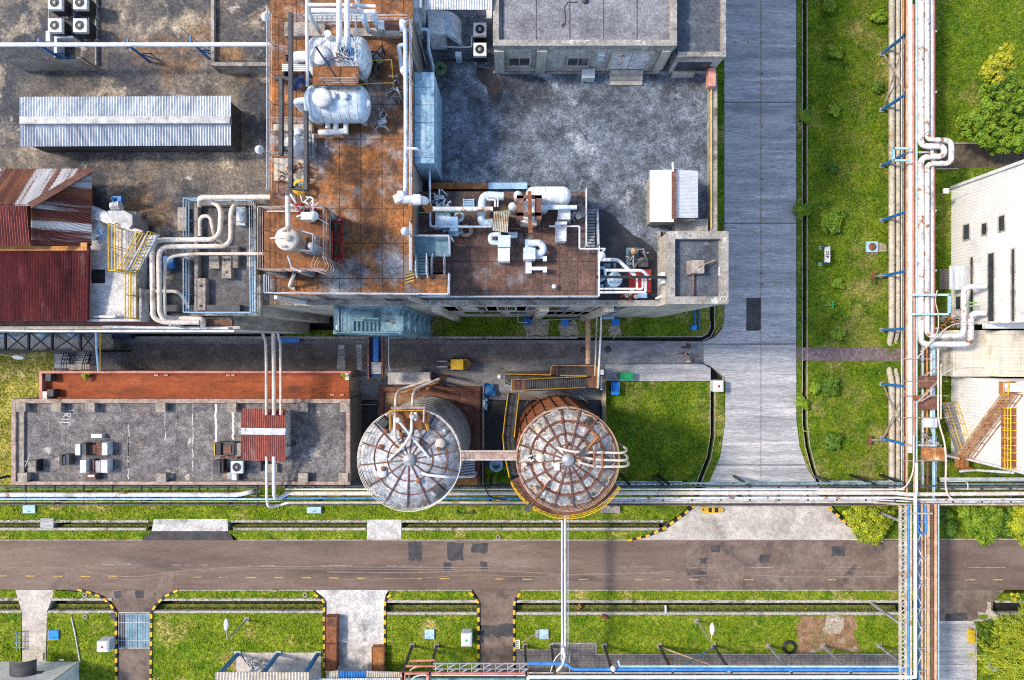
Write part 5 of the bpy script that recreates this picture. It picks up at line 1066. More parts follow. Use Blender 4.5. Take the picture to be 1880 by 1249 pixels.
# ---------------------------------------------------------------- the two tanks
ZK = 12.5
def tank(cx, cy, rpx, name, label, mtop, mwall, ribs, rings, ribmat, railmat, rr_=.035, rw=.11):
    c = W(cx, cy, ZK); r = R(rpx, ZK); t = thing(name, label, 'storage tank', (c.x, c.y, .6))
    prof = [(r*.985, .6)]
    for k in range(1, 8): z = .6+(ZK-.6)*k/8; prof += [(r*.985, z-.03), (r*1.0, z), (r*.985, z+.03)]
    prof += [(r*.985, ZK-.1)]
    m = MB().lathe((c.x,c.y,0), prof, 72); m.build('shell', mwall, t)
    H = 1.0
    m = MB().lathe((c.x,c.y,0), [(r*1.005, ZK-.12),(r*1.005, ZK),(r*.5, ZK+H*.5),(.3, ZK+H),(.01, ZK+H)], 72, sm=True); m.build('roof', mtop, t)
    def surf(a, q, up=0): return Vector((c.x+r*q*math.cos(a), c.y+r*q*math.sin(a), ZK+H*(1-q)+up))
    for k in range(ribs):
        a = 2*math.pi*(k+.33)/ribs; m = MB(); m.beam(surf(a,.1,.06), surf(a,1.0,.07), rw, .14); m.build('rib', ribmat, t)
    for q in rings:
        m = MB(); n = ribs*3
        for k in range(n): m.beam(surf(2*math.pi*k/n,q,.04), surf(2*math.pi*(k+1)/n,q,.04), rw*.8, .1)
        m.build('ring_stiffener', ribmat, t)
    m = MB(); m.lathe((c.x,c.y,ZK+H-.05), [(.46,0),(.46,.12),(.40,.2),(.01,.26)], 24); m.build('hub', M['steel'], t)
    m = MB(); n = 48
    for hz in (.35, .7, 1.05):
        m.tube([Vector((c.x+r*1.0*math.cos(2*math.pi*k/n), c.y+r*1.0*math.sin(2*math.pi*k/n), ZK+hz)) for k in range(n+1)], rr_, 6)
    for k in range(0, n, 2):
        a = 2*math.pi*k/n; m.tube([Vector((c.x+r*math.cos(a), c.y+r*math.sin(a), ZK-.05)), Vector((c.x+r*math.cos(a), c.y+r*math.sin(a), ZK+1.05))], .03, 6)
    m.build('top_railing', railmat, t)
    return t, c, r, surf
def dome(root, px, py, rp, mat, name='vent_dome', z=13.1):
    q = W(px,py,z); r = R(rp,z); m = MB(); m.lathe((q.x,q.y,z-.6), [(r*.6,0),(r*.6,.3),(r,.35),(r*.97,.5),(r*.7,.68),(.01,.74)], 24); return m.build(name, mat, root)
t1, c1, r1, sf1 = tank(755, 840, 93, 'storage_tank', 'tall round tank with pale grey blue cone roof and two big white vent domes', M['tank1'], M['tank1_wall'], 14, (.44,.72), M['rust_brown'], M['cream_pipe'], .03, .075)
dome(t1, 808, 815, 10, M['cream_pipe']); dome(t1, 701, 868, 10.5, M['white']); dome(t1, 815.5, 791, 4, M['white'])
m = MB(); zq = 13.3; m.pbox(721,755,788,789,zq-.1,zq); m.build('service_platform', M['platform_rust'], t1)
m = MB(); m.rail([W(719,752,zq),W(781,752,zq)],1.0,.035,1.0); m.rail([W(719,752,zq),W(720,788,zq)],1.0,.035,1.0); m.rail([W(784,776,zq),W(789,788,zq)],1.0,.05,1.0); m.build('platform_railing', M['orange_rail'], t1)
m = MB(); m.tube(pp([(718,749,14.4),(781,748.5,14.4)]), .1, 8); m.tube(pp([(779,748,14.4),(778,776,14.3)]), .08, 8); m.build('platform_pipe', M['parapet_pink'], t1)
m = MB(); q = W(704,776,13.2); m.lathe((q.x,q.y,12.7), [(.5,0),(.5,.5),(.42,.6),(.01,.62)], 4, sm=False); m.build('hatch', M['dark_steel'], t1); m = MB(); q = W(804,900,12.9); m.lathe((q.x,q.y,12.4), [(.5,0),(.5,.5),(.42,.6),(.01,.62)], 4, sm=False); m.build('hatch', M['dark_steel'], t1)
m = MB()
for q0, a0 in ((.72, 2.3),(.62,2.75),(.55,3.5),(.5,5.6),(.45,5.1),(.5,1.9),(.38,.9),(.6,.35)):
    p = sf1(a0,q0); m.lathe(p, [(.11,0),(.11,.2),(.18,.2),(.18,.28),(.01,.3)], 12)
m.build('nozzle', M['rust'], t1)
t2, c2, r2, sf2 = tank(1041, 840, 93, 'storage_tank', 'tall round tank with rusty panelled cone roof, ribs and rings, one cream dome', M['tank2'], M['rust_brown'], 16, (.28,.5,.74), M['rust_brown'], M['tan_pipe'], .022)
dome(t2, 993, 841, 9.5, M['cream_pipe'])
m = MB(); q = W(1022,857,13.4); m.box(q.x-.2,q.y-.25,12.9,q.x+.2,q.y+.25,13.5); m.build('vent_box', M['white'], t2)
m = MB(); q = W(1041,815,13.5); m.lathe((q.x,q.y,13.0), [(.16,0),(.16,.5),(.01,.52)], 12); m.build('nozzle', M['rust'], t2)
m = MB(); q = W(966,846,12.9)
for k in range(6): a = q+Vector((.3*math.cos(k),.35*math.sin(k*1.3),-.1)); m.tube([a,a+Vector((0,0,.35)),a+Vector((.25,.1,.4))],.07,8)
m.build('valve_cluster', M['white_rust'], t2)
rg_ = random.Random(17)                       # rust run-off below every ring, with a wavy pale edge
for q0, q1 in ((.99,.74),(.73,.5),(.49,.28)):
    for nm, mt, f0, f1, up in (('rust_band','rust_brown',0,.17,.012),('lime_edge','beige_pipe',.14,.26,.008)):
        m = MB(); n = 160; v = []
        for k in range(n+1):
            a = 2*math.pi*k/n; w = .07*math.sin(k*.9)+.05*math.sin(k*2.3+1); w = w if f1 < .2 else w+.03*math.sin(k*1.7)
            v += [sf2(a, q0+(q1-q0)*f0, up), sf2(a, q0+(q1-q0)*min(.9,max(.05,f1+w)), up)]
        m.add(v, [(2*k,2*k+2,2*k+3,2*k+1) for k in range(n)]); m.build(nm, M[mt], t2)
# battens and vertical frames of the rusty wall
for k in range(28):
    m = MB(); a = 2*math.pi*k/28; m.beam((c2.x+r2*1.01*math.cos(a),c2.y+r2*1.01*math.sin(a),.6),(c2.x+r2*1.01*math.cos(a),c2.y+r2*1.01*math.sin(a),ZK-.15),.10,.10, up=(math.cos(a),math.sin(a),0)); m.build('wall_batten', M['rust'], t2)
for j in range(14):
    m = MB(); z = 1.2+.8*j; n = 56
    for k in range(n):
        a, b = 2*math.pi*k/n, 2*math.pi*(k+1)/n; m.beam((c2.x+r2*1.0*math.cos(a),c2.y+r2*1.0*math.sin(a),z),(c2.x+r2*1.0*math.cos(b),c2.y+r2*1.0*math.sin(b),z),.06,.16)
    m.build('wall_lath', M['rust'], t2)
m = MB(); zq = 11.4; n = 22; v = []; f = []        # walkway round the south of the rusty tank
for k in range(n+1):
    a = math.radians(205+ (330-205)*k/n); v += [(c2.x+r2*1.02*math.cos(a),c2.y+r2*1.02*math.sin(a),zq),(c2.x+r2*1.22*math.cos(a),c2.y+r2*1.22*math.sin(a),zq)]
for k in range(n): f.append((2*k,2*k+1,2*k+3,2*k+2))
m.add(v,f); m.build('walkway', M['rust_brown'], t2)
m = MB()
for hz in (0,.5,1.0): m.tube([Vector(v[2*k+1])+Vector((0,0,hz)) for k in range(n+1)], .035, 6)
for k in range(n+1): m.tube([Vector(v[2*k+1]), Vector(v[2*k+1])+Vector((0,0,1.0))], .03, 6)
m.build('walkway_railing', M['yellow'], t2)
for k, a in enumerate((105, 90, 128, 55)):
    m = MB(); A = math.radians(a)
    for s in range(4):
        d = Vector((math.cos(A),math.sin(A),0)); p = Vector((-d.y,d.x,0)); q = Vector((c2.x,c2.y,0))+d*(r2+.45)+p*(.25*(s-1.5)); m.tube([q+Vector((0,0,.3)), q+Vector((0,0,2.4))], .04, 6)
    m.build('wall_pipe', M['steel'], t2)
# curved white pipes on the rusty tank
for i, (y0, y1, lb) in enumerate(((828,832,'topmost of the three white arched pipes over the rusty tank edge'),(842,846,'middle of the three white arched pipes over the rusty tank edge'),(855,857,'lowest of the three white arched pipes over the rusty tank edge'))):
    xs = (1022,1063,1061)[i]
    pipe(lb, [(xs,(822,838,848)[i],13.6),(xs+30,y0+2,13.9),(1148+2*i,y1,13.6),(1151+2*i,y1-8,12.6),(1128,y1-20,9)], 2.4, M['cream_pipe'], fil=.5, n=10)
m = MB(); m.tube(pp([(1085,792,14.2),(1098,803,14.2),(1064,840,14.0)]), .09, 8); m.beam(W(1090,800,14.0),W(1090,860,14.0),.1); m.beam(W(1105,828,14.0),W(1105,858,14.0),.1); one('pipe_support', m, M['rust_bright'], 'rusty bent pipe support on top of the rusty tank', 'pipe support')
m = MB(); q = W(1070,830,14.2); m.beam(W(1062,838,14.1),W(1078,822,14.1),.3,.1); one('cover_plate', m, M['dark_steel'], 'dark cover plate on top of the rusty tank', 'plate')
lp = thing('lamp_post', 'dark lamp head on long rusty arm at rusty tank edge', 'lamp', (c2.x-1.6,c2.y-3,12.5)); m = MB(); m.tube(pp([(1008,884,13.2),(975,928,13.4)]), .07, 6); m.build('arm', M['rust'], lp)
m = MB(); m.beam(W(976,926,13.4),W(966,937,13.3),.38,.16); m.build('lamp_head', M['dark_steel'], lp)
# pipes on the pale tank
za = 14.2
pipe('white pipe rising over pale tank platform, bent to its cone, outer one', [(790,698,10.5),(735,715,11.5),(727,725,12.5),(725,770,za),(724,800,za),(732,814,13.2)], 2.6, M['cream_pipe'], fil=.6)
pipe('white pipe rising over pale tank platform, bent to its cone, inner one', [(806,696,10.5),(764,713,11.5),(758,725,12.6),(756,770,za),(756,795,za),(742,818,13.9),(714,844,13.2)], 2.6, M['cream_pipe'], fil=.6)
pipe('straight white pipe crossing diagonally down the pale cone', [(731,772,za),(787,839,13.2)], 2.6, M['white'], fil=0)
pipe('white pipe curving from pale cone over tank edge toward brick annex', [(775,868,13.4),(783,872,13.6),(820,876,13.4),(871,875,10.5),(874,868,9.5)], 2.6, M['white'], fil=.4)
m = MB()
for x, y in ((731,772),(757,765)): q = W(x,y,za); m.lathe((q.x,q.y,za-.25), [(.2,0),(.22,.2),(.14,.4),(.01,.42)], 12)
m.tube(pp([(763,757,14.0),(763,772,14.0)]), .13, 8); one('valve_group', m, M['white_rust'], 'white valves on the pipes above pale tank platform', 'valves')
fr = thing('pipe_trestle', 'rusty trestle behind the pale tank holding two bent pipes', 'trestle', W(770,720,0)); m = MB()
for x, y in ((735,722),(757,722),(771,716),(786,712),(800,700)): q = W(x,y,9.5); m.beam((q.x,q.y,.2),(q.x,q.y,10.2),.2)
m.beam(W(734,722,10.2),W(800,699,10.4),.16); m.beam(W(757,712,10.3),W(805,702,10.3),.14); m.build('frame', M['rust_bright'], fr)
pl = thing('tank_plinth', 'square rust edged base slab under the pale tank', 'plinth', W(788,800,0))
m = MB(); m.pbox(697,712,880,890,-.2,.55); m.build('slab', M['rust_brown'], pl); m = MB(); m.pbox(708,722,760,800,.55,.56); m.build('worn_patch', M['bare_soil'], pl)
m = MB(); m.pbox(695,710,882,719,-.2,.75); m.pbox(695,719,704,884,-.2,.75); m.pbox(871,719,882,884,-.2,.75); m.pbox(695,884,882,893,-.2,.75); m.build('edge', M['rust_brown'], pl)
an = thing('pipe_rack_box', 'rusty framed rack of pipes at the pale tank base corner', 'rack', W(868,870,0)); m = MB()
for k in range(6): m.tube(pp([(846,850+5*k,3.0),(872,846+5*k,3.0)]), .1, 8)
m.build('pipe_bundle', M['grey_pipe'], an); m = MB(); m.pbox(835,878,876,892,0,2.6); m.build('box', M['orange_pipe'], an)
br = thing('catwalk', 'narrow walkway bridge with cream rails between the two tanks', 'bridge', W(900,835,ZK)); zb = ZK+.05
m = MB(); a0 = W(848,827,zb); a1 = W(949,843,zb); m.box(a0.x,a1.y,zb-.1,a1.x,a0.y,zb); m.build('deck', M['parapet_pink'], br)
m = MB(); m.rail([W(848,827,zb),W(949,827,zb)],.35,.05,1.6,0); m.rail([W(848,843,zb),W(949,843,zb)],.35,.05,1.6,0); m.build('railing', M['cream_pipe'], br)
# dark pit, stairs and walls between tanks
m = MB(); m.pbox(884,742,940,830,.02,.06); m.pbox(652,742,692,850,.02,.06); struct('pit', m, M['drain'])  # flat slabs, the dark of the pit depth is put into their colour
for b in ((652.5,742,692,743.5,0,.4),(648,740,652,800,0,.4),(885,710,889,890,0,.5),(940,742,944,830,0,.4),(1106,690,1111,830,0,.9),(641,690,700,699,0,.3)): m = MB(); m.pbox(*b); one('pit_wall', m, M['block'], 'low rough concrete kerb wall edging a dark pit by the tanks', 'wall', 'kerb walls of the tank pits')
m = MB(); m.pbox(712,684,789,706,0,1.6); one('machine_foundation', m, M['concrete_white'], 'rough mottled concrete foundation block north of pale tank', 'foundation')
es = thing('switchback_stair', 'dark brown switchback stair with orange rails climbing to the rusty tank', 'stair', W(1010,700,0))
def flight(root, a, b, n, w, mat, side):
    a, b = Vector(a), Vector(b); d = b-a; sdv = Vector(side)
    m = MB()
    for i in range(n):
        p = a+d*((i+.5)/n); m.beam(p-sdv*w/2, p+sdv*w/2, .26, .05)
    m.build('tread', mat, root)
    m = MB(); m.beam(a-sdv*w/2,b-sdv*w/2,.06,.25); m.beam(a+sdv*w/2,b+sdv*w/2,.06,.25); m.build('stringer', mat, root)
zz1, zz2, zz3 = 1.6, 3.4, 5.4
flight(es, W(928,694,.3), W(1018,692,zz1), 24, 1.1, M['dark_steel'], (0,1,0)); flight(es, W(1025,679,zz1), W(1080,679,zz2), 16, .9, M['dark_steel'], (0,1,0)); flight(es, W(1078,704,zz2), W(962,707,zz3), 30, 1.0, M['dark_steel'], (0,1,0))
m = MB(); each('landing', M['rust_brown'], es, [(1012,672,1026,690,zz1-.1,zz1),(1078,672,1096,712,zz2-.1,zz2),(939,697,963,716,zz3-.1,zz3)])
m = MB(); m.rail([W(928,686,.3),W(1010,688,zz1),W(1012,671,zz1),W(1095,671.5,zz2),W(1095,712,zz2)],.9,.05,1.4,1); m.rail([W(940,697,zz3),W(1076,691,zz2)],.5,.05,1.4,0); m.rail([W(962,716,zz3),W(1074,711,zz2)],.5,.05,1.4,0); m.rail([W(1029,689,zz1),W(1076,690,zz2)],.6,.05,1.4,0); m.rail([W(940,697,zz3),W(940,718,zz3)],.8,.05,1.2,1); m.build('railing', M['orange_rail'], es)
cs = thing('curved_stair', 'dark stair with yellow rails winding round the rusty tank side', 'stair', W(935,780,0)); 
pts = [W(943,722,zz3),W(938,760,zz3+1.8),W(934,800,zz3+3.4),W(937,830,zz3+4.6),W(946,872,zq)]
for a, b in zip(pts[:-1], pts[1:]): flight(cs, a, b, 8, .8, M['dark_steel'], (1,0,0))
m = MB(); m.rail([p-Vector((.45,0,0)) for p in pts],.8,.045,1.4,1); m.rail([p+Vector((.45,0,0)) for p in pts[:3]],.8,.045,1.4,1); m.build('railing', M['yellow'], cs)
floodlamp(918,692,3.2,941,707,2.2,'white bell lamp on a cream arm by dark pit stair')
m = MB(); q = W(892,718,.3); v, f = rag(898,716,.1,24,24,7); m.add(v,f,0,True); one('crumpled_sheet', m, M['blue'], 'crumpled blue plastic sheet in dark corner between tanks', 'sheet')
m = MB(); v, f = rag(891,741,.1,9,22,8); m.add(v,f,0,True); one('crumpled_sheet', m, M['sky_pipe'], 'pale blue plastic scrap at the dark pit edge', 'sheet')
m = MB(); q = W(911,853,.3); m.lathe((q.x,q.y,.0), [(.62,0),(.65,.4),(.5,.55),(.38,.4),(.36,.05),(.01,.05)], 24); one('round_basin', m, M['sky_pipe'], 'open round basin on grass patch beneath the tank bridge', 'basin')
m = MB(); w = [W(x,y,.06)[:2] for x,y in ((890,856),(936,856),(940,888),(890,888))]; m.prism(w,-.2,.06); struct('lawn', m, M['lawn_deep']); LAWNS.append((w,'deep'))
pipe('thin dark pipe from grass patch dropping over the pipe rack', [(888,840,2),(889,890,4.8),(898,914,5.2),(930,918,5.2)], 1.0, M['black'], fil=.5)
m = MB(); m.pbox(1104,930,1138,942,0,.5); m.pbox(1110,926,1120,932,.3,.9); one('pump_plinth', m, M['block'], 'pale concrete pump base on grass below rusty tank', 'plinth')
# sheds: tanks' blue bins
def bin_(name, label, x0, y0, x1, y1, h, mat, grp=None, lidm=None):
    t = thing(name, label, 'bin', W((x0+x1)/2,(y0+y1)/2,0), grp)
    m = MB(); m.pbox(x0,y0,x1,y1,.02,h*.86,zr=h); m.build('body', mat, t)
    a,b,c,d = rectw(x0,y0,x1,y1,h); m = MB(); m.box(a-.04,b-.04,h*.86,c+.04,d+.04,h*.93); m.box(a+.1,b+.1,h*.93,c-.1,d-.1,h); m.build('lid', lidm or mat, t); return t
bin_('waste_bin','green plastic waste container on pavement by the tank lawn',1139,685,1162,698,1.0,M['green'])
bin_('waste_bin','bright blue container with dark hollow lid on the tank lawn',1123,703,1137,724,.9,M['blue_bright'])
# ---------------------------------------------------------------- low building and red terrace
ZB, ZE = 5.0, 4.0
lb = thing('low_building', 'long low building with stained grey roof and pale parapet', 'building', W(330,810,0))
x0,y0,x1,y1 = rectw(22,734,641,889,ZB)
m = MB(); m.box(x0,y0,0,x1,y1,ZB-.55,top=False); m.build('wall', M['lane_dark'], lb)  # dark wall colour paints in the shade on its east side
m = MB(); m.box(x0+.003,y0+.003,ZB-.55,x1-.003,y1-.003,ZB-.4); m.build('roof', M['low_roof'], lb)
m = MB(); w = .3; m.box(x0-.06,y1-w,ZB-.4,x1+.06,y1+.06,ZB); m.box(x0-.06,y0-.06,ZB-.4,x1+.06,y0+w*.7,ZB); m.box(x0-.06,y0+w*.7,ZB-.4,x0+w,y1-w,ZB); m.box(x1-w*.8,y0+w*.7,ZB-.4,x1+.06,y1-w,ZB); m.build('parapet', M['parapet_pink'], lb)
m = MB(); m.box(x0+w,y0+w*.7,ZB-.4,x0+w+.55,y1-w,ZB-.2); m.build('gutter_slab', M['block'], lb)
def chalk(pts, w=.12, z=ZB-.397):
    m = MB()
    for a, b in zip(pts[:-1], pts[1:]): m.beam(W(*a,z), W(*b,z), w, .006)
    return m
r = random.Random(12)
def wig(x, ya, yb, n=12): return [(x+r.uniform(-1.2,1.2), ya+(yb-ya)*i/n) for i in range(n+1)]
chalk(wig(396.5,742,811), .17).build('paint_line', M['paint_white'], lb); chalk(wig(428,756,807), .17).build('paint_line', M['paint_white'], lb); chalk([(421,756),(434,756)], .12).build('paint_line', M['paint_white'], lb)
for x, ya, yb in ((236,780,860),(303,755,812),(354,742,865),(236,798,880)): chalk(wig(x,ya,yb), .09).build('sealant_line', M['chalk'], lb)
def pz(x, y): return (90+x*70/896, 730+y*70/896)
mm = MB()
for st in ([(350,385),(500,385),(508,430),(465,462),(410,400),(318,466)],[(285,510),(512,520)],[(245,575),(500,590),(492,625),(400,735),(325,690),(248,585)],[(470,300),(590,303)]):
    P = [pz(*q) for q in st]
    for a, b in zip(P[:-1], P[1:]): mm.beam(W(*a,ZB-.397), W(*b,ZB-.397), .075, .006)
mm.build('chalk_writing', M['chalk'], lb)
G = 'square concrete vents along the roof parapet'
def vent(x, y, label, mat='block', s=17):
    t = thing('roof_vent', label, 'vent', W(x,y,ZB-.4), G); m = MB(); a,b,c,d = rectw(x-s/2,y-s/2,x+s/2,y+s/2,ZB+.25); m.box(a+.06,b+.06,ZB-.4,c-.06,d-.06,ZB+.12); m.build('shaft', M['parapet'], t)
    m = MB(); m.box(a,b,ZB+.12,c,d,ZB+.25); m.build('cap', M[mat], t)
N1 = ('terrace side vent in the roof corner by the lawn','terrace side vent that is flat and greenish, next to the corner one','terrace side vent between greenish one and pale stain','terrace side vent at the middle of roof','terrace side vent with white paint line running from it','terrace side vent just past the rusty roofed hut','terrace side vent in the corner near the pale tank')
for x, l in zip((38,103,165,295,425,556,633), N1): vent(x, 748, l)
N2 = ('dark road side vent in roof corner by the lawn','road side vent alone at middle of roof','road side vent past the two white pipes','road side vent in corner near the pale tank')
for x, l in zip((41,296,556,630), N2): vent(x, 877, l)
def junkbox(name, label, cat, parts, zb=ZB-.4):
    t = thing(name, label, cat, W(parts[0][0], parts[0][1], zb))
    for (xa,ya,xb,yb,h,mt,nm) in parts: m = MB(); m.pbox(xa,ya,xb,yb,zb,zb+h); m.build(nm, M[mt], t)
    return t
junkbox('rooftop_unit','white box unit with dark grille, lawn side of brown plate','air conditioner',[(138,816,147,836,.8,'white_old','casing'),(147,814,158,836,.7,'dark_steel','grille')])
junkbox('rooftop_unit','white box unit with rusty half, right beside brown plate','air conditioner',[(187,813,197,836,.8,'white_old','casing'),(177,814,186.6,836,.5,'rust_brown','tray')])
junkbox('metal_plate','brown square metal plate between two white units','plate',[(161,817,175.5,833,.3,'rust_brown','plate')])
junkbox('rooftop_unit','narrow white flat box above the brown plate','air conditioner',[(167,797,187,804,.5,'white','casing')])
junkbox('rooftop_unit','upright pale slab unit near brown bar, lawn side','air conditioner',[(147,845,158,868,.8,'white_old','casing')])
junkbox('rooftop_unit','upright pale slab unit near brown bar, tank side','air conditioner',[(185,845,197,868,.8,'white_old','casing')])
junkbox('steel_bar','brown flat bar and grey panel between two slab units','bar',[(169.5,843,172.5,872,.4,'rust_brown','bar'),(174,846,184,868,.3,'steel','panel')])
junkbox('rooftop_unit','small battered box with white labels at road parapet','air conditioner',[(158,870,175,881,.7,'rust_brown','casing'),(161,872,173,876,.76,'white_old','label_plate'),(176,870,181,881,.5,'dark_steel','grille')])
junkbox('rooftop_unit','black tilted unit alone between aerial and slab units','air conditioner',[(109,836,114,855,.9,'black','grille'),(114.5,835,127,854,.7,'dark_steel','casing'),(115,838,118,853,.76,'white_old','bracket')])
junkbox('rooftop_unit','brown topped unit beside the thin aerial','air conditioner',[(52,846,65,867,.8,'block','casing'),(65.5,844,70,866,.6,'black','grille')])
junkbox('rooftop_unit','large dark stripped unit with yellow edge beside the rusty hut','air conditioner',[(393,815,394.5,836,.9,'yellow','frame'),(396.5,813,405,836,.9,'black','grille'),(405.5,812,430,836,.7,'dark_steel','casing'),(410,818,424,832,.78,'rust_brown','motor'),(432,814,442,838,.5,'block','box')])
junkbox('rooftop_unit','dark flat unit beside white fan condenser','air conditioner',[(391,846,404,870,.8,'dark_steel','casing'),(404.5,845,410,869,.7,'black','grille')])
junkbox('scrap_heap','tangle of broken parts at parapet below the fan condenser','scrap',[(416,868,424,880,.4,'steel','panel'),(425,870,434,882,.5,'white_old','panel'),(410,864,416,876,.3,'rust_bright','panel'),(434,866,438,880,.6,'dark_steel','panel'),(404,838,436,842,.3,'rust_brown','bar')])
condenser(435,858,ZB+.6,'old grey fan condenser on low roof beside scrap heap','old roof condenser',.8,22,'zinc')
junkbox('rooftop_unit','grey upright box between scrap and white pipes','air conditioner',[(472,848,479,866,.9,'dark_steel','casing'),(480,852,508,868,.4,'block','slab')])
ar = thing('roof_aerial', 'thin white aerial leaning over roof corner unit', 'aerial', W(45,850,ZB-.4)); m = MB(); m.tube(pp([(46,858,4.8),(56,833,6.4)]),.03,5); m.tube(pp([(40,846,5.6),(52,848,5.6)]),.02,5); m.tube(pp([(41,860,4.8),(42,836,6.2)]),.02,5); m.build('mast', M['white_old'], ar)
# rusty hut on the roof
ht = thing('roof_hut', 'small hut with brick red corrugated roof and white ridge flashing on low roof', 'hut', W(490,800,ZB-.4)); ze, zk = ZB+1.5, ZB+2.1
m = MB(); m.pbox(447,756,520,842,ZB-.4,ze-.05); m.build('wall', M['white_rust'], ht)
m = MB(); m.corr(W(444,750,ze),W(524,752,ze),W(523,792,zk),W(443,792,zk),20,.06,th=.03); m.build('roof_slope', M['red_sheet'], ht)
m = MB(); m.corr(W(443,793,zk),W(523,793,zk),W(523,847,ze),W(444,845,ze),20,.06,th=.03); m.build('roof_slope', M['red_sheet'], ht)
m = MB(); m.prism([W(442,786,zk+.2)[:2],W(524,787,zk+.2)[:2],W(523,799,zk+.2)[:2],W(442,798,zk+.2)[:2]], zk-.02, zk+.15); m.build('ridge_flashing', M['white_old'], ht)
m = MB(); m.beam(W(539,816,ZB),W(524,820,ZB+.6),.08); q = W(540,816,ZB-.2); m.lathe((q.x,q.y,ZB-.35), [(.14,0),(.14,.2),(.08,.2),(.08,.02)], 14); m.build('door_stay', M['dark_steel'], ht)
# three cream pipes bridging the lane, two going on to the rack
for x, xt, rr, l in ((489,486,2.6,'cream pipe bridging dark lane, nearest the red terrace stairs'),(503,502,3.7,'thickest cream pipe bridging dark lane between two thin ones'),(515.5,514,2.4,'cream pipe bridging dark lane, nearest the blue stair tower')):
    pipe(l, [(xt-4 if rr < 3 else xt,612,7.5),(x-1,626,7.4),(x,680,7.2),(x,762,6.9)], rr, M['cream_pipe'], fil=.5, rings=2.5)
pipe('thin white pipe leaving hut roof and bending onto road rack', [(489.5,838,6.6),(489.5,915,5.8),(492,932,5.6),(505,930,4.8),(530,923,4.7)], 2.4, M['white'], fil=.4)
pipe('thick white pipe leaving hut roof and bending onto road rack', [(503,838,6.6),(503,908,5.8),(506,917,5.2),(530,906,4.7)], 3.6, M['white'], fil=.4)
# terrace
tr = thing('red_terrace', 'long brick red flat terrace behind a low pink parapet', 'terrace', W(360,708,0)); x0,y0,x1,y1 = rectw(78,682,640,735,ZE)
yb = rectw(22,734,641,889,ZB)[3]
m = MB(); m.box(x0,yb+.003,0,x1,y1,ZE-.35,top=False); m.build('wall', M['facade_dirty'], tr)
m = MB(); m.box(x0+.003,yb+.003,ZE-.35,x1-.003,y1-.003,ZE-.25); m.build('floor', M['red_terrace'], tr)
m = MB(); m.box(x0-.05,y1-.16,ZE-.25,x1+.3,y1+.05,ZE+.35); m.box(x0-.05,yb+.05,ZE-.25,x0+.2,y1-.16,ZE+.35); m.build('parapet', M['red_pipe'], tr)
m = MB(); m.pbox(634,682,640,698,ZE-.25,ZE+.3); m.pbox(78,719,86,734,ZE-.25,ZE+.35); m.build('parapet_end', M['paint_white'], tr)
m = MB(); m.pbox(86.5,715,98,728,ZE-.25,ZE+.5); one('terrace_box', m, M['dark_steel'], 'dark grey box on red terrace beside the roof parapet corner', 'box')
m = MB(); m.pbox(83.5,686,93,700,ZE-.25,ZE+.45); one('terrace_box', m, M['dark_steel'], 'dark grey box on red terrace at the lawn and lane corner', 'box')
for x, y in ((283,689),(301,689),(415,689),(424,689),(606,725),(624,725)): m = MB(); m.pbox(x,y-1.5,x+7,y+1.5,ZE-.25,ZE-.18); one('floor_tile', m, M['pink'], 'small pink tile lying loose near the red terrace edge', 'tile', 'loose tiles on the terrace')
# steel landing by the terrace and truss canopy over the walk
tc = thing('truss_canopy', 'dark steel canopy frame with crossed braces over blue drums by lawn', 'canopy', W(80,626,0)); z = 5.2
m = MB()
xs = (-60,10,53,96,148,176)
for a in xs: m.beam(W(a,609,z),W(a,645,z),.14,.2); q = W(a,645,z); m.beam((q.x,q.y,0),(q.x,q.y,z),.16); q = W(a,610,z); m.beam((q.x,q.y,0),(q.x,q.y,z),.16)
m.beam(W(-60,645,z),W(176,645,z),.18,.24); m.beam(W(-60,609,z),W(176,609,z),.14,.2); m.build('frame', M['black'], tc)
for a, b in zip(xs[:-1], xs[1:]): m = MB(); m.beam(W(a,609,z),W(b,645,z),.08); m.beam(W(a,645,z+.02),W(b,609,z+.02),.08); m.build('brace', M['black'], tc)
slab('canopy_floor', [[(-300,604),(205,604),(205,640),(-300,640)]], M['concrete_apron'], .03)
for i, x in enumerate((-4,68,72+52)):
    t = thing('blue_drum', ('pale blue drum under truss canopy at picture edge','pale blue drum under the middle crossed brace','pale blue drum under canopy nearest the stairs')[i], 'drum', W(x+6,606,0), 'blue drums under the canopy'); m = MB(); q = W(x+6,609,1.4); m.lathe((q.x,q.y,0), [(.5,0),(.5,1.3),(.3,1.5),(.01,1.52)], 18); m.build('body', M['sky_pipe'], t); m = MB(); m.lathe((q.x,q.y,1.5),[(.12,0),(.12,.1),(.01,.1)],10); m.build('cap', M['blue'], t)
ts = thing('terrace_stair', 'short dark steel stair with cage rails up to the red terrace', 'stair', W(148,660,0)); 
flight(ts, W(152,646,1.6), W(148,668,3.2), 5, 1.4, M['steel'], (1,0,0)); m = MB(); m.pbox(126,668,164,679,3.4,3.5); m.pbox(132,640,172,646,1.5,1.6); m.build('landing', M['beige_pipe'], ts)
m = MB(); m.rail([W(131,646,1.6),W(126,668,3.4),W(126,679,3.4)],1.0,.035,.8); m.rail([W(172,646,1.6),W(164,668,3.4),W(164,679,3.4)],1.0,.035,.8); m.build('railing', M['black'], ts)
m = MB(); m.pbox(100,650,126,676,.0,.5); struct('stair_base', m, M['concrete_road'])
pipe('blue downpipe bridging from roof edge to red terrace', [(176,606,9),(177,640,6.6),(181,680,4.6)], 2.2, M['sky_pipe'], fil=.3)
pipe('thin yellow pipe beside blue downpipe at the terrace', [(184,606,8.6),(184,682,4.6)], .8, M['yellow'], fil=0)
m = MB(); m.pbox(186,622,208,640,0,1.4); one('concrete_box', m, M['block'], 'square concrete box under blue downpipe by the lane', 'box')
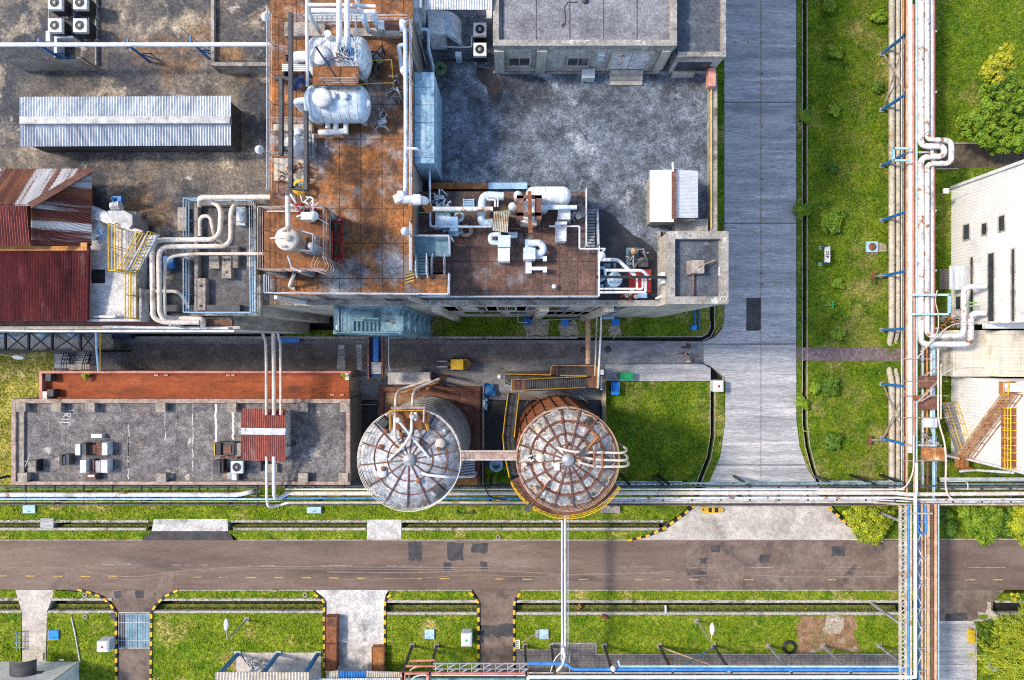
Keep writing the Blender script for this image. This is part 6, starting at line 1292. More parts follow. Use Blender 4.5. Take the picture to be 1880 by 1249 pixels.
m = MB(); m.pbox(206,608,240,622,0,.9); one('blue_cover', m, M['navy'], 'dark blue covered stack beside the concrete box', 'cover')
m = MB(); m.pbox(508,621.5,550,629,0.1,.35); one('ground_sheet', m, M['blue_bright'], 'bright blue sheet lying along the lane kerb', 'sheet')
# chute bridge over the lane by the stair tower
cb = thing('covered_chute', 'brown sided chute with blue trough crossing the dark lane', 'chute', W(690,650,0)); z = 5.0
m = MB(); m.beam(W(690,612,z),W(690,694,z-.8),1.0,.12); m.build('trough', M['navy'], cb); m = MB(); m.beam(W(690,612,z+.07),W(690,664,z-.12),.45,.02); m.build('trough_lining', M['blue'], cb)
for x in (677,703): m = MB(); m.beam(W(x,612,z+.2),W(x,672,z-.3),.16,.5); m.beam(W(x,672,z-.3),W(x,694,z-.7),.12,.4); m.build('side_wall', M['rust_brown'], cb)
m = MB()
for k in range(5): m.beam(W(681,667+4.4*k,z-.25-.1*k),W(700,667+4.4*k,z-.25-.1*k),.2,.06)
m.build('tread', M['steel'], cb)
pipe('thin rusty pipe beside the chute crossing the lane', [(706.5,614,5),(706.5,694,4.2)], 1.2, M['tan_pipe'], fil=0)
pipe('thin grey pipe beside the chute, hooked at its end', [(713.5,614,5),(713.5,670,4.6),(717,681,4.2)], 1.2, M['grey_pipe'], fil=.3)
# crossing duct and pipes near the tanks
pipe('rust stained tan duct crossing the lane from facade elbow', [(1091,578,5.6),(1080,584,5.6),(1079.5,600,5.6),(1079.5,668,5.2)], 4.5, M['tan_pipe'], fil=.8, rings=1.9, n=12)
pipe('pale pipe crossing the lane, facade side thinner one', [(1096,578,6),(1094,640,6),(1092,690,5.6)], 1.4, M['beige_pipe'], fil=0)
pipe('white pipe crossing the lane beside orange stair rail', [(1104,570,7),(1103.5,600,6.6),(1099,690,6),(1098,712,5)], 1.8, M['white'], fil=.2, rings=2.5)
m = MB(); m.pbox(1102,679,1109,688,.5,3); m.beam(W(1104,690,2.4),W(1104,716,2.4),.14); one('meter_box', m, M['white'], 'small white meter box on post by the tank lawn', 'box')
m = MB(); m.tube(pp([(1112,690,1.0),(1112,850,1.0)]), .05, 6)
for k in range(9): q = W(1112,692+19*k,1.0); m.tube([(q.x,q.y,0),(q.x,q.y,1.0)], .04, 6)
one('post_railing', m, M['orange_rail'], 'thin rusty rail fence along the tank lawn edge', 'railing')
for i, (x, y, l) in enumerate(((968,591,'dark blue square box on soil under facade duct'),(1037,592,'blue square box with dark rim on bare soil'),(1131,592,'bright blue square box on grass by facade pipes'))):
    bin_('valve_box', l, x-6, y-6, x+6, y+6, .5, M['blue'] if i == 0 else M['blue_bright'], 'blue boxes along the facade')
m = MB(); m.pbox(1108,580,1128,586,0,.8); one('pipe_cover', m, M['sky_pipe'], 'pale blue casing at the facade foot', 'casing')
ck = thing('channel_frame', 'blue steel channel frame on grass ending in bright blue box', 'frame', W(1280,590,0)); m = MB(); m.pbox(1275,560,1277,603,0,.4); m.pbox(1283,560,1285,605,0,.4); m.build('channel_side', M['blue'], ck); m = MB(); m.pbox(1270,598,1279,606,0,.6); m.build('end_box', M['blue_bright'], ck)
m = MB(); q = W(1116,642,.02); m.lathe((q.x,q.y,-.01), [(.30,0),(.30,.03),(.01,.04)], 20); q = W(1070,642,.02); m.lathe((q.x,q.y,-.01), [(.26,0),(.26,.02),(.01,.025)], 20); struct('manhole_cover', m, M['dark_steel'])
pipe('thin grey pipe bent on lawn at facade foot', [(951,580,.5),(951,592,.5),(968,592,.5)], 1.0, M['grey_pipe'], fil=.15)
pipe('thin pale pipe along the facade foot on grass', [(975,589,.4),(1040,586,.5),(1085,585,.5)], .7, M['grey_pipe'], fil=0)
# ---------------------------------------------------------------- pipe racks
ZG = 4.1
rk = thing('pipe_rack', 'long north south pipe rack on blue posts beside the green lawn', 'pipe rack', W(1665,400,0))
ys = (-10,100,203,305,405,507,606,705,805)
for i, y in enumerate(ys):
    q = W(1618,y,0); e = W(1714,NY+(y-NY)/.928,4.2)
    m = MB(); m.beam(q, (q.x,q.y,ZG), .2, .2); m.build('post', M['blue'], rk)
    m = MB(); m.beam((e.x,e.y,0), (e.x,e.y,ZG), .2, .2); m.build('post', M['steel'], rk)
    m = MB(); m.beam((q.x-.1,q.y,ZG+.1),(e.x+.2,e.y,ZG+.1),.16,.2); m.build('cross_beam', M['grey_pipe'], rk)
    m = MB(); m.box(q.x-.2,q.y-.2,-.1,q.x+.2,q.y+.2,.15); m.build('footing', M['block'], rk)
for a, b in ((100,203),(705,805)):
    q, p = W(1618,a,0), W(1618,b,0)
    for za, zb_ in ((.3,ZG),(ZG,.3)): m = MB(); m.beam((q.x,q.y,za),(p.x,p.y,zb_),.09); m.build('brace', M['parapet_pink'], rk)
m = MB(); q = W(1665,-200,ZG); p = W(1665,925,ZG); m.beam((q.x,q.y,ZG-.05),(q.x,p.y,ZG-.05),.14,.2); m.build('side_beam', M['rust_pipe'], rk)
p = W(1716,0,4.2).x; m = MB(); m.beam((p,q.y,ZG-.05),(p,W(0,925,ZG).y,ZG-.05),.14,.2); m.build('side_beam', M['sky_pipe'], rk)
NYE = 'lying on the lawn along the rack'
pipe('thick beige ground pipe beside rack, stretch above the brick path', [(1637,-120,.7),(1637,608,.7),(1632,634,-.2)], 5.2, M['beige_pipe'], fil=.5, rings=2.6, n=12)
pipe('thick beige ground pipe beside rack, stretch below the brick path', [(1631,676,-.2),(1637,700,.7),(1637,906,.7)], 5.2, M['beige_pipe'], fil=.5, rings=2.6, n=12)
pipe('thinner beige ground pipe next to rack, stretch above the brick path', [(1648.5,-120,.6),(1648.5,608,.6),(1643.5,632,-.2)], 3.9, M['beige_pipe'], fil=.5, rings=2.2, n=12)
pipe('thinner beige ground pipe next to rack, stretch below the brick path', [(1643,676,-.2),(1648.5,698,.6),(1648.5,906,.6)], 3.9, M['beige_pipe'], fil=.5, rings=2.2, n=12)
Y0, Y1 = -150, 905
pipe('thin grey conduit beside the beige ground pipes, lawn side of rack', [(1655.5,Y0,3.3),(1655.5,Y1,3.3)], 1.3, M['grey_pipe'], fil=0, rings=4)
pipe('thin rusty red line in the rack just past grey conduit', [(1659,Y0,3.6),(1659,Y1,3.6)], 1.2, M['rust_pipe'], fil=0, rings=3)
pipe('bright orange rusty pipe at the north end of rack', [(1658.5,Y0,4.3),(1658.5,62,4.3)], 1.8, M['orange_pipe'], fil=0, rings=1)
pipe('brown rusty pipe low in the rack, running its full length', [(1661.5,Y0,3.2),(1661.5,Y1,3.2)], 1.5, M['rust_brown'], fil=0)
pipe('tan orange pipe in rack beside the white flat tray', [(1665,Y0,4.3),(1665,Y1,4.3)], 1.9, M['tan_pipe'], fil=0, rings=3)
m = MB(); m.pbox(1668.5,Y0,1675,832,4.3,4.55); one('cable_tray', m, M['white'], 'flat white cable tray along the rack between tan and red pipes', 'cable tray')
pipe('salmon red pipe in rack between white tray and blue pipe', [(1677,9,4.6),(1677,530,4.6),(1678.5,548,4.6),(1678.5,905,4.6)], 1.8, M['red_pipe'], fil=.3, rings=4)
pipe('pale sky blue pipe in rack beside the salmon red pipe', [(1682.5,-120,4.5),(1682.5,850,4.5)], 2.0, M['sky_pipe'], fil=0, rings=3)
pipe('widest white rack pipe at north end with inner expansion loop', [(1690.5,Y0,4.7),(1690.5,269,4.7),(1733,269,4.9),(1733,287,4.9),(1690.5,289,4.7),(1690.5,632,4.7),(1782,632,4.9),(1782,575,5.1),(1809,575,5.3)], 5.3, M['white_rust'], fil=.6, rings=1.6, n=14)
pipe('second white rack pipe with outer expansion loop near the tree', [(1701.5,Y0,4.7),(1701.5,257.5,4.7),(1746.5,257.5,4.9),(1746.5,301,4.9),(1701.5,300,4.7),(1701.5,617,4.7),(1769,617,4.9),(1769,527,5.2),(1809,526,5.4)], 4.7, M['white_rust'], fil=.6, rings=1.6, n=14)
pipe('grey blue pipe along the hall side of the rack', [(1711,Y0,4.5),(1711,640,4.5)], 3.2, M['grey_pipe'], fil=0, rings=2.5, n=12)
pipe('hair thin red line at the hall side edge of rack', [(1716,Y0,4.4),(1716,620,4.4)], .8, M['red_pipe'], fil=0)
pipe('grey lower pipe south of the loops, inner side', [(1693.5,636,3.2),(1693.5,895,3.2)], 2.8, M['grey_pipe'], fil=0, rings=2)
pipe('orange rusty lower pipe south of the loops', [(1702,636,3.4),(1702,830,3.4)], 1.9, M['orange_pipe'], fil=0, rings=2)
pipe('white grey lower pipe south of the loops with end bend', [(1711,640,3.4),(1711,785,3.4),(1716,800,3.4),(1716,897,3.4)], 3.6, M['white_old'], fil=.4, rings=2)
pipe('dark rust pipe leaving the rusty tray southward', [(1703,846,3.6),(1703,905,3.6)], 1.8, M['rust_brown'], fil=0)
pipe('cream riser beside hall stair, swerving outward to the road rack', [(1722.5,640,5.8),(1722.5,776,5.8),(1735,812,5.8),(1737,850,5.8),(1735.5,895,5.6),(1742,915,5.2),(1765,922,5)], 1.6, M['cream_pipe'], fil=.9)
pipe('second cream line close to swerving riser', [(1727.5,670,5.7),(1727.5,770,5.7)], 1.2, M['cream_pipe'], fil=0)
pipe('thin cream pipe looping from rack to hall ledge', [(1683,660,5),(1698,640,5.2),(1726,612,5.6),(1745,597,6),(1770,592,6.2),(1850,592,6.6)], 1.1, M['beige_pipe'], fil=1.6)
pipe('thin grey hose hanging from blue frame beside the loops', [(1721,533,5.6),(1716,552,5.4),(1723,575,5.4),(1723,604,5.4),(1715,625,5.3),(1690,646,5.2)], 1.0, M['beige_pipe'], fil=.7)
pipe('curved cream pipe with black valve over cream panel', [(1728,690,6),(1745,678,6),(1786,675,6.2),(1809,676,6.4)], 1.1, M['beige_pipe'], fil=.8)
pipe('thick white pipe end beside second tray on road rack', [(1682.5,850,4.8),(1682.5,910,4.8)], 2.8, M['white'], fil=0, n=12)
pipe('cream pipe turning from rack onto the road rack', [(1677.5,800,4.9),(1677.5,868,4.9),(1662,897,4.9),(1640,899,4.9),(1500,900,4.9)], 1.4, M['cream_pipe'], fil=1.2)
bf = thing('pipe_loop_frame', 'pale blue rectangular frame reaching under loops at the hall corner', 'frame', W(1710,560,4)); m = MB(); z = 5.2
for y in (541.5,577): m.beam(W(1674,y,z),W(1744,y,z),.17,.17)
m.beam(W(1742.5,541,z),W(1742.5,578,z),.17,.17); m.build('frame', M['sky_pipe'], bf)
bf2 = thing('pipe_loop_frame', 'pale blue rectangular frame on lawn side opposite the expansion loop', 'frame', W(1650,288,4)); m = MB()
for y in (273,295): m.beam(W(1639,y,z),W(1672,y,z),.17,.17)
m.beam(W(1640,272,z),W(1640,296,z),.17,.17); m.build('frame', M['sky_pipe'], bf2)
def tray(x0,y0,x1,y1,z,mat,label,th=.08): m = MB(); m.pbox(x0,y0,x1,y1,z-th,z); return one('plate_platform', m, M[mat], label, 'platform')
tray(1684,690,1726,712,4.4,'rust_brown','upper rusty red plate across the rack by hall stair'); tray(1684,729,1721,752,4.4,'rust_brown','lower rusty red plate across the rack by hall stair')
tray(1676,726,1690,735,5.0,'rust','small rusty gusset plate on the lawn side of lower plate'); tray(1717,689,1728,702,5.2,'rust_brown','small rusty gusset plate at hall stair head')
tray(1695,768.5,1721,785,5.4,'zinc','grey sheet metal lid across the rack'); tray(1696,822,1735,845,5.0,'rust_bright','thick pale rusted tray near the road rack',.4)
for a, b, w in [((1655,y,4.7),(1740,y,4.7),.07) for y in (659,700,727,767,846)]+[((1684,739,5),(1722,700,5.4),.14),((1690,737,5),(1715,722,5.2),.1),((1697,690,5.2),(1730,668,5.6),.1),((1662,816,4.6),(1680,820,4.6),.2)]:
    m = MB(); m.beam(W(*a),W(*b),w,.1); one('cross_strut', m, M['parapet_pink'], 'pinkish strut lying across the rack by the hall stair', 'strut', 'struts across the rack by the hall stair')
clutter('grey elbows and valves at the end of lower rack pipes', 1704,812,3.2,26,24,21,(M['steel'],M['grey_pipe']), n=14)
clutter('rusty manifold with thin lines between rack and hall frame', 1738,592,2,40,24,22,(M['rust_pipe'],M['steel']), n=18)
hd = thing('large_hand_valve', 'red post valve on short pipe beside blue rack post, higher one', 'valve', W(1605,507,0)); m = MB(); m.tube(pp([(1604,507,.8),(1640,506,.8)]),.07,8); m.build('body', M['steel'], hd); m = MB(); m.beam(W(1603.5,497,.9),W(1603.5,517,.9),.16,.12); m.build('lever', M['rust'], hd)
hd = thing('large_hand_valve', 'red post valve on short pipe beside blue rack post, lower one near road', 'valve', W(1597,808,0)); m = MB(); m.tube(pp([(1597,808,.8),(1640,808,.8)]),.07,8); m.build('body', M['steel'], hd); m = MB(); m.beam(W(1596.5,800,.9),W(1596.5,818,.9),.18,.12); m.build('lever', M['rust'], hd)
# road rack, west to east
rr = thing('pipe_rack', 'long east west pipe rack along the road behind both tanks', 'pipe rack', W(900,910,0)); z = 4.7; r = random.Random(6)
m = MB(); m.beam(W(-150,892.5,z-.2),W(2100,892.5,z-.2),.1,.2); m.beam(W(-150,926,z-.2),W(2100,926,z-.2),.12,.25); m.build('side_beam', M['dark_steel'], rr)
for k in range(44):
    x = -60+53.2*k
    if 1650 < x < 1725: continue
    m = MB(); m.beam(W(x,891.5,z-.1),W(x,927,z-.1),.13,.16); m.build('cross_beam', M['black' if x < 660 else 'dark_steel'], rr)
for x in list(range(-60, 1650, 160))+[1760, 1900]:
    for y in (893.5, 925): q = W(x,y,z); m = MB(); m.beam((q.x,q.y,0),(q.x,q.y,z-.2),.2); m.build('post', M['dark_steel'], rr)
m = MB(); a = None
for k in range(27): x = 1132+20*k; m.beam(W(x,887.5,3.9),W(x+10,892,3.9),.06); m.beam(W(x+10,892,3.9),W(x+20,887.5,3.9),.06)
m.beam(W(1130,887,3.9),W(1665,887,3.9),.12,.15); m.build('lattice_girder', M['teal'], rr)
for x in (1140,1208,1560,1615): q = W(x,872,0); m = MB(); m.beam((q.x,q.y,0),(q.x,q.y,4.3),.2); m.build('outer_post', M['black'], rr)
pipe('rust blotched fat white pipe at the low building end of road rack', [(-150,908.5,z),(440,908.5,z),(462,903,z),(474,901,3.6)], 4.2, M['white_rust'], fil=.6, rings=2.6, n=12)
pipe('thin blue pipe under fat blotched pipe on road rack', [(-150,916.5,z),(520,916.5,z)], 1.7, M['sky_pipe'], fil=0)
pipe('thin green pipe behind fat blotched pipe on road rack', [(-150,898,4),(470,898,4)], 1.0, M['hose_green'], fil=0)
pipe('pale lilac thin pipe below thin blue pipe on road rack', [(-150,921.5,z),(520,921,z)], 1.0, M['parapet_pink'], fil=0)
pipe('white upper pipe of road rack behind the tanks', [(524,898.5,z),(1660,898.5,z)], 1.6, M['white'], fil=0, rings=3)
pipe('thick cream pipe of road rack running behind both tanks', [(524,906,z),(1640,905,z),(1668,908,z),(2100,904,z)], 3.7, M['cream_pipe'], fil=.3, rings=3, n=12)
pipe('thin red pipe of road rack below thick cream one', [(460,910.5,4.5),(1100,910.5,4.5)], .8, M['red_pipe'], fil=0)
pipe('bright blue pipe of road rack between the two tanks', [(520,915,z),(1060,915,z)], 1.9, M['blue_pipe'], fil=0, rings=3)
pipe('white pipe of road rack past the rusty tank toward crossing', [(1060,915,z),(1650,914,z),(1684,917.5,z),(2100,916.5,z)], 2.2, M['white_rust'], fil=.3, rings=3)
pipe('lowest cream pipe of road rack at grass side', [(522,923,z),(1600,922,z),(1660,927,z),(2100,926,z)], 2.3, M['beige_pipe'], fil=.3, rings=3)
pipe('slim grey pipe of road rack beside lowest cream one', [(1100,918.5,4.6),(1610,918,4.6),(1690,922,4.6),(2100,921,4.6)], 1.5, M['white_old'], fil=.3, rings=3)
pipe('thin rusty pipe on outer edge of road rack', [(1060,928,4.8),(1690,928.5,4.8),(2100,929,4.8)], .9, M['rust'], fil=0, rings=2)
pipe('wide grey culvert pipe beside hall lawn on road rack', [(1727,880.5,3),(2100,880,3)], 4.0, M['grey_pipe'], fil=0, rings=3, n=12)
pipe('thin bent pipe on road rack below the hall lawn', [(1728,884,4.6),(1773,884,4.6),(1777,888,4.6),(1777,899,4.6)], .9, M['white_old'], fil=.2)
for y, mt, rp, lb in ((889,'teal',1.3,'thin teal pipe of road rack past the crossing'),(894,'rust_pipe',1.2,'thin rusty pipe of road rack past the crossing'),(898,'grey_pipe',1.2,'thin grey pipe of road rack past the crossing'),(910.5,'dark_steel',1.0,'thin dark pipe of road rack past the crossing')): pipe(lb, [(1727,y,4.4),(2100,y,4.4)], rp, M[mt], fil=0)
pipe('white pipe lying on ground under road rack by tank lawn', [(1128,887,.5),(1252,887,.5)], 3.6, M['white_old'], fil=0, n=12)
pipe('white pipe lying on ground under road rack by east lawn', [(1522,886,.5),(1640,886,.5)], 3.6, M['white_old'], fil=0, n=12)
floodlamp(692,906,5.6,712,912,4.9,'white bell lamp on road rack beside the pale tank edge')
# bridge rack over the main road (north-south)
zb = 5.3
nr = thing('pipe_rack', 'lattice pipe bridge crossing over the main road', 'pipe rack', W(1690,1060,0))
for x in (1652.5,1663): m = MB(); m.beam(W(x,928,zb),W(x,1262,zb),.15,.2); m.build('chord', M['beige_pipe'], nr)
m = MB()
for k in range(22): y = 930+15*k; m.beam(W(1652.5,y,zb),W(1663,y+7.5,zb),.05); m.beam(W(1663,y+7.5,zb),W(1652.5,y+15,zb),.05)
m.build('lattice', M['white_old'], nr)
for y in (958,1025,1073,1118,1150,1190,1232): m = MB(); m.beam(W(1662,y,zb-.1),W(1724,y,zb-.1),.12,.14); m.build('cross_beam', M['steel'], nr)
m = MB()
for k in range(7): y = 955+45*k; m.beam(W(1683,y,zb-.2),W(1692,y+22,zb-.2),.06); m.beam(W(1692,y+22,zb-.2),W(1683,y+45,zb-.2),.06)
m.build('wind_brace', M['white_old'], nr)
for y in (960, 1150):
    for x in (1660, 1718): q = W(x,y,zb); m = MB(); m.beam((q.x,q.y,-.1),(q.x,q.y,zb-.2),.2); m.build('post', M['steel'], nr)
for x, rp, mt, lb, zz_ in ((1668,1.9,'blue_pipe','blue pipe of the road bridge nearest the lattice',zb),(1672.5,1.9,'beige_pipe','beige pipe of the road bridge between blue and bright white',zb),(1680.5,3.0,'white','bright white pipe of the road bridge, its widest',zb+.3),(1688,1.8,'blue_pipe','blue pipe of the road bridge beside bright white pipe',zb-.5),(1693,2.2,'tan_pipe','tan yellow pipe at the middle of road bridge',zb-.2),(1699,1.3,'beige_pipe','thin beige pipe of the road bridge beside tan yellow',zb-.2),(1704.5,3.1,'tan_pipe','fat pinkish tan pipe of the road bridge, inner',zb),(1711.5,1.9,'rust_brown','dark rusty pipe between two fat pinkish pipes',zb),(1718,3.0,'tan_pipe','fat pinkish tan pipe of the road bridge, outer',zb),(1723.5,.9,'sky_pipe','hair thin blue line at outer edge of road bridge',zb)):
    pipe(lb, [(x,926 if rp != 3.0 or mt != 'white' else 905,zz_),(x,1280 if mt != 'white' else 1242,zz_)], rp, M[mt], fil=0, rings=2.5, n=12)
pipe('short green crossing pipe at the head of the road bridge', [(1676,943,zb+.5),(1712,943,zb+.5)], 1.7, M['beige_pipe'], fil=0)
pipe('blue U bend at the head of the road bridge', [(1684,930,zb+.1),(1685,980,zb+.1),(1700,980,zb+.1),(1699,930,zb+.1)], 2.0, M['blue_pipe'], fil=.3)
# service pipes over the road by the rusty tank
sv = thing('pipe_bridge', 'slender pipe crossing over road from rusty tank, dark trough and straps', 'pipe bridge', W(1036,1060,0)); zs_ = 5.4
m = MB(); m.beam(W(1034.5,935,zs_-.25),W(1034.5,1196,zs_-.25),.34,.12); m.build('trough', M['dark_steel'], sv)
for y in (950,1070,1180): m = MB(); m.beam(W(1029,y,zs_-.1),W(1043,y,zs_-.1),.12,.16); m.build('strap', M['steel'], sv)
pipe('grey white pipe of the slender road crossing, low building side', [(1032,955,zs_),(1032,1195,zs_),(1031,1215,4.6)], 1.9, M['zinc'], fil=.2, rings=3)
pipe('pinkish white pipe of the slender road crossing, wider one', [(1037.5,940,zs_),(1037.5,1200,zs_),(1033,1222,5.2),(1018,1236,5)], 2.5, M['cream_pipe'], fil=.6, rings=3)
pipe('thin cable line beside the slender road crossing', [(1043,945,zs_),(1043,1190,zs_),(1038,1225,5)], .5, M['white_old'], fil=.4)
m = MB(); m.pbox(1030,1190,1036,1202,5.5,5.9); one('junction_box', m, M['white'], 'white junction box where slender crossing meets bottom rack', 'box')
pipe('thin pinkish pipe bending from junction box to bottom rack', [(1030,1198,5.4),(1018,1210,5.2),(1010,1236,5)], .9, M['cream_pipe'], fil=.8)
pipe('thin rusty pole beside the junction box', [(1045,1182,5),(1046,1236,5)], 1.0, M['tan_pipe'], fil=0)
# bottom rack
z5 = 5.2
br2 = thing('pipe_rack', 'bottom pipe rack on dark posts beside the paved walk', 'pipe rack', W(1300,1240,0))
for i, x in enumerate((757,802,964,1012,1109,1210,1309,1410,1510,1613)):
    q = W(x,1184.5,0); m = MB(); m.beam((q.x,q.y,0),(q.x,q.y,z5),.2,.2); m.build('post', M['dark_steel' if x < 1350 else 'steel'], br2)
    m = MB(); m.box(q.x-.22,q.y-.22,-.1,q.x+.22,q.y+.22,.2); m.build('footing', M['block'], br2)
    m = MB(); e = W(NX+(x-NX)*1.09,1262,z5); m.beam((q.x,q.y,z5),(q.x,e.y,z5),.16,.2); m.build('cross_beam', M['dark_steel'], br2)
q, p = W(1210,1184.5,0), W(1309,1184.5,0)
for za, zb2, mt in ((.4,z5,'tan_pipe'),(z5,.4,'teal')): m = MB(); m.beam((q.x,q.y,za),(p.x,p.y,zb2),.1); m.build('brace', M[mt], br2)
m = MB(); m.beam(W(735,1236,z5),W(970,1236,z5),.16,.2); m.beam(W(745,1223,z5-.1),W(800,1223,z5-.1),.14,.14); m.beam(W(752,1213,z5-1),W(798,1212,z5-1),.14,.14); m.beam(W(741,1236,z5),W(741,1270,z5),.3,.2); m.beam(W(785,1236,z5),W(785,1270,z5),.2,.2); m.build('edge_beam', M['red_pipe'], br2)
m = MB(); m.beam(W(795,1218,z5),W(970,1218,z5),.1,.14); m.beam(W(795,1228,z5),W(970,1228,z5),.08,.12)
for k in range(8): x = 800+22*k; m.beam(W(x,1227,z5),W(x+14,1219,z5),.1,.06); m.beam(W(x,1236,z5),W(x+14,1229,z5),.1,.06); m.beam(W(x,1218,z5),W(x,1236,z5),.07,.07)
m.build('lattice_girder', M['steel'], br2)
pipe('light blue pipe of the bottom rack with upturned end', [(1135,1213,z5),(1138,1223.5,z5),(1655,1224,z5)], 1.9, M['sky_pipe'], fil=.15, rings=5)
pipe('strong blue pipe of the bottom rack running to the bridge', [(968,1218,z5),(1040,1219,z5),(1052,1229,z5),(1660,1230,z5)], 2.7, M['blue_pipe'], fil=.2, rings=5)
pipe('tan thin pipe of the bottom rack below strong blue', [(968,1235.5,z5),(1660,1236,z5)], 1.3, M['beige_pipe'], fil=0, rings=3)
pipe('white thick pipe of the bottom rack meeting bridge corner', [(970,1262,z5),(970,1243,z5+.2),(1681,1243,z5+.2)], 3.2, M['white'], fil=.12, rings=4, n=12)
pipe('thin white pipe curling at the bottom rack start', [(755,1262,z5),(757,1244,z5),(770,1240,z5),(968,1240.5,z5)], 1.0, M['white'], fil=.4)
pipe('pale curled pipe end inside red framed bay', [(750,1250,z5-.4),(752,1230,z5-.4),(765,1224,z5-.4),(800,1223,z5-.4)], 1.2, M['cream_pipe'], fil=.5)
m = MB(); m.pbox(742,1246,970,1330,3.0,3.2); m.pbox(975,1248.5,1680,1330,3.4,3.6); one('rack_deck', m, M['teal'], 'blue grey deck plates below the bottom rack at frame edge', 'deck')
m = MB(); q = W(1126,1229,5.5); m.lathe(q-Vector((0,0,.2)), [(.22,0),(.2,.25),(.08,.4),(.01,.42)], 12); one('white_lamp', m, M['white'], 'white lamp pot on dark post of bottom rack', 'lamp')
# ---------------------------------------------------------------- hall and silo house at the east edge
XW_ = 40.25
ha = thing('white_hall', 'tall white ribbed hall with small windows and long dark louvre strips', 'building', (48,8.3,0)); YN_, YS_ = 14.6, 1.95
m = MB(); m.box(XW_+.08,YS_+.02,0,75,YN_-.02,13.9); m.build('body', M['hall_wall'], ha)
def wall_sheet(x, ya, yb, za, zb, n):
    m = MB(); v = []; f = []; N = n*4
    for i in range(N+1):
        y = ya+(yb-ya)*i/N; d = .05*(0.5+.5*math.cos(math.pi*i/2)); v += [(x-d,y,za),(x-d,y,zb)]
    for i in range(N): f.append((2*i,2*i+1,2*i+3,2*i+2))
    return m.add(v, f)
wall_sheet(XW_+.05,YS_,YN_,.05,14,46).build('wall_sheet', M['hall_wall'], ha)
def opening(px, y0, y1, w, name='window'):
    k = (XW_*20)/(px-NX); z = CAMH*(1-k); dz = w*CAMH*XW_*20/(px-NX)**2
    ya, yb = (NY-y1)*k/20, (NY-y0)*k/20
    f = MB(); d = .09; f.box(XW_-.08,ya-d,z-dz/2-d,XW_-.003,yb+d,z-dz/2); f.box(XW_-.08,ya-d,z+dz/2,XW_-.003,yb+d,z+dz/2+d); f.box(XW_-.08,ya-d,z-dz/2,XW_-.003,ya,z+dz/2); f.box(XW_-.08,yb,z-dz/2,XW_-.003,yb+d,z+dz/2)
    o = f.build(name, M['facade'], ha); p = MB(); p.box(XW_-.04,ya,z-dz/2,XW_-.004,yb,z+dz/2); p.build('pane', M['glass'], o)
opening(1775,413,440,11); opening(1808,411,431,9); opening(1840,397,424,11)
opening(1785,473,572,5,'louvre_strip'); opening(1820.5,466,590,11,'louvre_strip'); opening(1861,458,590,6,'louvre_strip'); opening(1760,545,568,9,'door_opening')
m = MB(); m.tube([(XW_-.12,YN_-.1,.2),(XW_-.12,YN_-.1,14)],.1,8); m.beam((XW_-.02,YN_+.03,0),(XW_-.02,YN_+.03,14),.16,.16); m.build('corner_trim', M['white'], ha)
m = MB(); m.box(W(1744,0,2.5).x,W(0,532,2.5).y,2.4,XW_-.06,W(0,488,2.5).y,2.5); m.build('door_canopy', M['zinc'], ha)
m = MB(); q = W(1738,350,2.8); m.box(q.x-.22,q.y-.25,2.6,q.x+.22,q.y+.2,2.8); m.tube([(q.x,q.y,2.7),(XW_,q.y-.1,2.5)],.03,6); one('wall_lamp', m, M['white'], 'small white wall lamp at the north corner of hall', 'lamp')
m = MB(); m.pbox(1725,494,1744,531,0,.12); one('door_slab', m, M['paver'], 'grey paved slab before hall side door', 'slab')
m = MB(); m.box(XW_-.25,YS_-.4,4.6,70,YS_+.017,5.0); m.build('ledge', M['white_sheet'], ha)
m = MB(); m.tube([(XW_-.3,YS_+.1,5.2),(60,YS_+.1,5.2)],.06,6)
for x in (41.5,43.5,44.5,46): m.beam((x,YS_+.1,4.9),(x,YS_+.1,5.5),.14)
m.build('ledge_pipe', M['rust'], ha)
m = MB(); m.pbox(1720,262,1900,264,0,.2); m.pbox(1720,309,1760,311,0,.2); one('bed_kerb', m, M['kerb'], 'pale concrete edging of dark soil bed beside the hall', 'kerb')
m = MB(); m.tube(pp([(1778,556,5.0),(1793,556,5.2)]),.07,6); m.tube(pp([(1778,562,5.0),(1793,562,5.2)]),.07,6); one('wall_stub', m, M['hose_green'], 'pair of pale green pipe stubs on the hall wall', 'pipe stub')
lowb = thing('cream_annex', 'low cream panelled roof between hall and silo house', 'building', (47,-.6,0))
m = MB(); m.box(W(1750,0,3).x,-2.6,0,70,YS_-.5,3.0); m.build('roof_panel', M['cream_sheet'], lowb)
m = MB(); a = W(1834,612,4.2); b = W(1842,688,4.2); m.corr((a.x,-2.55,4.2),(a.x,YS_-.55,4.2),(70,YS_-.55,6.5),(70,-2.55,6.5),14,.10); m.box(a.x,-2.55,3.0,70,YS_-.6,4.15); m.build('ribbed_roof', M['cream_sheet'], lowb)
m = MB(); m.pbox(1741,636,1763,652,2.6,2.7,zr=2.7); m.pbox(1741,653,1752,666,2.6,2.7); m.pbox(1741,668,1762,685,2.2,2.3); one('timber_pallet', m, M['block'], 'weathered planks stacked at the corner of cream annex', 'planks')
si = thing('silo_house', 'tall white ribbed building with zigzag yellow stair on its wall', 'building', (48,-6.3,0)); SA, SB = -2.7, -10.05
m = MB(); m.box(XW_+.08,SB+.02,0,75,SA-.02,13.9); m.build('body', M['white_sheet'], si)
wall_sheet(XW_+.05,SB,SA,.05,14,27).build('wall_sheet', M['white_sheet'], si)
m = MB(); m.tube([(XW_-.3,SB+.2,.2),(XW_-.3,SB+.2,14)],.12,8); m.tube([(XW_+.6,SB-.2,7),(XW_+.9,SB-.9,2),(XW_+.2,SB-1.2,1)],.12,8); m.build('downpipe', M['white_old'], si)
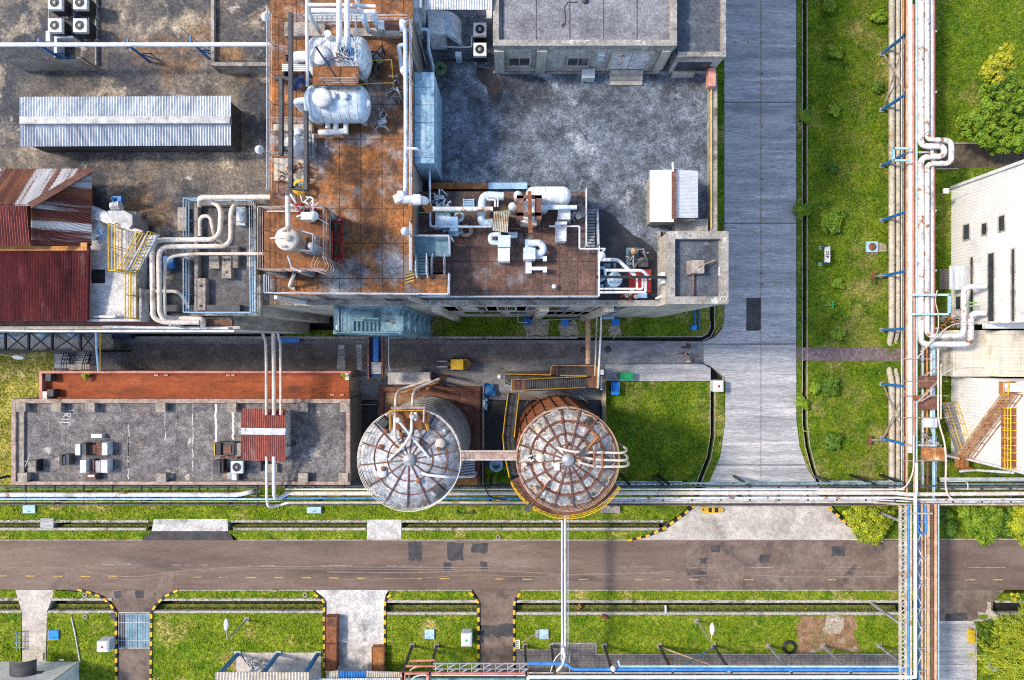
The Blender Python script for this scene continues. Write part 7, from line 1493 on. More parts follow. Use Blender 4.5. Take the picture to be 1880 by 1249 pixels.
zs = thing('zigzag_stair', 'rusty yellow zigzag steel stair fixed to silo house wall', 'stair', (39.5,-7,0))
def sflight(a, b, n, w, side, mt, rl):
    flight(zs, a, b, n, w, M[mt], side); sd = Vector(side)
    m = MB(); m.rail([Vector(a)-sd*w/2, Vector(b)-sd*w/2], .9,.035,1.1,1); m.rail([Vector(a)+sd*w/2, Vector(b)+sd*w/2], .9,.035,1.1,1); m.build('railing', M[rl], zs)
L1 = W(1774,846,2.5); L2 = W(1868,712,8.2)
sflight(W(1737,738,.3), W(1769,838,2.4), 16, .95, (1,0,0), 'steel', 'yellow'); sflight((39.6,L1.y+.3,2.5), (39.6,L2.y-.5,8.2), 22, .95, (1,0,0), 'tan_pipe', 'rust_bright')
m = MB(); m.box(39.05,L1.y-.6,2.4,XW_-.01,L1.y+.55,2.5); m.build('landing', M['rust_bright'], zs)
m = MB(); m.rail([(39.05,L1.y+.55,2.5),(39.05,L1.y-.6,2.5),(XW_-.05,L1.y-.6,2.5)],.95,.035,.8,1); m.build('railing', M['rust_bright'], zs)
m = MB(); m.box(38.9,L2.y-.5,8.1,XW_-.01,L2.y+.5,8.2); m.build('landing', M['rust_bright'], zs); m = MB(); m.box(39.1,SB+.4,8.1,XW_-.01,L2.y-1.6,8.2); m.build('balcony', M['rust'], zs)
m = MB(); m.rail([(38.9,L2.y+.5,8.2),(38.9,L2.y-.5,8.2)],.95,.035,.8,1)
for yy in np.linspace(SB+.4, L2.y-1.6, 9): m.beam((39.1,yy,8.3),(XW_-.05,yy,8.3),.06)
m.rail([(39.1,SB+.4,8.2),(39.1,L2.y-1.6,8.2)],.95,.045,.8,2); m.build('railing', M['yellow'], zs)
m = MB(); m.box(39.2,L2.y-.3,8.21,XW_-.02,L2.y+.4,9.0); m.build('machine_box', M['white_rust'], zs)
pipe('cream drain pipe at silo house foot pointing to rusty tray', [(1737,837,4.5),(1760,842,3.5)], 2.2, M['cream_pipe'], fil=0)
# ---------------------------------------------------------------- plants
def leafmesh(name, P, Nn, size, mat, parent=None, aspect=.6, seed=0, loc=None, droop=0.0):
    rg = np.random.default_rng(seed); n = len(P)
    d = rg.normal(size=(n,3)); Nn = Nn+.55*d; Nn /= np.linalg.norm(Nn,axis=1)[:,None]
    t = np.cross(Nn, rg.normal(size=(n,3))); t /= np.linalg.norm(t,axis=1)[:,None]; b = np.cross(Nn, t)
    s = size*rg.uniform(.6,1.3,(n,1)); L = t*s; Wd = b*s*aspect
    q = np.stack([P-L*.5, P+Wd*.5, P+L*.5, P-Wd*.5], 1).reshape(-1,3)
    o = np.array(LOC[parent.name]) if parent is not None else np.array(loc if loc is not None else (0,0,0))
    me = bpy.data.meshes.new(name); me.vertices.add(4*n); me.vertices.foreach_set('co', (q-o).astype(np.float32).ravel())
    me.loops.add(4*n); me.loops.foreach_set('vertex_index', np.arange(4*n, dtype=np.int32)); me.polygons.add(n)
    me.polygons.foreach_set('loop_start', np.arange(0,4*n,4,dtype=np.int32)); me.polygons.foreach_set('loop_total', np.full(n,4,dtype=np.int32)); me.update(calc_edges=True)
    me.materials.append(mat); ob = bpy.data.objects.new(name, me); COL.objects.link(ob)
    if parent is not None: ob.parent = parent
    else: ob.location = tuple(o)
    return ob
def clumpcloud(blobs, n, seed, sub=26):
    rg = np.random.default_rng(seed); P = []; Nn = []
    tot = sum(b[1]**2 for b in blobs)
    for c, r, h in blobs:
        k = int(n*r*r/tot); ns = max(6, int(sub*r))
        u = rg.normal(size=(ns,3)); u /= np.linalg.norm(u,axis=1)[:,None]; u[:,2] = np.abs(u[:,2])*rg.choice([1,1,1,-.4],ns)
        cc = np.array(c)+u*np.array([r,r,h])*rg.uniform(.55,1.0,(ns,1))
        i = rg.integers(0,ns,k); v = rg.normal(size=(k,3)); v /= np.linalg.norm(v,axis=1)[:,None]
        rr = .30*r**.6*rg.uniform(.3,1.0,(k,1))
        P.append(cc[i]+v*rr*np.array([1,1,.7])); Nn.append(v*.8+u[i]*.5+np.array([0,0,.6]))
    return np.vstack(P), np.vstack(Nn)
def plant(name, label, cat, base, blobs, n, size, mat, seed, group=None, trunk=None, extra=None):
    t = thing(name, label, cat, base, group); B_ = Vector(base)
    P, Nn = clumpcloud([(tuple(c), r, h) for c, r, h in blobs], n, seed); leafmesh('crown', P, Nn, size, mat, t, seed=seed)
    if extra:
        P, Nn = clumpcloud([(tuple(c), r, h) for c, r, h in extra[0]], extra[1], seed+50); leafmesh('new_growth', P, Nn, size, extra[2], t, seed=seed+50)
    m = MB(); rr = trunk or .06; r0 = random.Random(seed)
    top = sum((Vector(b[0]) for b in blobs), Vector())/len(blobs)
    m.tube([B_-Vector((0,0,.1)), B_.lerp(top,.5), top], rr, 8, rs=[rr*1.3, rr, rr*.6])
    for c, r, h in blobs[:8]: m.tube([B_.lerp(top,.45), B_.lerp(top,.6).lerp(Vector(c),.5), Vector(c)], rr*.5, 6, rs=[rr*.6, rr*.45, rr*.2])
    m.build('trunk', M['bark'], t); return t
def bl(px, py, z, rp, hf=.8): return (W(px,py,z), R(rp,z), R(rp,z)*hf)
plant('broadleaf_tree', 'tall leafy tree with bright yellow tip on lawn by the hall', 'tree', W(1818,190,0), [bl(1822,185,3.6,26),bl(1800,215,3,26),bl(1785,240,2.2,20),bl(1815,245,2.6,26),bl(1840,215,2.8,24),bl(1845,165,4,22),bl(1824,152,4.4,20),bl(1768,228,1.6,14),bl(1848,132,4.8,17),bl(1815,168,3.8,18)], 24000, .2, M['leaf_green'], 31, trunk=.2, extra=([bl(1818,122,5.2,17),bl(1838,110,5.6,17),bl(1848,93,5.8,12),bl(1850,125,5.0,13),bl(1810,136,4.8,13),bl(1830,138,5,16)],6500,M['leaf_yellow']))
plant('broadleaf_tree', 'green spreading tree at picture edge beside yellow tipped one', 'tree', W(1868,205,0), [bl(1872,178,3.6,20),bl(1858,192,3.2,16),bl(1885,190,3.6,22),bl(1862,235,2.6,20),bl(1838,262,2.2,22),bl(1868,258,2.4,22),bl(1885,240,2.6,18),bl(1824,272,1.6,12)], 14000, .2, M['leaf_green'], 32, trunk=.18)
plant('hedge_bush', 'round clipped green bush at the corner of concrete junction', 'bush', W(1594,955,0), [bl(1597,950,1.7,34,.6),bl(1585,968,1.5,26,.6),bl(1612,968,1.5,26,.6),bl(1600,980,1.2,22,.6),bl(1622,945,1.4,18,.6),bl(1572,945,1.3,20,.6)], 14000, .16, M['leaf_lime'], 33, trunk=.1)
plant('hedge_bush', 'dark narrow bush tucked beside the road bridge pipes', 'bush', W(1735,965,0), [bl(1738,955,1.6,18),bl(1742,975,1.4,14),bl(1732,940,1.5,14)], 3500, .18, M['leaf_dark'], 34, trunk=.06)
plant('hedge_bush', 'wide loose green bush along roadside east of road bridge', 'bush', W(1795,958,0), [bl(1795,955,2.2,26),bl(1815,965,2.0,24),bl(1780,948,1.8,20),bl(1822,945,2.2,22),bl(1800,980,1.4,22),bl(1768,938,1.6,14)], 12000, .18, M['leaf_green'], 35, trunk=.1)
plant('hedge_bush', 'bright bush at picture edge along roadside', 'bush', W(1866,962,0), [bl(1872,958,2.2,24),bl(1885,975,1.8,24),bl(1862,978,1.4,16),bl(1880,938,2.2,20)], 8000, .18, M['leaf_lime'], 36, trunk=.1)
plant('hedge_bush', 'shadowy bush behind the loose roadside bush', 'bush', W(1840,950,0), [bl(1842,945,1.6,20),bl(1845,968,1.2,18)], 3500, .18, M['leaf_dark'], 37, trunk=.08)
plant('ball_shrub', 'small yellow ball shaped shrub on the corner lawn by bamboo', 'shrub', W(1862,1096,0), [bl(1863,1095,.6,7,1)], 1200, .10, M['leaf_yellow'], 38)
SH = [(1520,8,14,'loose shrub at the north end of lawn by picture edge'),(1531,97,13,'shrub made of three small rounded tufts on lawn'),(1530,203,11,'low shrub opposite the drain side fern'),(1528,308,10,'dark low shrub on dry lawn between larger ones'),(1526,408,20,'widest low shrub on lawn, north of the small sign'),(1540,521,11,'small bright shrub south of the small sign'),(1537,612,12,'bright shrub just north of brick path'),(1530,708,18,'dark shrub just south of brick path'),(1528,812,16,'southmost shrub on the lawn near road rack'),(1478,214,13,'fern bush spilling over thin drain, farthest from road'),(1474,387,15,'fern bush spilling over thin drain near widest shrub'),(1473,738,11,'bright fern bush over thin drain below brick path'),(1614,30,12,'ragged shrub beside ground pipes at picture edge'),(1612,160,10,'leafy clump beside ground pipes between blue posts'),(1498,712,9,'thin fern tuft between drain and dark shrub')]
for i, (x, y, r_, lbl) in enumerate(SH):
    rg = random.Random(60+i); plant('lawn_shrub', lbl, 'shrub', W(x,y,0), [bl(x+rg.uniform(-.6,.6)*r_, y+rg.uniform(-.6,.6)*r_, .25+.02*r_, r_*rg.uniform(.4,.75), .6) for _ in range(8)], 2600+130*r_, .17, M['leaf_green' if i not in (3,7,8,13) else 'leaf_dark'], 70+i, 'shrubs on the east lawn', .03)
for x, y, lbl in ((162,690,'yellow green potted shrub on red terrace near stair'),(636,690,'yellow shrub at the tank end of red terrace')):
    q = W(x,y,ZE-.2); plant('terrace_shrub', lbl, 'shrub', (q.x,q.y,ZE-.25), [(q+Vector((dx,dy,.35)), .2, .2) for dx,dy in ((0,0),(.2,.1),(-.15,.12),(.05,-.2))], 700, .12, M['leaf_yellow'], 90+x)
# bamboo: arching culms with narrow leaves
def bamboo(label, cx, cy, n, seed):
    t = thing('bamboo_clump', label, 'bamboo', W(cx,cy,0), 'bamboo beside the yard path'); rg = random.Random(seed); P = []; D = []; cul = MB()
    for k in range(n):
        b = W(cx+rg.uniform(-14,14), cy+rg.uniform(-18,18), 0); a = rg.uniform(0,2*math.pi); L = rg.uniform(1.4,3.0); h = rg.uniform(1.6,3.4)
        pts = [b+Vector((math.cos(a)*L*(i/7)**1.6, math.sin(a)*L*(i/7)**1.6, h*math.sin(math.pi*.62*i/7))) for i in range(8)]
        cul.tube(pts, .03, 5, rs=[.035-.004*i for i in range(8)])
        for i in range(2,8):
            for j in range(15):
                p = pts[i]+Vector((rg.gauss(0,.16),rg.gauss(0,.16),rg.gauss(0,.13))); P.append(p); D.append(Vector((math.cos(a)+rg.gauss(0,.6),math.sin(a)+rg.gauss(0,.6),rg.uniform(-.6,.4))).normalized())
    P = np.array(P); D = np.array(D); s = np.random.default_rng(seed).uniform(.28,.5,(len(P),1)); sd = np.cross(D,[0,0,1.0]); sd /= np.linalg.norm(sd,axis=1)[:,None]+1e-6
    q = np.stack([P, P+D*s*.4+sd*.035, P+D*s, P+D*s*.4-sd*.035],1).reshape(-1,3)-np.array(LOC[t.name]); m = len(P)
    me = bpy.data.meshes.new('foliage'); me.from_pydata(q.tolist(), [], [(4*i,4*i+1,4*i+2,4*i+3) for i in range(m)]); me.materials.append(M['leaf_lime']); o = bpy.data.objects.new('foliage', me); COL.objects.link(o); o.parent = t
    cul.build('culm', M['leaf_yellow'], t)
bamboo('bamboo clump farthest from the road in the corner bed', 1842,1215,46,1); bamboo('bamboo clump nearest road with dark planting behind', 1842,1150,40,2); bamboo('bamboo clump spreading over the picture edge', 1880,1180,44,3); bamboo('low bamboo clump at the outer bed corner', 1872,1245,36,4); bamboo('small bamboo clump leaning to the yard path', 1815,1185,20,5)
plant('bed_shrub', 'dark green planting at the corner of bamboo bed', 'shrub', W(1805,1160,0), [bl(1805,1150,.4,14),bl(1815,1175,.4,14),bl(1803,1190,.3,10)], 2500, .18, M['leaf_dark'], 101)
m = MB(); m.pbox(1790,1141,1794,1300,-.5,.25); m.pbox(1790,1137.5,1822,1141,-.5,.25); m.pbox(1816,1106,1820,1138,-.5,.25); struct('bed_kerb_wall', m, M['kerb'])
m = MB(); m.pbox(1794,1210,1822,1211.5,0,.3); m.pbox(1820,1222,1836,1233,0,.8); one('bed_stone', m, M['white_old'], 'pale stone slab half hidden under the bamboo', 'stone')
# grass blades on the lawns in view
def in_poly(p, x, y):
    r = np.zeros(len(x), bool); j = len(p)-1
    for i in range(len(p)):
        xi, yi, xj, yj = p[i][0], p[i][1], p[j][0], p[j][1]
        c = ((yi > y) != (yj > y)) & (x < (xj-xi)*(y-yi)/(yj-yi+1e-12)+xi); r ^= c; j = i
    return r
EXCL = [(434,1197,591,1300),(1011,1180,1095,1300),(946,1192,1650,1300),(673,950,738,992),(280,950,420,992),(1470,1134,1568,1194),(1590,446,1628,462),(1462,638,1745,663),(963,590,1005,616),(1027,592,1060,616),(1120,592,1138,615),(1722,262,1900,308),(1725,494,1744,531)]
rg = np.random.default_rng(5); PT = {}
for poly, kind in LAWNS:
    xs = [p[0] for p in poly]; ys = [p[1] for p in poly]
    a, b = max(min(xs),-47.5), min(max(xs),47.5); c, d = max(min(ys),-31), min(max(ys),32.5)
    if b <= a or d <= c: continue
    n = int((b-a)*(d-c)*75); x = rg.uniform(a,b,n); y = rg.uniform(c,d,n); k = in_poly(poly,x,y); PT.setdefault(kind,[]).append(np.stack([x[k],y[k]],1))
for kind, mt in (('deep','leaf_dark'),('bright','leaf_lime'),('dry','leaf_lime')):
    P2 = np.vstack(PT[kind]); ok = np.ones(len(P2), bool)
    for x0_, y0_, x1_, y1_ in EXCL: ok &= ~((P2[:,0] > (x0_-NX)/20) & (P2[:,0] < (x1_-NX)/20) & (P2[:,1] < (NY-y0_)/20) & (P2[:,1] > (NY-y1_)/20))
    P2 = P2[ok]; keep = (np.sin(P2[:,0]*1.3+1.7*np.sin(P2[:,1]*.9))+np.sin(P2[:,1]*1.9+P2[:,0]*.6)+rg.normal(size=len(P2))*1.1) > .35
    for nm, sel, mm_, s in (('grass', keep, M['blade_'+kind], .20),('dry_grass', ~keep & (rg.uniform(size=len(P2)) < np.where((np.abs(P2[:,0]-31.6-1.1*np.sin(P2[:,1]*.3)) < 1.3+.6*np.sin(P2[:,1]*1.1)) & (kind == 'deep'), .95, .2)), M['blade_straw'], .17)):
        q = P2[sel]; P3 = np.column_stack([q, rg.uniform(.05,.12,len(q))]); N3 = np.tile([0,0,1.0],(len(q),1)); o = leafmesh(nm, P3, N3, s, mm_, seed=3, aspect=.4); o['kind'] = 'stuff'
q = []
for y0, y1, x0, x1 in ((965,970,-10,272),(965,970,424,672),(965,970,738,1212),(1111,1122,-10,36),(1111,1122,92,205),(1111,1122,300,595),(1113,1125,712,876),(1113,1125,950,1650)):
    n = int((x1-x0)*(y1-y0)*.42); x = rg.uniform(x0,x1,n); y = rg.triangular(y0,y1,y1,n); q.append(np.column_stack([(x-NX)/20,(NY-y)/20,-.95+.75*((y-y0)/(y1-y0))**2+rg.uniform(0,.15,n)]))
P3 = np.vstack(q); o = leafmesh('weeds', P3, np.tile([0,.3,1.0],(len(P3),1)), .16, M['weed'], seed=4, aspect=.5); o['kind'] = 'stuff'
# ---------------------------------------------------------------- small things on the ground
def cabinet(label, cx, cy, w, d, face, dot):
    t = thing('hose_cabinet', label, 'cabinet', W(cx,cy,0), 'white cabinets on the lawns'); q = W(cx,cy,0); h = 1.3
    m = MB(); m.box(q.x-w/2,q.y-d/2,.05,q.x+w/2,q.y+d/2,h*.8)
    m.build('body', M['zinc'], t)
    m = MB(); v = []
    for z, k in ((h*.8,1.06),(h*.93,1.0),(h,.72)): v += [(q.x-w/2*k,q.y-d/2*k,z),(q.x+w/2*k,q.y-d/2*k,z),(q.x+w/2*k,q.y+d/2*k,z),(q.x-w/2*k,q.y+d/2*k,z)]
    m.add(v, [(4*j+i,4*j+(i+1)%4,4*j+4+(i+1)%4,4*j+4+i) for j in range(2) for i in range(4)]+[(8,9,10,11),(3,2,1,0)]); m.build('roof', M['white'], t)
    m = MB(); m.lathe((q.x,q.y,h), [(.12,0),(.11,.02),(.01,.022)], 16); m.build('emblem', M[dot], t)
    for s in (-.22,.22): m = MB(); m.beam((q.x+s*w,q.y-d*.36,h+.004),(q.x+s*w,q.y+d*.36,h+.004),.025,.02) if face else m.beam((q.x-w*.36,q.y+s*d,h+.004),(q.x+w*.36,q.y+s*d,h+.004),.025,.02); m.build('seam', M['grey_pipe'], t)
    m = MB()
    for k in range(5): z = .25+.16*k; m.box(q.x-w*.4,q.y+d/2+.003,z,q.x+w*.4,q.y+d/2+.03,z+.06); m.box(q.x+w/2+.003,q.y-d*.4,z,q.x+w/2+.03,q.y+d*.4,z+.06)
    m.build('louvre', M['grey_pipe'], t)
cabinet('white cabinet with red dot beside grated drive kerb', 203,1177,1.05,.95,True,'red'); cabinet('white cabinet with green dot beside side road kerb', 858,1165,.95,1.15,True,'green'); cabinet('white cabinet with red dot at tank lawn corner by concrete road', 1312,708,.9,1.0,False,'red')
def street_lamp(label, bx, by, tx, ty, hx, hy, z):
    b = W(bx,by,0); t = thing('street_lamp', label, 'street lamp', b, 'street lamps on the lawns'); h = W(hx,hy,z+.35)
    m = MB(); m.box(b.x-.22,b.y-.22,-.1,b.x+.22,b.y+.22,.15); m.build('base', M['block'], t)
    m = MB(); m.tube([b,(b.x,b.y,z)], .06, 8, rs=[.075,.045]); m.build('pole', M['steel'], t)
    m = MB(); m.tube([(b.x,b.y,z-.02), (h.x,h.y,h.z)], .035, 8); m.build('arm', M['beige_pipe'], t)
    m = MB(); d = Vector((h.x-b.x,h.y-b.y,0)).normalized(); p = Vector((-d.y,d.x,0)); v = []; S = [(-.12,.10),(.15,.2),(.45,.22),(.75,.14),(.9,.03)]
    for u, w in S:
        for k in range(8): a = 2*math.pi*k/8; v.append(h+d*u+p*w*math.cos(a)+Vector((0,0,.09*math.sin(a))))
    m.add(v, [(8*i+k,8*i+(k+1)%8,8*i+8+(k+1)%8,8*i+8+k) for i in range(len(S)-1) for k in range(8)]+[tuple(range(7,-1,-1)),tuple(range(32,40))], 0, True); m.build('lamp_head', M['white'], t)
street_lamp('white headed street lamp on square base beside the long lawn drain', 454,1137,416,1171,415,1155,4.4)
street_lamp('white headed street lamp with cream post before the bottom rack braces', 1279,1139,1305,1178,1307.5,1163,4.5)
street_lamp('white headed street lamp at picture edge by truss canopy', 45,648,-10,648,26,655,4.0)
def rbox(label, x0,y0,x1,y1,h,mat):
    t = thing('rusty_box', label, 'steel box', W((x0+x1)/2,(y0+y1)/2,0), 'rusty steel boxes on the loading pad'); m = MB(); m.pbox(x0,y0,x1,y1,.05,h*.93,zr=h); m.build('body', M[mat], t)
    a,b,c,d = rectw(x0,y0,x1,y1,h); m = MB(); m.box(a+.05,b+.05,h*.93,c-.05,d-.05,h*.97); m.build('lid', M[mat], t)
    m = MB(); w=.06; m.box(a-.04,b-.04,h*.86,c+.04,b,h); m.box(a-.04,d,h*.86,c+.04,d+.04,h); m.box(a-.04,b,h*.86,a,d,h); m.box(c,b,h*.86,c+.04,d,h); m.build('rim', M['rust_brown'], t)
rbox('rusty steel box on white pad, the one nearer the drain', 597,1134,618,1181,.9,'rust'); rbox('rusty steel box on white pad at the blue roof end, behind its twin', 597,1184,618,1231,.85,'rust'); rbox('rusty steel box with orange patches on opposite side of white pad', 683,1189,705,1232,.7,'rust_bright')
def cover(label, x0,y0,x1,y1,mat,h=.22,rim='block'):
    t = thing('pit_cover', label, 'pit cover', W((x0+x1)/2,(y0+y1)/2,0), 'square pit covers in the grass'); m = MB(); m.pbox(x0-1,y0-1,x1+1,y1+1,-.1,h*.5); m.build('rim', M[rim], t); m = MB(); m.pbox(x0,y0,x1,y1,h*.5,h); m.build('plate', M[mat], t); q = W((x0+x1)/2,y1-3,h); m = MB(); m.beam(q-Vector((.12,0,-.02)),q+Vector((.12,0,.02)),.03,.05); m.build('handle', M['dark_steel'], t); return t
cover('plain bright blue cover on grass beside the flared footpath', 89,1158,107,1174,'blue_bright'); cover('pale grey blue cover on lawn near domed cabinet', 780,1156,797,1173,'sky_pipe'); cover('blue cover with grey flap and stick near kerb grate', 990,1156,1007,1173,'sky_pipe'); cover('pale blue cover on soil patch under road rack by low building', 42,928,64,942,'sky_pipe'); cover('blue box cover with round disc below hut pipes', 564,931,589,942,'sky_pipe',.4); cover('blue framed cover with rusty round disc on dry lawn', 1591,444,1612,463,'sky_pipe')
m = MB(); q = W(1602,453,.24); m.lathe((q.x,q.y,.22), [(.36,0),(.34,.05),(.01,.07)], 20); one('rust_disc', m, M['rust'], 'rusty round lid on blue framed pit cover', 'lid')
m = MB(); m.pbox(983,1157,989,1172,0,.3); m.tube(pp([(984,1165,.3),(958,1179,.1)]),.03,5); one('hinged_flap', m, M['steel'], 'grey hinged flap with stick beside blue cover', 'flap')
kg = thing('kerb_grate', 'white slotted drain grate at the side road kerb', 'grate', W(949,1185,0)); m = MB(); m.pbox(944.5,1175,947,1194,0,.12); m.pbox(952,1175,954.5,1194,0,.12); m.pbox(947,1175,952,1177,0,.12); m.pbox(947,1192,952,1194,0,.12); m.build('frame', M['paint_white'], kg)
for k in range(4): m = MB(); m.pbox(947.2,1179+3.5*k,951.8,1180.4+3.5*k,.02,.1); m.build('bar', M['paint_white'], kg)
m = MB(); m.pbox(203,1127,212,1137,0,.2); one('kerb_box', m, M['dark_steel'], 'small dark inlet box at the grated drive corner', 'box')
gd = MB(); gd.pbox(217,1126,276,1190,-.6,-.02); struct('grate_pit', gd, M['drain'])
sg = thing('steel_grating', 'blue grey steel grating panels across the drive', 'grating', W(246,1158,0))
for i in range(5):
    x = 217.6+11.8*i; m = MB(); m.pbox(x,1127,x+11,1189,.0,.03); m.build('panel', M['teal' if i not in (0,) else 'dark_steel'], sg)
m = MB()
for y in (1127,1143,1176,1188): m.pbox(217.5,y,276,y+.8,.03,.05)
for i in range(13): x = 217.6+4.8*i; m.pbox(x,1127,x+.5,1189,.05,.065)
m.build('bearing_bar', M['grey_pipe'], sg)
m = MB(); m.pbox(217,1124,276,1126,-.2,.05); m.pbox(217,1189.5,276,1191.5,-.2,.05); struct('grate_kerb', m, M['kerb'])
m = MB()
for k in range(4): m.beam(W(26,1162+9*k,.5),W(39,1162+9*k,.5),.06)
for x in (31,36): m.beam(W(x,1160,.5),W(x,1194,.5),.06); m.beam(W(x,1161,0),W(x,1161,.5),.06); m.beam(W(x,1193,0),W(x,1193,.5),.06)
one('bicycle_rack', m, M['teal'], 'small teal tube rack on grass beside the flared footpath', 'rack')
m = MB(); m.tube(pp([(131,1133,.1),(138,1165,.15),(147,1216,.1)]),.06,6); one('pale_pole', m, M['white_old'], 'long thin pale pole lying on grass beside blue cover', 'pole')
m = MB(); m.beam(W(840,943,.4),W(868,943,.4),.1); m.beam(W(840,943,.4),W(839,936,0),.1); m.beam(W(868,943,.4),W(869,936,0),.1); one('low_barrier', m, M['dark_steel'], 'low black steel bracket on grass below road rack', 'barrier')
for x, y, l in ((157,1092,'stone ring on grass beside curved kerb, upper verge'),(158,1132,'stone ring on grass below the drain by the pale pole'),(915,986,'stone ring on the road verge under the tanks'),(561,1092,'pale stone on the verge near white loading pad')):
    m = MB(); q = W(x,y,0); m.lathe((q.x,q.y,0), [(.24,0),(.24,.12),(.12,.14),(.11,.02),(.01,.02)], 14); one('stone_ring', m, M['block'], l, 'stone ring')
m = MB(); q = W(1449,1188,0)
for k in range(5): m.tube([q+Vector(((.62-.05*k)*math.cos(a),(.62-.05*k)*math.sin(a),.08+.05*(k%3))) for a in [2*math.pi*i/28 for i in range(29)]],.05,6)
one('hose_coil', m, M['black'], 'coil of black hose lying on grass beside bare soil', 'hose')
m = MB(); q = W(1822,1128,.35); d = Vector((.5,-.35,0)).normalized(); m.tube([q-d*.45,q+d*.45],.3,16); m.tube([q+d*.45,q+d*.47],.22,14); one('oil_drum', m, M['beige_pipe'], 'beige drum lying on its side by the bamboo bed', 'drum')
m = MB(); m.tube(pp([(1105,1130,.2),(1115,1135,.2)]),.16,8); one('log_stub', m, M['rust'], 'short reddish log lying at the lawn drain edge', 'log')
m = MB(); m.tube(pp([(1222,1112,-.3),(1222.5,1126,.1)]),.1,8); one('drain_outlet', m, M['white_old'], 'pale outlet pipe standing in weedy lawn drain', 'pipe')
m = MB(); m.beam(W(1063,1110,-.3),W(1066,1116,.0),.2,.1); q = W(1063,1116,-.3); m.lathe(q, [(.2,0),(.12,.2),(.01,.22)], 10); one('brick_rubble', m, M['rust_bright'], 'orange rubble lying in the weedy lawn drain', 'rubble')
yb_ = thing('road_barrier', 'yellow and black arrow shaped steel plate beside concrete junction', 'barrier', W(1308,937,0)); P_ = [(1289,931),(1318,932),(1326,934),(1329,938),(1324,941),(1306,943),(1289,941)]
m = MB(); m.pprism(P_,.02,.3); m.build('plate', M['yellow'], yb_)
m = MB()
for a, b in ((1301,1307),(1312,1319)): m.pbox(a,932.5,b,941,.3,.306)
m.pbox(1291,933,1293,938,.3,.306); m.build('black_stripe', M['black'], yb_)
# small sign on the lawn, reads from the rack side of the road
sg2 = thing('lawn_sign', 'small white sign lettered SSP on two blue posts in the lawn', 'sign', W(1505,471,0)); sx = W(1505,471,0).x; ya, yc = W(0,456,0).y-.0, W(0,485,0).y; zlo, zhi = .75, 1.3
kx = lambda z: 0
for y in (ya+.02, yc-.02): m = MB(); m.beam((sx,y,0),(sx,y,1.4),.08,.08); m.build('post', M['blue'], sg2); m = MB(); m.box(sx-.14,y-.14,-.05,sx+.14,y+.14,.1); m.build('footing', M['white_old'], sg2)
tilt = .45
m = MB(); v = [(sx+.05,ya,.85),(sx+.05,yc,.85),(sx+.37,yc,1.25),(sx+.37,ya,1.25)]; m.add(v+[(a+.03,b,c-.03) for a,b,c in v], [(3,2,1,0),(4,5,6,7),(0,1,5,4),(1,2,6,5),(2,3,7,6),(3,0,4,7)]); m.build('panel', M['paint_white'], sg2)
fc = bpy.data.curves.new('lettering', 'FONT'); fc.body = 'SSP'; fc.size = .42; fc.align_x = 'CENTER'; fc.align_y = 'CENTER'; fc.extrude = .004; fc.offset = .012; fc.space_character = 1.1
fo = bpy.data.objects.new('lettering_source', fc); COL.objects.link(fo); bpy.context.view_layer.update()
me = bpy.data.meshes.new_from_object(fo.evaluated_get(bpy.context.evaluated_depsgraph_get())); bpy.data.objects.remove(fo); me.materials.append(M['navy'])
lo = bpy.data.objects.new('lettering', me); COL.objects.link(lo); lo.parent = sg2
ex = Vector((0,-1,0)); ey = Vector((.32,0,.40)).normalized(); en_ = ex.cross(ey); cpos = Vector((sx+.21,(ya+yc)/2,1.05))+en_*.012-Vector(LOC[sg2.name]); mt4 = Matrix((ex,ey,en_)).transposed().to_4x4(); mt4.translation = cpos; lo.matrix_local = mt4
m = MB(); m.beam(W(1529,553,.5),W(1529,566,.5),.1,.1); m.beam(W(1517,561,.4),W(1529,560,.5),.04,.04); q = W(1529,560,0); m.beam(q,q+Vector((0,0,.5)),.06); one('marker_stake', m, M['green'], 'small green T shaped marker stake in the lawn', 'marker')
m = MB(); m.beam(W(1517.5,8,.4),W(1518,20,.4),.06,.06); one('marker_stake', m, M['hose_green'], 'pale green marker stick by shrub at the lawn top', 'marker')
m = MB(); m.tube(pp([(1472,789,.15),(1487,796,.15)]),.04,5); one('thin_stick', m, M['tan_pipe'], 'thin tan stick laid across the thin drain', 'stick')
m = MB(); q = W(1128,618,.1); m.beam(W(1125,623,.1),W(1131,616,.2),.05); one('thin_stick', m, M['white_old'], 'short pale stick lying across facade side drain', 'stick')
# forklift
fk = thing('forklift', 'yellow forklift with roofed cab and raised dark forks parked in the lane', 'forklift', W(843,668,0)); c = W(843,668.5,0); X = lambda dx, dy, z: Vector((c.x+dx, c.y+dy, z))
m = MB(); m.box(c.x-.75,c.y-.48,.25,c.x+.5,c.y+.48,.75); m.box(c.x-.1,c.y-.42,.751,c.x+.5,c.y+.42,1.05); m.build('body', M['yellow'], fk)
m = MB(); arc = [(c.x+.5,c.y+.5)]+[(c.x+.62+.5*math.cos(a),c.y+.5*math.sin(a)) for a in [math.pi/2-math.pi*k/10 for k in range(11)]]+[(c.x+.5,c.y-.5)]; m.prism(arc,.3,1.15,bottom=True); m.build('counterweight', M['orange_rail'], fk)
m = MB(); gx0, gx1 = c.x-.55, c.x+.52; m.box(gx0,c.y-.45,2.0,gx1,c.y+.45,2.07); m.build('overhead_guard', M['yellow'], fk)
for dx in (-.5,.45):
    for dy in (-.42,.42): m = MB(); m.beam(X(dx-(.12 if dx<0 else 0),dy,.7),X(dx,dy,2.0),.06); m.build('guard_post', M['dark_steel'], fk)
m = MB(); m.box(c.x-.1,c.y-.25,1.05,c.x+.3,c.y+.25,1.2); m.box(c.x+.25,c.y-.25,1.2,c.x+.35,c.y+.25,1.65); m.build('seat', M['black'], fk)
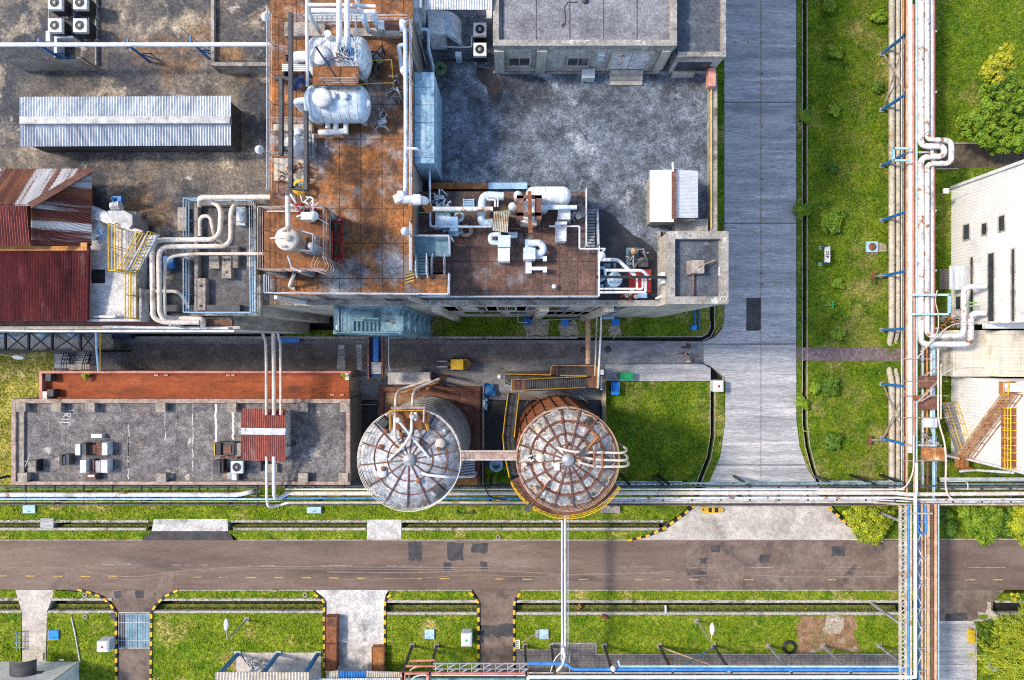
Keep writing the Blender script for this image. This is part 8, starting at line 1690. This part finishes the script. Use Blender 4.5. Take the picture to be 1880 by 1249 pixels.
m = MB(); m.tube([X(-.38+.02,0,.8),X(-.3,0,1.25)],.03,6); m.tube([X(-.3+.05*math.sin(a)*0,.17*math.cos(a),1.25)+Vector((.17*math.sin(a)*.8,0,.08*math.sin(a))) for a in [2*math.pi*k/14 for k in range(15)]],.018,5); m.build('steering_wheel', M['black'], fk)
for dy in (-.3,.3): m = MB(); m.beam(X(-.9,dy,.1),X(-.9,dy,2.1),.1,.14); m.build('mast_rail', M['dark_steel'], fk)
m = MB(); m.box(c.x-1.02,c.y-.45,.3,c.x-.96,c.y+.45,.75); m.beam(X(-.9,-.3,2.05),X(-.9,.3,2.05),.08); m.beam(X(-.9,-.3,1.1),X(-.9,.3,1.1),.08); m.build('carriage', M['dark_steel'], fk)
for dy in (-.25,.25): m = MB(); m.box(c.x-2.0,c.y+dy-.06,.22,c.x-1.02,c.y+dy+.06,.27); m.build('fork', M['grey_pipe'], fk)
for dx, rr_ in ((-.55,.3),(.6,.24)):
    for dy in (-.5,.5):
        m = MB(); m.tube([X(dx,dy-.09,rr_),X(dx,dy+.09,rr_)],rr_,18); wo = m.build('wheel', M['black'], fk); m = MB(); m.tube([X(dx,dy-.095,rr_),X(dx,dy+.095,rr_)],rr_*.5,14); m.build('hub', M['white_old'], wo)
for dy in (-.36,.36): m = MB(); m.lathe(X(-.55,dy,1.85)-Vector((.06,0,0)), [(.07,0),(.07,.08),(.01,.09)], 10, 0, 'x'); m.build('headlight', M['white'], fk)
# people walking on the lane
def person(label, px, py, ang, shirt, trous, carry=None, sw=1):
    t = thing('person', label, 'person', W(px,py,0), 'people walking on the lane'); ca, sa = math.cos(ang), math.sin(ang)
    def T(f, l, z): return (f*ca-l*sa, f*sa+l*ca, z)                    # forward, left, up
    def skin(name, V, E, Rr, mat, root=0, sub=1):
        me = bpy.data.meshes.new(name); me.from_pydata([T(*v) for v in V], E, []); me.materials.append(mat); o = bpy.data.objects.new(name, me); COL.objects.link(o); o.parent = t
        md = o.modifiers.new('Skin', 'SKIN'); md.use_smooth_shade = True
        for i, s in enumerate(me.skin_vertices[0].data): s.radius = Rr[i] if isinstance(Rr[i], tuple) else (Rr[i], Rr[i]); s.use_root = (i == root)
        o.modifiers.new('Sub', 'SUBSURF').render_levels = sub; return o
    V = [(0,0,.95),(0,0,1.12),(.01,0,1.3),(0,0,1.42),(.01,0,1.52),(.03,0,1.62),(.03,0,1.72)]; E = [(i,i+1) for i in range(6)]; Rr = [(.15,.11),(.14,.1),(.17,.11),(.1,.07),.05,(.08,.095),(.06,.075)]
    for s in (1,-1):
        st = .28*s*sw; b = len(V); V += [(0,.09*s,.9),(st*.5+.03,.1*s,.5),(st-.06*(s*sw<0),.1*s,.09),(st+.14,.11*s,.04)]; E += [(0,b),(b,b+1),(b+1,b+2),(b+2,b+3)]; Rr += [.085,.055,.04,.038]
        b = len(V); V += [(0,.19*s,1.4),(-st*.35,.24*s,1.14),(-st*.7+.08,.25*s,.92),(-st*.75+.11,.25*s,.84)]; E += [(3,b),(b,b+1),(b+1,b+2),(b+2,b+3)]; Rr += [.052,.042,.03,(.036,.018)]
        h = len(V)-1
        for j, (df, dl, L) in enumerate(((.03,-.03,.075),(.012,-.012,.09),(-.008,.008,.085),(-.028,.022,.065))):
            b = len(V); x, y, z = V[h]; V += [(x+df,y+dl*s,z-.05),(x+df+.015,y+dl*s,z-.05-L*.55),(x+df+.03,y+dl*s*.9,z-.05-L)]; E += [(h,b),(b,b+1),(b+1,b+2)]; Rr += [.009,.009,.007]
        b = len(V); x, y, z = V[h-1]; V += [(x+.045,y-.025*s,z-.05),(x+.06,y-.03*s,z-.1)]; E += [(h-1,b),(b,b+1)]; Rr += [.011,.009]
    skin('body', V, E, Rr, M['skin'])
    skin('shirt', [(0,0,.96),(0,0,1.15),(.01,0,1.32),(0,0,1.42),(0,.19,1.4),(-.1*sw,.23,1.2),(0,-.19,1.4),(.1*sw,-.23,1.2)], [(0,1),(1,2),(2,3),(3,4),(4,5),(3,6),(6,7)], [(.175,.13),(.165,.125),(.19,.13),(.13,.09),.075,.06,.075,.06], shirt)
    skin('trousers', [(0,0,1.0),(0,0,.92),(0,.09,.88),(.14*sw+.03,.1,.5),(.28*sw-.02,.1,.12),(0,-.09,.88),(-.14*sw+.03,-.1,.5),(-.28*sw-.04,-.1,.12)], [(0,1),(1,2),(2,3),(3,4),(1,5),(5,6),(6,7)], [(.17,.125),(.17,.13),.1,.07,.06,.1,.07,.06], trous)
    m = MB(); q = Vector(W(px,py,0))+Vector(T(.015,0,1.66)); m.lathe(q, [(.10,-.06),(.112,0),(.10,.06),(.06,.10),(.01,.115)], 14); m.build('hair', M['hair'], t)
    m = MB()
    for s in (1,-1): p = Vector(W(px,py,0))+Vector(T(.115,.032*s,1.63)); m.lathe(p, [(.012,-.01),(.012,.008),(.001,.01)], 8)
    m.build('eye', M['hair'], t); m = MB(); p = Vector(W(px,py,0)); m.tube([p+Vector(T(.11,0,1.62)),p+Vector(T(.14,0,1.59))],.013,6); m.tube([p+Vector(T(.112,-.025,1.555)),p+Vector(T(.118,.025,1.555))],.008,5); m.build('nose_and_mouth', M['skin'], t)
    for s in (1,-1):
        f = .28*s*sw; m = MB(); m.tube([p+Vector(T(f-.1,.1*s,.05)),p+Vector(T(f+.02,.1*s,.055)),p+Vector(T(f+.17,.11*s,.04))],.05,8,rs=[.045,.055,.035]); m.build('shoe', M['black'], t)
    return t
person('person in black top and white sleeves walking nearest the lawn drain', 1257,636,.1,M['black'],M['navy']); person('person in pale pink shirt walking in the middle of the group', 1254,650,-2.9,M['parapet_pink'],M['dark_steel'],sw=-1); person('person in dark top and white trousers walking nearest the pavement', 1264,661,.25,M['black'],M['paint_white'])
# ---------------------------------------------------------------- buildings along the southern frame edge
wb = thing('white_building', 'white rendered building with dark barrel canopy over its door', 'building', W(60,1240,0)); yN = W(0,1214.5,0).y; xE = W(146,0,0).x
m = MB(); m.box(-70,yN-20,0,xE,yN,5.0); m.build('wall', M['white'], wb)
m = MB(); m.box(-70,yN-20,5.0,xE+.12,yN+.02,5.2); m.tube([(xE+.12,yN+.08,0),(xE+.12,yN+.08,5.0)],.07,8); m.build('eaves', M['facade'], wb)
m = MB(); v = []; f = []; n = 14; ccx = (W(12,1200,2.8).x+W(62,1200,2.8).x)/2; rw = (W(62,1200,2.8).x-W(12,1200,2.8).x)/2
for i in range(n+1):
    a = math.pi*(.08+.84*i/n); x = ccx-rw*math.cos(a)/math.cos(math.pi*.08); z = 2.2+.9*math.sin(a); v += [(x,yN+.02,z),(x,yN+1.35,z)]
for i in range(n): f.append((2*i,2*i+2,2*i+3,2*i+1))
m.add(v,f,0,True); m.build('barrel_canopy', M['dark_steel'], wb)
m = MB(); q = W(76,1214,2); m.box(q.x-.5,yN+.003,1.9,q.x+.2,yN+.04,2.4); m.build('vent_opening', M['black'], wb)
m = MB(); q = W(112,1213,1); m.tube(pp([(109,1212,.8),(117,1212,.8)]),.07,8); m.build('wall_lamp', M['white'], wb)
m = MB(); m.pbox(41,1194,84,1199,0,.15); m.pbox(63,1199,79,1213,0,.12); one('door_step', m, M['facade'], 'white framed doorstep mat at the end of flared footpath', 'step')
cn = thing('blue_post_canopy', 'grey ribbed canopy on three slanting looking blue posts over concrete pad', 'canopy', W(510,1215,0)); zc2 = 4.0
for x in (437,511,584):
    q = W(x,1200,0); m = MB(); m.beam((q.x,q.y,.1),(q.x,q.y,zc2-.1),.26,.3); m.build('post', M['blue'], cn); m = MB(); m.box(q.x-.28,q.y-.2,0,q.x+.28,q.y+.25,.15); m.build('footing', M['grey_pipe'], cn)
m = MB(); a, b = W(396,1234,zc2), W(567,1234,zc2); m.corr(a, b, b+Vector((.2,-4,.5)), a+Vector((-.2,-4,.5)), 30, .08, th=.05); m.build('roof_sheet', M['beige_pipe'], cn)
clutter('white pipe frame and valves on the concrete pad under canopy', 474,1222,0,34,20,41,(M['white_old'],M['steel']), n=16)
m = MB(); m.tube(pp([(443,1203,.3),(452,1216,.3),(460,1225,.2)]),.05,6); one('drain_hose', m, M['dark_steel'], 'dark hose running across concrete pad from blue post', 'hose')
sr = thing('blue_roof', 'low roofs of blue sheet and pale ribbed sheet at end of loading pad', 'roof', W(650,1240,0)); zq2 = 3.0
m = MB(); a, b = W(622,1232,zq2), W(671,1232,zq2); m.corr(a,b,b+Vector((0,-.65,-.05)),a+Vector((0,-.65,-.05)),10,.05,th=.04); m.build('roof_sheet', M['blue'], sr)
m = MB(); a, b = W(604,1233,zq2), W(621,1231,zq2); m.corr(a,b,b+Vector((0,-.7,-.05)),a+Vector((0,-.7,-.05)),6,.06,th=.04); a, b = W(672,1232,zq2), W(737,1234,zq2); m.corr(a,b,b+Vector((0,-.65,-.05)),a+Vector((0,-.65,-.05)),16,.06,th=.04); m.build('roof_sheet', M['beige_pipe'], sr)
m = MB(); a, b = W(575,1246,zq2+.2), W(735,1245,zq2+.2); m.corr(a,b,b+Vector((0,-4,.3)),a+Vector((0,-4,.3)),36,.06,th=.04); m.build('roof_sheet', M['zinc'], sr)
m = MB(); m.pbox(610,1266,730,1330,0,zq2-.3); m.build('wall', M['facade_dirty'], sr)
